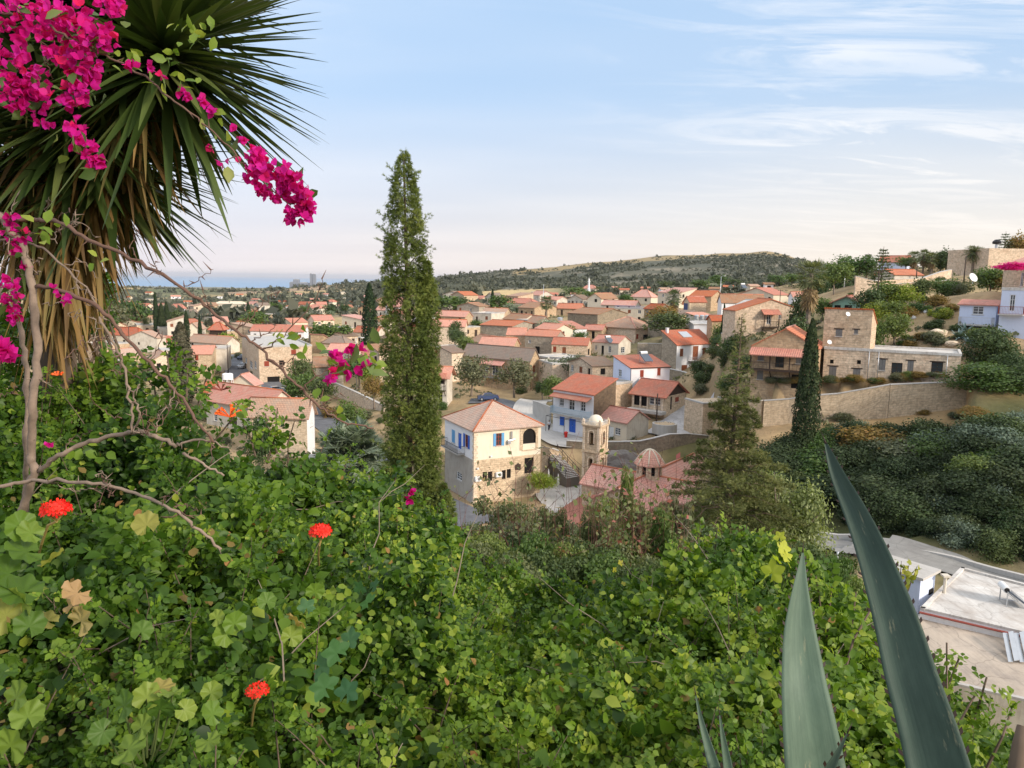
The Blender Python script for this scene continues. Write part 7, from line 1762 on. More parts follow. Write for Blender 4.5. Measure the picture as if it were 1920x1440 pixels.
def twiggy(px,b,t,d,n,label,mat=TWIG,leaf=None,seed=0,spread=.14):
    r=random.Random(seed);P=on_ground(px,d);zt=at(px,t,d)[2];zb=at(px,b,d)[2];h=zt-P[2];e=empty('bare_shrub',P,0,label,'bare shrub');q=MB();L=[];
    n=int(n*1.7)
    for i in range(n):
        a=r.uniform(0,6.28);s=r.uniform(.3,1);x=math.cos(a)*spread*h*s;y=math.sin(a)*spread*h*s;hh=h*r.uniform(.6,1)
        pts=[(x*.2,y*.2,0)]
        for j in range(1,6):pts.append((x*(.2+.8*j/5)+r.gauss(0,.03)*h*.4,y*(.2+.8*j/5)+r.gauss(0,.03)*h*.4,hh*j/5))
        q.tube(pts,[.010*(d/14)*(1-.75*j/5) for j in range(6)],4,cap=False)
        for j in range(1,6):
            for _ in range(2):
                p=np.array(pts[j]);v=np.array([r.gauss(0,.5),r.gauss(0,.5),r.uniform(.2,1)])*h*.12;q.tube([p,p+v],[.005*d/14,.002*d/14],3,cap=False)
                if j>1:L.append(p+v)
                if j>2:L+= [p+v*.6,p+v*.3]
    q.build('stems',mat,e)
    if leaf:
        L=np.array(L);rr=np.random.default_rng(seed);k=rr.random(len(L))<.75;L=L[k];link('leaves',leaf_mesh('leaves',T_QUAD,L,frames(rr.normal(size=L.shape)+np.array([0,0,.5]),rr),rr.uniform(.07,.15,len(L))*d/14,leaf,rng=rr,smooth=False),e)
G_RED=leafmat('leaf_reddish',[(0,(.09,.13,.04)),(.7,(.18,.20,.08)),(.9,(.24,.13,.07)),(1,(.36,.09,.10))],.3,.5,.3)
for i,(px,b,t,d,n,lf) in enumerate(((1120,1050,860,13,9,G_RED),(1165,1050,905,13,10,G_RED),(1205,1055,875,14,12,G_RED),(1255,1050,885,14,10,G_RED),(1000,1045,880,14,9,G_M1),(965,1040,900,15,9,G_M1),(1060,1050,930,12,7,G_RED),(1290,1040,900,16,9,G_RED),(1035,1060,900,15,7,None),(1225,1060,860,18,8,None),(1140,1060,850,17,6,None),(900,1020,930,14,8,G_M1))):
    twiggy(px,b,t,d,n,['tall red-brown bare stems before the bell tower','red-leaved bare shrub right of the bell tower foot','thin upright red stems before the octagonal dome','red twiggy shrub before the pink church roof','grey-green twiggy shrub before the courtyard','leafy thin-stemmed shrub before the cream house','low reddish twigs below the courtyard','twiggy shrub left of the bronze conifer','leafless stems rising before the parasols','tall leafless stems right of the octagonal dome','single leafless whips by the bell tower','thin-stemmed shrub at the corner of the cream house'][i],leaf=lf,seed=i)
# ---------------------------------------------------------------- the thicket
T_OV=(np.array([[0,0,0],[.30,.22,.05],[.37,.55,.05],[0,1,-.12],[-.37,.55,.05],[-.30,.22,.05],[0,.30,-.02],[0,.64,-.05]],float),T_LEAF[1])
def sprig_template(seed):
    r=random.Random(seed);V=[];Fc=[];g=lambda k=1.:r.gauss(0,k)
    def add(o,y,s):
        y=np.array(y,float);y/=np.linalg.norm(y);n=np.array([g(.35),g(.35),1.]);n=n-y*(y@n);n/=np.linalg.norm(n);x=np.cross(y,n);M_=np.stack([x,y,n],1);b=sum(len(v) for v in V)
        V.append((M_@(T_OV[0]*np.array([r.uniform(.8,1.1),1,r.uniform(.2,2.2)])*s).T).T+np.array(o));Fc.append(T_OV[1]+b)
    n=r.choice([3,3,4]);bend=g(.15)
    for i in range(n):
        t=.15+.75*i/n+g(.03);z=.12*math.sin(t*2.4);x0=bend*t*t
        for s in(-1,1):
            if r.random()<.1:continue
            add((x0,t+g(.03),z),(s*1.0+bend,.45+g(.25),.10-.08*i+g(.25)),r.uniform(.30,.50))
    add((bend*.9,.90,.07),(bend,1,-.2+g(.2)),r.uniform(.36,.5));add((bend*.85,.86,.07),(.5+g(.4),1,.3),.24)
    return np.vstack(V),np.vstack(Fc)
SPRS=[sprig_template(i) for i in range(6)]
def sprig_cloud(name,P,Up,S,mat,rngl,tone):
    r=rngl;n=len(P);Y=Up+r.normal(size=P.shape)*.6;Y/=np.linalg.norm(Y,axis=1,keepdims=True);Nv=np.cross(Y,r.normal(size=P.shape));Nv=Nv*.9+np.array([.25,-.45,.9])
    Fr=frames(Nv,r,Y);w=r.integers(0,len(SPRS),n);VV=[];F4=[];F3=[];R4=[];R3=[];b=0
    for k,T in enumerate(SPRS):
        m=w==k
        if not m.any():continue
        V,Fc=scatter(T,P[m],Fr[m],S[m]);q=len(T[1]);nl=q//6;rr=tone[m].repeat(q)*.70+r.random(m.sum()*nl).repeat(6)*.30;fl,tri=clean(Fc)
        VV.append(V);F4.append(fl[0]+b);F3.append(fl[1]+b);R4.append(rr[~tri]);R3.append(rr[tri]);b+=len(V)
    return np_mesh(name,np.vstack(VV),[np.vstack(F4),np.vstack(F3)],mat,np.concatenate(R4+R3),True)
def thicket(name,label,n,pxr,mat,seed,tone0=0.,depth=.42,scale=1.,yl=(1.12,None)):
    r=np.random.default_rng(seed);px=r.uniform(*pxr,n);Yc=np.interp(px,cpx,cy);u=r.random(n)
    y=yl[0]+(Yc+.45-yl[0])*u;x=(px-960)/F*y;top=thick_top(x,y)
    lump=(fbm(x/.38+5,y/.38+9,3,61)-.5)*.85+(fbm(x/1.3,y/1.3,2,62)-.5)*.5
    hole=vnoise(x/.16+3,y/.20+1,63);lump=lump-np.where(hole<.34,.34*(.34-hole)/.34+.10,0)
    dp=np.minimum(r.exponential(.13,n),depth)
    z=top+lump-dp-.02
    P=np.stack([x,y,z],1);keep=(y>1.0);P=P[keep];S=(.052+.050*np.clip(P[:,1]/5,0,1))*r.uniform(.6,1.3,len(P))*scale*(.72+.62*vnoise(P[:,0]/.5+9,P[:,1]/.6,64))
    tone=np.clip(1.3*(fbm(P[:,0]/.45,P[:,1]/.45,3,71)-.5)+.22+.12*np.clip(P[:,0]/2,-1,1)+.5*r.random(len(P))+tone0,0,1)
    me=sprig_cloud(name,P,np.tile([0,-.15,1.],(len(P),1)),S,mat,r,tone);return tag(link(name,me),label,None,None,'stuff')
thicket('creeper_thicket','dense green creeper thicket filling the foreground',44000,(-420,2400),G_THK,101)
thicket('light_creeper','lighter green shoots over the right half of the thicket',6500,(700,2000),G_THK2,102,.1,.12,.9)
def loose(name,label,n,mat,seed,pxr,size,patch,dl=(.0,.10)):
    r=np.random.default_rng(seed);px=r.uniform(*pxr,n*4);Yc=np.interp(px,cpx,cy);y=1.2+(Yc-1.2)*r.random(n*4);x=(px-960)/F*y;k=vnoise(x/.33+seed,y/.4,seed)>patch;x,y=x[k][:n],y[k][:n]
    lump=(fbm(x/.38+5,y/.38+9,3,61)-.5)*.85+(fbm(x/1.3,y/1.3,2,62)-.5)*.5;z=thick_top(x,y)+lump-r.uniform(*dl,len(x))+.03;P=np.stack([x,y,z],1)
    tag(link(name,leaf_mesh(name,T_OV,P,frames(r.normal(size=P.shape)*.7+np.array([.2,-.6,.8]),r),size*r.uniform(.6,1.3,len(P)),mat,rng=r)),label,None,None,'stuff')
loose('broad_leaves','patches of broader darker leaves mixed into the thicket',2600,G_THK,401,(-200,1300),.050,.55)
loose('bright_leaves','patches of small bright young leaves on the thicket',3500,G_THK2,402,(200,2000),.030,.60,(-.06,.03))
loose('withered_leaves','withered brown and yellow leaves caught in the thicket',900,G_RUST,403,(-200,2000),.034,.0)
# upright leafy shoots growing out of the thicket
def upright(name,label,n,mat,seed,pxr,hh=(.10,.34),ls=.055):
    r=np.random.default_rng(seed);P=[];U=[];q=MB()
    for i in range(n):
        px=r.uniform(*pxr);Yc=float(np.interp(px,cpx,cy));y=1.35+(Yc-1.2)*r.random();x=(px-960)/F*y;z=float(thick_top(x,y));h=r.uniform(*hh);lean=np.array([r.normal()*.35,r.normal()*.35-.1,1.]);lean/=np.linalg.norm(lean);b=np.array([x,y,z-.12]);sag=r.uniform(0,.12)
        pts=[b+lean*(h+.12)*t+np.array([0,-.3*sag,-sag])*t*t for t in np.linspace(0,1,6)];q.tube(pts,[.0028,.0026,.0022,.0018,.0014,.0008],4,cap=False)
        for t in np.linspace(.25,1,int(5+h*26)):
            k=t*5;j=min(4,int(k));P.append(pts[j]+(pts[j+1]-pts[j])*(k-j));U.append(lean*.5+r.normal(size=3)*.8)
    P=np.array(P);U=np.array(U);st=q.build('stalks',BARK);tag(st,'thin brown stalks of the shoots over the thicket',None,None,'stuff')
    tag(link(name,sprig_cloud(name,P,U,ls*(.7+.25*P[:,1]/3)*r.uniform(.6,1.2,len(P)),mat,r,np.clip(r.random(len(P))*.9+.1,0,1))),label,None,None,'stuff')
upright('thicket_shoots','leafy shoots growing up out of the thicket',230,G_THK,201,(-100,1500))
upright('light_shoots','light green leafy shoots over the right half of the thicket',170,G_THK2,202,(650,1950),(.08,.30),.06)
# dead interior twigs
q=MB();rt=random.Random(9)
for i in range(90):
    px=rt.uniform(-200,2000);Yc=float(np.interp(px,cpx,cy));y=rt.uniform(1.2,Yc);x=(px-960)/F*y;z=float(thick_top(x,y))-rt.uniform(.02,.3);a=rt.uniform(0,3.14);L=rt.uniform(.2,.8)
    v=np.array([math.cos(a),math.sin(a)*.6,rt.uniform(-.1,.7)]);P0=np.array([x,y,z]);q.tube([P0+v*L*t+np.array([rt.gauss(0,.015),rt.gauss(0,.015),rt.gauss(0,.015)]) for t in(0,.25,.5,.75,1)],[.0035,.003,.0025,.002,.001],5,cap=False)
tag(q.build('dry_twigs',BARKG),'dry grey-brown twigs tangled through the thicket',None,None,'stuff')
# shoots standing above the crest: arching stems lined with leaves
def shoots(name,label,lst,mat,seed,leafS=.075,group=None,cat='creeper'):
    r=np.random.default_rng(seed)
    e=empty(name,at(*lst[0][0]),0,label,cat,group);O=np.array(e.location);q=MB();P=[];U=[]
    for pts in lst:
        W=[at(*p)-O for p in pts];
        for i in range(len(W)-1):
            m=max(2,int(np.linalg.norm(W[i+1]-W[i])/.028))
            for j in range(m):
                c=W[i]+(W[i+1]-W[i])*j/m;P.append(c+r.normal(size=3)*.02);U.append((W[i+1]-W[i])/np.linalg.norm(W[i+1]-W[i])+r.normal(size=3)*.8)
        q.tube(W,[.006*(1-.6*i/len(W)) for i in range(len(W))],5,cap=False)
    q.build('stems',BARK,e);P=np.array(P);U=np.array(U);link('leaves',sprig_cloud('leaves',P,U,leafS*r.uniform(.7,1.2,len(P)),mat,r,r.random(len(P))),e);return e
shoots('creeper_shoots','leafy shoots rising left of the hip roofs, before the street',[[(330,800,4.2),(335,720,4.2),(328,640,4.1)],[(360,820,4.2),(375,740,4.2),(395,690,4.2)],[(300,800,4.1),(290,730,4.1),(262,690,4.0)],[(340,760,4.2),(300,700,4.1),(255,650,4.0)],[(400,830,4.3),(440,780,4.3),(470,745,4.4)],[(350,800,4.0),(350,740,4.0),(352,690,4.1)],[(320,790,4.0),(318,700,4.0),(312,660,4.0)]],G_THK,31,.09)
shoots('creeper_shoots','leafy shoots in front of the house with the broad weathered roof',[[(500,870,4.6),(515,820,4.6),(520,765,4.6)],[(540,880,4.6),(540,830,4.6),(552,790,4.6)],[(480,860,4.5),(470,820,4.5),(455,795,4.4)],[(520,850,4.6),(500,800,4.6),(498,775,4.6)],[(590,880,4.8),(600,850,4.8),(607,835,4.8)]],G_THK,32,.09)
shoots('creeper_shoots','bushy green shoots right of the conifer foot, below the yellow vine shoots',[[(1290,1110,5.0),(1300,1050,5.0),(1310,1000,5.0)],[(1340,1110,4.8),(1340,1040,4.8),(1345,990,4.8)],[(1390,1110,4.8),(1395,1040,4.8),(1400,985,4.8)],[(1320,1100,4.8),(1325,1040,4.8),(1318,1005,4.8)],[(1370,1100,4.7),(1375,1050,4.7),(1376,1000,4.7)],[(1300,1100,4.8),(1290,1060,4.8),(1270,1025,4.8)],[(1420,1100,4.7),(1425,1050,4.7),(1430,1020,4.7)]],G_THK2,33,.10)
shoots('creeper_shoots','upright green shoots between the two big agave leaves',[[(1530,1400,3.0),(1545,1250,3.1),(1560,1100,3.2)],[(1570,1400,3.0),(1590,1250,3.1),(1605,1110,3.2)],[(1550,1300,3.1),(1545,1180,3.2),(1530,1080,3.3)],[(1610,1400,3.0),(1625,1300,3.0),(1630,1180,3.1)],[(1560,1350,2.6),(1600,1200,2.7),(1640,1130,2.8)],[(1590,1420,2.6),(1600,1330,2.6),(1580,1230,2.6)],[(1440,1200,3.8),(1452,1130,3.9),(1470,1075,4.)],[(1480,1200,3.8),(1470,1140,3.9),(1480,1090,4.)]],G_THK2,34,.085)
shoots('creeper_shoots','thin green shoots over the dusty roof at the lower right',[[(1760,1420,2.6),(1775,1300,2.7),(1775,1205,2.8)],[(1800,1440,2.6),(1830,1340,2.7),(1850,1270,2.7)],[(1850,1440,2.5),(1880,1380,2.5),(1900,1320,2.6)],[(1740,1440,2.5),(1790,1370,2.6),(1830,1300,2.7)],[(1700,1440,2.6),(1760,1330,2.7),(1800,1230,2.8)]],G_THK2,35,.07)
shoots('creeper_shoots','leafy shoots hanging over the tall cypress foot',[[(690,930,4.8),(700,900,4.8),(708,880,4.8)],[(730,950,4.9),(738,915,4.9),(742,895,4.9)],[(760,975,5.0),(765,945,5.0),(768,925,5.0)],[(715,945,4.7),(705,915,4.7),(690,890,4.7)],[(640,900,4.6),(645,880,4.6),(650,865,4.6)]],G_THK2,36,.09)
# the climber behind the bougainvillea stems at the left
def climber():
    r=np.random.default_rng(51);n=2600;c=np.array([(105,640,5.0,60,60),(150,600,5.2,50,55),(90,700,4.9,90,60),(160,700,5.,55,60),(140,760,4.8,60,60),(60,760,4.8,70,50),(215,720,4.8,45,40),(120,545,5.3,35,50),(170,545,5.4,30,30),(30,640,5.0,50,50),(240,780,4.6,50,35)])
    i=r.integers(0,len(c),n);a=r.uniform(0,6.283,n);rr=r.random(n)**.5;px=c[i,0]+c[i,3]*rr*np.cos(a);py=c[i,1]+c[i,4]*rr*np.sin(a);d=c[i,2]+r.normal(size=n)*.22
    k=(fbm(px/38,py/38,3,5)>.40);P=np.array([at(x,y,z) for x,y,z in zip(px[k],py[k],d[k])]);e=empty('climbing_shrub',P[0],0,'small-leaved green shrub behind the grey bougainvillea stems','shrub');O=np.array(e.location)
    link('leaves',sprig_cloud('leaves',P-O,np.tile([.2,0,1.],(len(P),1)),.10*r.uniform(.6,1.1,len(P)),G_THK,r,np.clip(r.random(len(P))*.8,0,1)),e)
    q=MB();rt=random.Random(3)
    for j in range(16):
        x=rt.uniform(60,200);q.tube([at(x,950,4.6)-O,at(x+rt.uniform(-20,20),800,4.8)-O,at(x+rt.uniform(-50,50),650,5.)-O,at(x+rt.uniform(-60,60),560,5.1)-O],[.02,.016,.010,.004],6,cap=False)
    q.build('stems',BARK,e)
climber()
# ---------------------------------------------------------------- yucca
def yucca():
    r=np.random.default_rng(61);O=at(110,700,4.2);gz=Hs(O[0],O[1])-.3;e=empty('yucca_tree',(O[0],O[1],gz),0,'big spiky yucca with hanging dead leaves in the upper left corner','yucca');O=np.array([O[0],O[1],gz])
    heads=[(308,50,3.7,.98,350),(130,170,4.0,1.0,280),(60,-60,3.9,1.0,200),(230,-60,3.9,1.0,230),(20,240,4.2,.95,180),(200,260,4.1,.85,170)]
    q=MB();base=np.zeros(3)
    fork=at(95,480,4.3)-O;q.tube([(0,0,-.2),(0,0,.6),fork*np.array([1,1,.55]),fork],[.13,.11,.10,.09],10)
    for hx,hy,d,_,_n in heads:
        p=at(hx,hy,d)-O;m=(fork+p)/2+np.array([.1,0,.1]);q.tube([fork,m,p],[.09,.07,.05],9)
    q.build('trunk',BARK,e)
    def blades(name,specs,mat):
        V=[];Fq=[];rn=[];b=0
        for p,dv,L,w,droop,tn in specs:
            s=np.cross(dv,(0,0,1.));s/=max(1e-6,np.linalg.norm(s));up=np.cross(s,dv);m=8
            for j in range(m+1):
                t=j/m;c=p+dv*L*t+np.array([0,0,-droop*L*t*t]);ww=w*(.55+.9*t if t<.35 else .865*(1-((t-.35)/.65)**1.6))+.001
                V+= [c-s*ww+up*ww*.35,c,c+s*ww+up*ww*.35]
                if j:
                    for k in(0,1):Fq.append((b+(j-1)*3+k,b+(j-1)*3+k+1,b+j*3+k+1,b+j*3+k));rn.append(tn)
            b+=3*(m+1)
        link(name,np_mesh(name,np.array(V),[np.array(Fq)],mat,np.array(rn),True),e)
    for hx,hy,d,L0,n in heads:
        p=at(hx,hy,d)-O;sp=[];dead=[]
        for i in range(n):
            z=1-1.75*((i+.5)/n);z=max(-.93,z);a=i*2.39996;rr=math.sqrt(max(0,1-z*z));dv=np.array([rr*math.cos(a),rr*math.sin(a),z])+r.normal(size=3)*.17;dv/=np.linalg.norm(dv)
            L=L0*r.uniform(.62,.82)
            sp.append((p+dv*.04+np.array([0,0,-.22*(i/n)]),dv,L,r.uniform(.023,.033),.02+.20*max(0,i/n-.2)*r.random(),r.random()))
        blades('leaf_rosette',sp,G_YUC)
        dl=[]
        for i in range(int(n*.30)):
            a=r.uniform(0,6.283);z=r.uniform(-.98,-.72);rr=math.sqrt(1-z*z);dv=np.array([rr*math.cos(a),rr*math.sin(a),z]);k=r.uniform(0,.75)
            dl.append((p+(fork-p)*k*.8+dv*.05,dv,L0*r.uniform(.45,.68),r.uniform(.012,.02),.05,r.random()))
        blades('dead_leaves',dl,G_YUCD)
    dl=[]
    for i in range(400):
        k=r.random();c=fork*(1.15-.35*k);c=at(*((r.uniform(20,185),r.uniform(330,470)) if i%4 else (r.uniform(60,135),r.uniform(440,570))),4.15+r.uniform(-.25,.1))-O;a=r.uniform(0,6.283);z=r.uniform(-1,-.90);rr=math.sqrt(max(0,1-z*z));dl.append((c,np.array([rr*math.cos(a),rr*math.sin(a),z]),r.uniform(.35,.62),r.uniform(.010,.018),.02,r.random()))
    blades('dead_leaves',dl,G_YUCD)
yucca()
# ---------------------------------------------------------------- bougainvillea
T_BR=None
def bract_template():
    V=[];Fc=[];b=0
    for k in range(3):
        a=k*2*math.pi/3;y=np.array([math.cos(a)*.72,math.sin(a)*.72,.70]);y/=np.linalg.norm(y);n=np.array([-math.cos(a)*.7,-math.sin(a)*.7,.72]);n-=y*(y@n);n/=np.linalg.norm(n);x=np.cross(y,n);M_=np.stack([x,y,n],1)
        T=np.array([[0,0,0],[.34,.30,.10],[.38,.62,.14],[.0,1.0,.02],[-.38,.62,.14],[-.34,.30,.10],[0,.33,0],[0,.68,.02]],float);V.append((M_@T.T).T);Fc.append(T_LEAF[1]+b);b+=8
    return np.vstack(V),np.vstack(Fc)
T_BR=bract_template()
def bougainvillea():
    r=np.random.default_rng(71);rt=random.Random(71);O=at(45,960,2.3);O=np.array([O[0],O[1],Hs(O[0],O[1])-.2]);e=empty('bougainvillea',O,0,'magenta bougainvillea with long grey thorny stems arching across the left','bougainvillea')
    def stem(pts,r0,r1,mat=BARKG,name='stem',thorn=True,wig=3.,par=None):
        P=[at(*p)-O for p in pts];Q=[]
        for i in range(len(P)-1):
            p0=P[max(i-1,0)];p1=P[i];p2=P[i+1];p3=P[min(i+2,len(P)-1)]
            for k in range(6):
                t=k/6;Q.append(.5*((2*p1)+(-p0+p2)*t+(2*p0-5*p1+4*p2-p3)*t*t+(-p0+3*p1-3*p2+p3)*t**3)+np.array([rt.gauss(0,1),rt.gauss(0,1),rt.gauss(0,1)])*wig*.0009)
        Q.append(P[-1]);n=len(Q);q=MB();q.tube(Q,[(r0+(r1-r0)*i/n)*(1+.10*math.sin(i*1.9)+rt.uniform(-.06,.06)) for i in range(n)],8)
        if thorn:
            for i in range(2,n-1,3):
                v=np.array([rt.gauss(0,1),rt.gauss(0,1)*.5,rt.gauss(0,1)]);v/=np.linalg.norm(v);q.tube([Q[i],Q[i]+v*rt.uniform(.012,.03)],[.0022,.0004],4,cap=False)
        q.build(name,mat,e,smooth=True);return Q
    LT=plain('pale_grey_bark',(.27,.20,.15),.85,var=.8,scale=38);LD=plain('brown_stem_bark',(.15,.085,.06),.8,var=.5,scale=25)
    stem([(40,960,2.3),(62,890,2.25),(58,850,2.25),(63,760,2.2),(70,640,2.2),(60,540,2.2),(45,470,2.2),(12,420,2.2),(-30,380,2.2)],0.0132,0.0094,LT)
    stem([(46,935,2.35),(50,830,2.3),(52,760,2.3),(45,660,2.3),(30,590,2.3),(-20,530,2.3)],0.0088,0.0076,LT)
    stem([(12,412,2.2),(60,412,2.2),(110,418,2.15),(180,455,2.1),(260,492,2.05),(345,540,2.0),(400,585,2.0),(445,620,1.95),(490,655,1.95),(540,705,1.9),(590,755,1.9),(640,790,1.9),(700,803,1.9)],0.0063,0.0022,LD)
    stem([(-10,450,2.3),(60,455,2.25),(120,500,2.2),(175,560,2.2),(200,600,2.2)],0.0037,0.0026,LT)
    stem([(70,535,2.2),(120,545,2.15),(190,580,2.1),(230,625,2.1),(290,690,2.05),(340,745,2.05),(370,790,2.0),(400,830,2.0)],0.0063,0.0031,LD)
    stem([(185,595,2.1),(215,650,2.1),(235,700,2.1),(245,760,2.1),(246,812,2.1)],0.0037,0.0037,LT)
    stem([(70,885,2.25),(110,855,2.2),(160,832,2.2),(240,812,2.15),(290,818,2.1),(330,838,2.1)],0.0076,0.0057,LT)
    stem([(246,812,2.12),(262,778,2.1),(250,745,2.1),(262,720,2.1)],0.0037,0.0019,LT)
    stem([(-60,925,2.2),(0,912,2.2),(60,902,2.2),(160,905,2.1),(240,920,2.1),(320,955,2.0),(370,990,2.0),(415,1030,2.0)],0.0063,0.0037,LT)
    stem([(330,835,2.1),(380,825,2.1),(430,840,2.1)],0.0037,0.0019,LT);stem([(340,850,2.1),(380,868,2.1),(420,892,2.1)],0.0044,0.0026,LT)
    stem([(-60,5,2.1),(0,22,2.1),(60,36,2.05),(130,70,2.0),(200,105,2.0),(265,140,1.95),(330,190,1.9),(400,248,1.9),(450,300,1.9),(500,350,1.9),(545,385,1.9)],0.0037,0.0013,LD)
    stem([(60,36,2.05),(75,90,2.05),(95,140,2.05)],0.0019,0.0013,LD)
    stem([(490,655,1.95),(530,630,1.95),(590,560,1.95),(605,520,1.95)],0.0019,0.0008,LD);stem([(440,618,1.95),(470,600,1.95),(500,560,1.95),(525,545,1.95)],0.0019,0.0008,LD)
    stem([(565,730,1.9),(600,705,1.9),(640,680,1.9),(680,665,1.9)],0.0019,0.0009,LD)
    for a in((340,540,400,505),(395,575,380,540),(470,640,520,610),(600,760,640,735),(300,515,290,490),(620,775,600,740),(520,690,560,660)):
        stem([(a[0],a[1],2.),((a[0]+a[2])/2,(a[1]+a[3])/2+4,2.),(a[2],a[3],2.)],0.0016,0.0006,LD)
    for i in range(46):
        x,y,d=rt.choice([(60,560,2.2),(100,500,2.2),(150,560,2.2),(200,590,2.1),(245,700,2.1),(250,800,2.1),(150,835,2.2),(300,820,2.1),(40,450,2.2),(120,440,2.2),(230,480,2.1),(330,740,2.05),(380,800,2.0),(200,905,2.1),(320,955,2.0),(270,640,2.1),(30,700,2.2),(180,640,2.1)]);x+=rt.uniform(-30,30);y+=rt.uniform(-25,25);L=rt.uniform(25,75);an=rt.uniform(0,6.28)
        stem([(x,y,d),(x+L*.5*math.cos(an),y+L*.5*math.sin(an)+rt.uniform(-8,8),d+rt.uniform(-.05,.05)),(x+L*math.cos(an+.4),y+L*math.sin(an+.4),d+rt.uniform(-.1,.1))],.0016,.0006,LD if i%2 else LT,wig=4.)
    def cl(pts,n,rad,leafn=0):
        if n<=12:
            for _ in range(n):cl1(pts,1,rad,max(0,leafn//n),'flower')
        else:cl1(pts,n,rad,leafn)
    def cl1(pts,n,rad,leafn=0,nm='flower_cluster'):
        """pts: px,py,d,weight-radius in px"""
        P=[];
        for _ in range(n):
            i=rt.randrange(len(pts)-1) if len(pts)>1 else 0;a=pts[i];b=pts[min(i+1,len(pts)-1)];t=rt.random();an=rt.uniform(0,6.283);q=rt.random()**.5*(a[3]+(b[3]-a[3])*t);d=a[2]+(b[2]-a[2])*t+rt.gauss(0,1)*q*.0010
            P.append(at(a[0]+(b[0]-a[0])*t+q*math.cos(an),a[1]+(b[1]-a[1])*t+q*math.sin(an),d)-O)
        P=np.array(P);Y=r.normal(size=P.shape);Nv=r.normal(size=P.shape)*.8+np.array([.15,-.7,-.1]);S=rad*.76*r.uniform(.65,1.2,len(P))
        V,Fc=scatter(T_BR,P,frames(Nv,r),S);fl,tri=clean(Fc);rr=r.random(len(P)).repeat(18);link(nm,np_mesh(nm,V,fl,G_BOUG,np.concatenate([rr[~tri],rr[tri]]),True),e)
        if leafn:
            L=P[r.integers(0,len(P),leafn)]+r.normal(size=(leafn,3))*.02;link('leaves',leaf_mesh('leaves',T_LEAF,L,frames(r.normal(size=L.shape)+np.array([0,-.3,.6]),r),r.uniform(.03,.05,leafn),G_MID,rng=r),e)
    cl([(0,60,2.1,40),(30,130,2.05,48),(60,180,2.05,40),(25,170,2.05,45)],150,.030,30)
    cl([(80,20,2.1,26),(140,40,2.05,32),(165,70,2.0,34),(205,70,2.0,22)],105,.030,22)
    cl([(110,85,2.05,30),(150,110,2.0,36),(165,145,2.0,24),(135,190,2.0,26)],110,.030,14);cl([(5,20,2.1,30),(60,30,2.05,34),(110,55,2.05,30)],60,.028,14)
    cl([(195,10,2.0,25),(225,5,2.0,16)],30,.028);cl([(70,228,2.05,8),(95,235,2.05,8)],7,.022)
    cl([(128,222,2.0,12),(150,262,2.0,20),(170,300,2.0,14),(190,305,2.0,6)],48,.027,12)
    for x,y,n in((245,122,4),(285,127,3),(305,142,2),(333,172,3),(352,178,5),(380,190,5),(398,208,5),(440,245,3),(455,262,4),(398,270,2),(418,302,3),(445,305,1)):cl([(x,y,1.92,5)],n,.024,2)
    cl([(470,285,1.9,10),(490,300,1.9,18),(470,325,1.9,16)],34,.027);cl([(500,310,1.9,18),(530,335,1.9,26),(555,360,1.9,26),(570,390,1.9,18)],120,.027,6);cl([(535,400,1.9,12),(560,408,1.9,16),(580,395,1.9,10)],42,.024);cl([(475,345,1.9,12),(520,370,1.9,14)],20,.024)
    cl([(15,430,2.2,16),(40,440,2.2,14),(30,470,2.2,8)],22,.027,8);cl([(10,520,2.25,16),(30,540,2.2,18),(20,570,2.2,16),(35,600,2.2,10)],40,.028,10);cl([(0,655,1.6,14),(20,660,1.6,14)],16,.036)
    cl([(45,500,2.2,6)],4,.024);cl([(98,545,2.1,6),(130,565,2.1,8)],7,.024);cl([(20,410,2.2,10)],8,.024);cl([(90,835,2.1,6)],3,.022)
    for x,y,n in((658,650,3),(672,652,2),(630,668,4),(645,672,2),(628,698,4),(618,712,3),(684,686,2),(665,688,2),(687,686,1),(662,700,1)):cl([(x,y,1.5,4)],n,.025,2)
    for x,y,n in((770,925,3),(765,938,3),(750,932,2)):cl([(x,y,4.9,4)],n,.06)
    # sprays of leaves along the flowering branch
    L=np.array([at(x+rt.gauss(0,14),y+rt.gauss(0,12),1.95+rt.gauss(0,.03))-O for x,y in ((330,60),(350,80),(365,60),(370,75),(300,150),(330,140),(345,155),(390,225),(420,240),(360,50),(376,66),(260,120),(240,105),(220,110),(340,110),(325,118),(620,660),(690,670),(700,680),(690,660),(640,690),(560,640),(575,625),(540,628),(525,635),(180,480),(100,420),(70,440),(60,425),(430,770),(445,750),(600,745),(655,780)) for _ in range(3)])
    link('leaves',leaf_mesh('leaves',T_LEAF,L,frames(r.normal(size=L.shape)+np.array([0,-.5,.5]),r),r.uniform(.022,.042,len(L)),G_YEL,rng=r),e)
bougainvillea()
# ---------------------------------------------------------------- geraniums, vine, honeysuckle
def round_leaf(lobes=7,n=50,ruff=.10,seed=0,vine=False):
    r=np.random.default_rng(seed);V=[[0,0,0]];Fc=[]
    for ring,rr in((1,.5),(2,1.)):
        for i in range(n):
            a=-math.pi/2+.28+(2*math.pi-.56)*i/(n-1);lo=1+(.055 if not vine else .20)*math.cos(lobes*(a+math.pi/2))*(ring==2)+(.028*math.cos(3*lobes*(a+1.57)))*(ring==2)
            R_=.5*rr*lo;V.append([R_*math.cos(a),R_*math.sin(a)+.08,ruff*rr*rr*math.cos(lobes*(a+math.pi/2)+1)*.6+.10*rr*rr*(.6 if not vine else .2)])
    for i in range(n-1):
        Fc.append([0,1+i,2+i,2+i]);Fc.append([1+i,1+n+i,2+n+i,2+i])
    return np.array(V,float),np.array(Fc)
T_GER=[round_leaf(7,50,.10,0),round_leaf(7,50,.16,1)];T_VINE=round_leaf(5,50,.06,2,True)
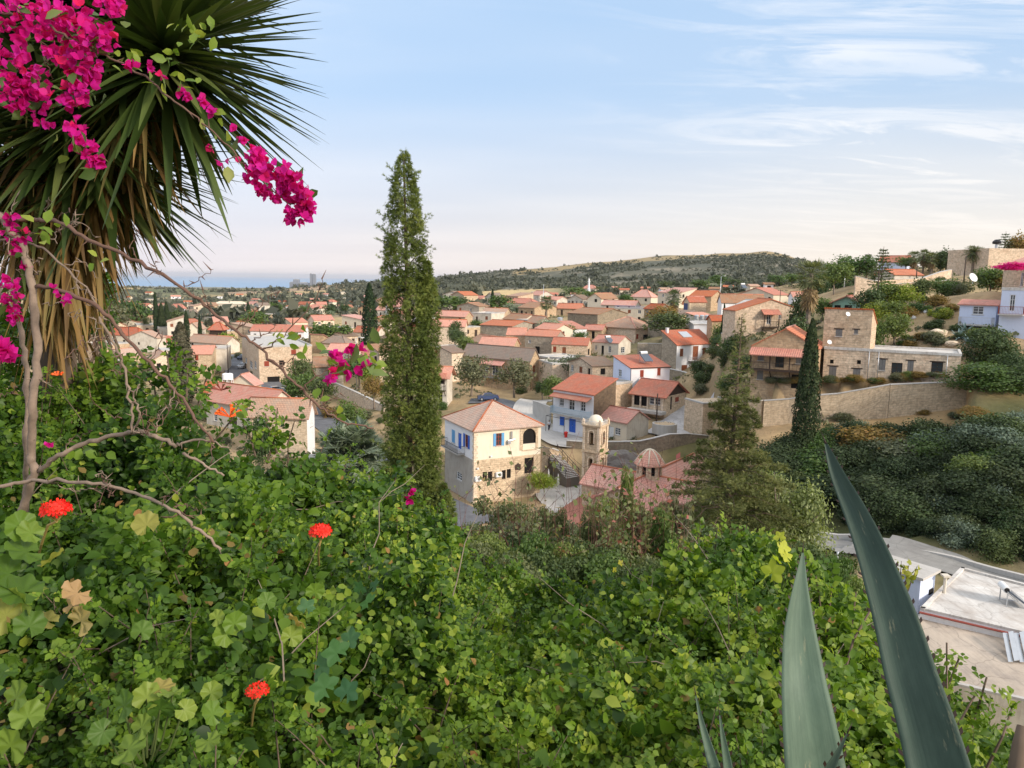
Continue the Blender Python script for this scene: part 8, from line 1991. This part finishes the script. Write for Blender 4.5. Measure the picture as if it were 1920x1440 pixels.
def plant_leaves(e,lst,T,mat,seed,stemto=None,stemmat=None,name='leaves',tilt=.6):
    """lst: px,py,d,width px"""
    r=np.random.default_rng(seed);O=np.array(e.location);P=np.array([at(a,b,c)-O for a,b,c,_ in lst]);S=np.array([.84*w*c/F for _,_,c,w in lst]);Nv=r.normal(size=P.shape)*tilt+np.array([.1,-.75,.55]);Fr=frames(Nv,r,np.tile([0,-.2,1.],(len(P),1))+r.normal(size=P.shape)*.5)
    V,Fc=scatter(T,P,Fr,S);fl,tri=clean(Fc);rr=r.random(len(P)).repeat(len(T[1]));link(name,np_mesh(name,V,fl,mat,np.concatenate([rr[~tri],rr[tri]]),True),e)
    for p in P:
        if stemto is None:break
        q=MB();b=np.array(stemto)-O if stemto is not None else p+np.array([r.normal()*.04,.10,-.13]);m=p*.6+b*.4+np.array([0,.02,-.03]);q.tube([p,m,m*.5+b*.5+np.array([0,.03,0])],[.0018,.0022,.003],5,cap=False)
        q.build('stalk',stemmat or plain('green_stalk',(.09,.12,.035),.6),e)
def petal_T():
    V=[];Fc=[];b=0
    for k in range(5):
        a=k*2*math.pi/5;y=np.array([math.cos(a),math.sin(a),.25]);y/=np.linalg.norm(y);n=np.array([0,0,1.]);n-=y*(y@n);n/=np.linalg.norm(n);x=np.cross(y,n);T=np.array([[0,0,0],[.30,.6,.05],[.2,1,0],[-.2,1,0],[-.30,.6,.05]],float);V.append((np.stack([x,y,n],1)@T.T).T);Fc+= [[b,b+1,b+4,b+4],[b+1,b+2,b+3,b+4]];b+=5
    return np.vstack(V),np.array(Fc)
T_PET=petal_T();G_GRED=leafmat('geranium_petal',[(0,(.72,.015,.012)),(1,(.85,.05,.03))],.25,.5,.2)
G_ORA=leafmat('honeysuckle_petal',[(0,(.85,.12,.02)),(1,(.9,.22,.03))],.3,.5,.2)
def umbel(px,py,d,wpx,label,stalk,n=34,flat=.55):
    e=empty('geranium_flower',at(*stalk[-1]),0,label,'geranium');O=np.array(e.location);c=at(px,py,d)-O;r=np.random.default_rng(int(px));R_=wpx*d/F/2;hub=c-np.array([0,0,R_*.75])
    P=[];Nn=[];q=MB()
    for i in range(n):
        z=1-1.15*(i+.5)/n;a=i*2.4;rr=math.sqrt(max(0,1-z*z));v=np.array([rr*math.cos(a),rr*math.sin(a),z*flat+.1]);p=c+v*R_*.85;P.append(p);Nn.append(v+r.normal(size=3)*.25);q.tube([hub,p],[.0012,.0010],4,cap=False)
    W=[at(*s)-O for s in stalk];q.tube([hub]+W,[.003]*(len(W)+1),6);q.build('stalk',plain('flower_stalk',(.30,.22,.07),.6),e)
    P=np.array(P);V,Fc=scatter(T_PET,P,frames(np.array(Nn),r),np.full(len(P),R_*.34));fl,tri=clean(Fc);rr=r.random(len(P)).repeat(len(T_PET[1]));link('flower_head',np_mesh('flower_head',V,fl,G_GRED,np.concatenate([rr[~tri],rr[tri]]),True),e)
umbel(105,958,1.55,56,'red geranium flower head at the upper left of the thicket',[(90,985,1.56),(78,1020,1.60),(70,1050,1.75)])
umbel(601,998,1.9,44,'red geranium flower head right of the middle of the thicket',[(599,1022,1.9),(597,1042,1.97),(598,1060,2.15)])
umbel(483,1296,1.42,46,'half-faded red geranium flower low in the thicket',[(478,1320,1.43),(474,1340,1.5),(472,1360,1.65)],16,.3)
def hs_flower(px,py,d,wpx,label,n=9,mat=None):
    e=empty('honeysuckle_flower',at(px,py+14,d),0,label,'flower');O=np.array(e.location);q=MB();r=random.Random(int(px));P=[];Y=[]
    for i in range(n):
        a=-.3+ (math.pi+.6)*i/(n-1);L=wpx*.5*d/F;v=np.array([math.cos(a),r.uniform(-.5,.5),abs(math.sin(a))*.7+.15]);q.tube([(0,0,0),v*L*.5,v*L],[.002,.003,.006],7,cap=False)
        for k in range(4):P.append(v*L);Y.append(v+np.array([r.gauss(0,.5),r.gauss(0,.5),r.gauss(0,.5)]))
    q.build('flower_tubes',plain('orange_tube',(.80,.13,.03),.5) if mat is None else plain('dull_red_tube',(.22,.05,.035),.6),e);rr=np.random.default_rng(3);P=np.array(P);link('petals',leaf_mesh('petals',T_LEAF,P,frames(rr.normal(size=P.shape),rr,np.array(Y)),np.full(len(P),wpx*.16*d/F),mat or G_ORA,rng=rr),e)
hs_flower(431,768,3.0,42,'orange honeysuckle flower before the broad weathered roof')
hs_flower(108,690,3.2,18,'small orange flower behind the bougainvillea stems',5)
hs_flower(415,718,3.4,30,'dull reddish seed heads left of the orange flower',6,G_RED)
e=empty('geranium_plant',at(60,1250,1.5),0,'large-leaved geranium plant at the left edge of the thicket','geranium')
plant_leaves(e,[(40,990,1.5,70),(50,1035,1.5,84),(18,1075,1.5,84),(45,1110,1.48,96),(12,1155,1.48,100),(55,1175,1.45,70),(95,1050,1.55,60),(30,1310,1.4,80),(52,1345,1.38,76),(20,1400,1.38,90),(8,1260,1.4,70),(28,1235,1.4,50),(90,1165,1.5,54),(60,1000,1.5,60),(40,1130,1.47,80)],T_GER[0],G_GER,81)
G_BLUSH=leafmat('geranium_leaf_blushed',[(0,(.22,.25,.05)),(.5,(.36,.27,.12)),(1,(.42,.20,.12))],.35,.5,.2)
e=empty('geranium_leaf',at(145,1200,1.42),0,'pink-edged old geranium leaves hanging right of the left plant','leaf');plant_leaves(e,[(145,1112,1.42,70),(152,1165,1.41,70),(138,1135,1.43,56)],T_GER[1],G_BLUSH,82)
e=empty('geranium_plant',at(240,1440,1.35),0,'low geranium plant with scalloped leaves at the bottom left','geranium')
plant_leaves(e,[(232,1325,1.36,76),(275,1310,1.38,66),(300,1330,1.38,64),(240,1405,1.32,88),(195,1370,1.35,60),(325,1300,1.38,60),(265,1365,1.34,60),(345,1330,1.36,50),(300,1290,1.4,60)],T_GER[0],G_GER,83,at(250,1480,1.4))
e=empty('geranium_plant',at(560,1260,1.8),0,'geranium plant with pale scalloped leaves below the middle red flower','geranium')
plant_leaves(e,[(560,1165,1.75,56),(545,1195,1.75,50),(440,1170,1.7,56),(425,1190,1.7,60),(405,1160,1.7,40),(270,1165,1.65,60),(265,1185,1.6,50),(275,985,1.9,60),(262,1010,1.9,50),(590,1110,1.85,44),(500,1130,1.8,44),(600,1150,1.85,40),(395,1300,1.5,50),(400,1340,1.45,60),(390,1390,1.4,60)],T_GER[0],G_GER,84)
e=empty('vine_plant',at(640,1280,1.8),0,'blue-green lobed vine leaves low in the middle left of the thicket','vine')
plant_leaves(e,[(632,1225,1.75,62),(655,1200,1.8,48),(610,1290,1.7,64),(650,1300,1.7,54),(690,1130,2.1,44),(675,1105,2.1,36),(700,1100,2.1,36),(600,1250,1.75,60),(575,1140,1.9,40)],T_VINE,G_VINE,85)
e=empty('vine_shoot',at(1462,1130,3.2),0,'bright yellow-green vine shoot sticking up left of the left agave leaf','vine')
plant_leaves(e,[(1462,1008,3.2,26),(1470,1030,3.2,34),(1476,1045,3.2,30),(1448,1075,3.2,50),(1432,1085,3.2,40),(1456,1050,3.2,26),(1480,1060,3.2,24)],T_VINE,leafmat('yellow_vine',[(0,(.32,.42,.05)),(1,(.55,.50,.06))],.4,.5,.2),86,at(1470,1130,3.2))
e=empty('vine_shoot',at(1165,1110,5.0),0,'two yellow vine leaves on a thin stem in the middle of the crest','vine')
plant_leaves(e,[(1165,1056,5.0,14),(1152,1070,5.0,14),(1170,1095,5.0,12)],T_VINE,leafmat('yellow_vine2',[(0,(.45,.42,.06)),(1,(.60,.50,.06))],.4,.5,.2),87,at(1166,1110,5.0))
# ---------------------------------------------------------------- agave
AG=None
def agave_mat(name,c1,c2):
    m,nt,p,_=newmat(name);uv=uvm(nt);a=noise(nt,uvm(nt,14,1.2),1.,5,.6);c=mixc(nt,ramp(nt,a,[(.3,0.),(.7,1.)]),c1,c2);c=mixc(nt,.55,c,ramp(nt,noise(nt,uvm(nt,5,9),1.6,7,.7,.6),[(.3,(.62,.66,.62)),(.7,(1.25,1.22,1.15))]),'MULTIPLY')
    c=mixc(nt,math_(nt,'MULTIPLY',ramp(nt,noise(nt,uvm(nt,6,6),1.3,5,.7),[(.60,0.),(.72,1.)]),.5),c,(.36,.33,.20))
    nt.links.new(c,p.inputs['Base Color']);p.inputs['Roughness'].default_value=.55;p.inputs['Specular IOR Level'].default_value=.22;bump(nt,p,noise(nt,uvm(nt,22,2),2,4),.12,.004);return m
AGM=agave_mat('agave_leaf_grey_green',(.066,.108,.076),(.11,.16,.112));AGD=agave_mat('agave_leaf_blue_green',(.030,.052,.040),(.052,.082,.062))
def agave_leaf(par,name,st,mat,fold=.45,roll=0.,spines=True,nspine=22):
    """st: (px centre, py, depth, half width px, shift of the keel -1..1)"""
    O=np.array(par.location);C_=[at(a,b,d)-O for a,b,d,_,_ in st];W=[w*d/F for _,_,d,w,_ in st];K=[k for *_,k in st]
    n=48;ts=np.linspace(0,len(st)-1,n);C_=np.array(C_);
    def ip(A):
        A=np.array(A,float);return np.stack([np.interp(ts,np.arange(len(st)),A[:,i]) for i in range(A.shape[1])],1) if A.ndim==2 else np.interp(ts,np.arange(len(st)),A)
    def sm(A):
        for _ in range(6):A[1:-1]=.25*A[:-2]+.5*A[1:-1]+.25*A[2:]
        return A
    P=sm(ip(C_));Wd=sm(ip(W));Kk=sm(ip(K));mb=MB();m=10;rows=[];view=np.array([0,1.,0]);edge=[]
    for i in range(n):
        t=P[min(i+1,n-1)]-P[max(i-1,0)];t/=np.linalg.norm(t);s=np.cross(t,view);s/=np.linalg.norm(s)
        if s[0]<0:s=-s
        b=np.cross(s,t);b=b if b[1]>0 else -b;s2=s*math.cos(roll)+b*math.sin(roll);b2=b*math.cos(roll)-s*math.sin(roll);row=[]
        for j in range(m+1):
            u=-1+2*j/m;k=Kk[i];dep=fold*(1-abs((u-k)/(1+abs(k)))**1.5)
            row.append(P[i]+s2*Wd[i]*u+b2*Wd[i]*(dep))
        back=[]
        for j in range(m,-1,-1):
            u=-1+2*j/m;th=.22*(1-u*u)+.012;back.append(row[j]+b2*Wd[i]*th)
        rows.append(row+back);edge.append((row[0],row[-1],s2,t))
    nn=len(rows[0]);L=0
    vb=len(mb.v)
    for r_ in rows:mb.v+= [tuple(float(c) for c in q) for q in r_]
    for i in range(n-1):
        dl=float(np.linalg.norm(P[i+1]-P[i]))
        for j in range(nn):
            j2=(j+1)%nn;mb.f.append((vb+i*nn+j,vb+i*nn+j2,vb+(i+1)*nn+j2,vb+(i+1)*nn+j));mb.m.append(0);u0,u1=j/nn,(j+1)/nn;mb.uv+=[(u0,L),(u1,L),(u1,L+dl),(u0,L+dl)]
        L+=dl
    nf0=len(mb.f);sp=mb;tip=P[0];t0=P[0]-P[3];t0/=np.linalg.norm(t0);sp.tube([P[1],P[0],P[0]+t0*.018],[max(.0012,Wd[1]*.8),.0014,.0003],6)
    if spines:
        for i in range(3,n-1,max(1,n//nspine)):
            for sd in(0,1):
                e_=edge[i][sd];s_=edge[i][2]*(1 if sd else -1);tt=edge[i][3];w=.0020+.0030*i/n;sp.obox(e_-tt*w,tt*w*2,s_*w*1.4-tt*w*1.2,np.array([0,.0012,0]))
    k=len(mb.f)-nf0;mb.m[nf0:]=[1]*k
    return mb.build(name,[mat,plain('agave_spine',(.03,.015,.01),.5)],par,smooth=True)
ea=empty('agave_plant',at(1600,1700,1.25),0,'large agave with two tall spiny blue-green leaves at the lower right','agave')
agave_leaf(ea,'leaf',[(1505.5,1031,1.42,1,0),(1504,1060,1.41,7,.1),(1501,1108,1.39,17,.1),(1500,1181,1.36,33,.1),(1506,1254,1.33,43,.1),(1512,1310,1.30,50,.1),(1524,1400,1.27,59,.1),(1535,1480,1.25,66,.1),(1550,1600,1.22,72,.1)],AGM,.30)
agave_leaf(ea,'leaf',[(1545.5,824,1.62,1,-.2),(1557,856,1.60,8,-.25),(1570,892,1.58,14,-.3),(1606,962,1.53,22,-.35),(1637,1035,1.48,29,-.4),(1663,1108,1.43,36,-.4),(1688,1181,1.38,42,-.42),(1706,1254,1.34,47,-.45),(1722,1305,1.31,50,-.45),(1742,1370,1.28,54,-.45),(1762,1440,1.25,59,-.45),(1790,1560,1.2,66,-.45)],AGD,.62,roll=-.25)
agave_leaf(ea,'leaf',[(1590,1372,1.2,1,0),(1572,1410,1.2,6,0),(1552,1450,1.2,13,0),(1530,1520,1.2,18,0)],AGD,.4,nspine=6)
eb=empty('agave_plant',at(1350,1700,1.3),0,'small agave with two narrow upright leaves at the bottom, left of the large one','agave')
agave_leaf(eb,'leaf',[(1304,1300,1.5,1,0),(1314,1350,1.49,5,0),(1328,1400,1.47,9,0),(1342,1450,1.45,14,0),(1352,1520,1.43,18,0)],AGM,.5,nspine=8)
agave_leaf(eb,'leaf',[(1349,1338,1.45,1,0),(1355,1380,1.44,5,0),(1364,1430,1.43,9,0),(1372,1500,1.41,13,0)],AGM,.5,nspine=8)
q=MB();P=at(1912,1440,1.6);q.tube([at(1918,1362,1.62),at(1912,1400,1.6),at(1903,1470,1.58),at(1895,1600,1.55)],[.012,.016,.02,.024],10);tag(q.build('dead_stump',BARK,smooth=True),'dark rough stump at the bottom right corner','stump')
e=empty('young_tree',at(1683,1160,14),0,'thin young shoot with pale new leaves before the white shed','tree')
O=np.array(e.location);q=MB();r=np.random.default_rng(4);L=[]
for a in(1668,1690,1705,1720,1680):
    p=[at(1683,1180,14)-O,at((1683+a)/2,1110,14)-O,at(a,1052+abs(a-1690)*.3,14)-O];q.tube(p,[.02,.014,.005],5,cap=False)
    for t in np.linspace(.35,1,12):L.append(p[1]*(1-t)+p[2]*t+r.normal(size=3)*.04)
q.build('stems',BARK,e);L=np.array(L);link('leaves',leaf_mesh('leaves',T_LEAF,L,frames(r.normal(size=L.shape)+np.array([0,-.3,.7]),r),r.uniform(.10,.18,len(L)),G_YEL,rng=r),e)
# ---------------------------------------------------------------- evening haze over the plain and the sea
def haze():
    m=bpy.data.materials.new('haze_air');m.use_nodes=True;nt=m.node_tree;nt.nodes.clear();out=N(nt,'ShaderNodeOutputMaterial');v=N(nt,'ShaderNodeVolumePrincipled');v.inputs['Color'].default_value=(.86,.87,.93,1);v.inputs['Density'].default_value=HAZE;v.inputs['Anisotropy'].default_value=.2;nt.links.new(v.outputs[0],out.inputs['Volume'])
    q=MB();q.box(-61000,-200,-178,61000,60000,90);o=q.build('haze',m);tag(o,kind='stuff')
HAZE=3.6e-5
haze()
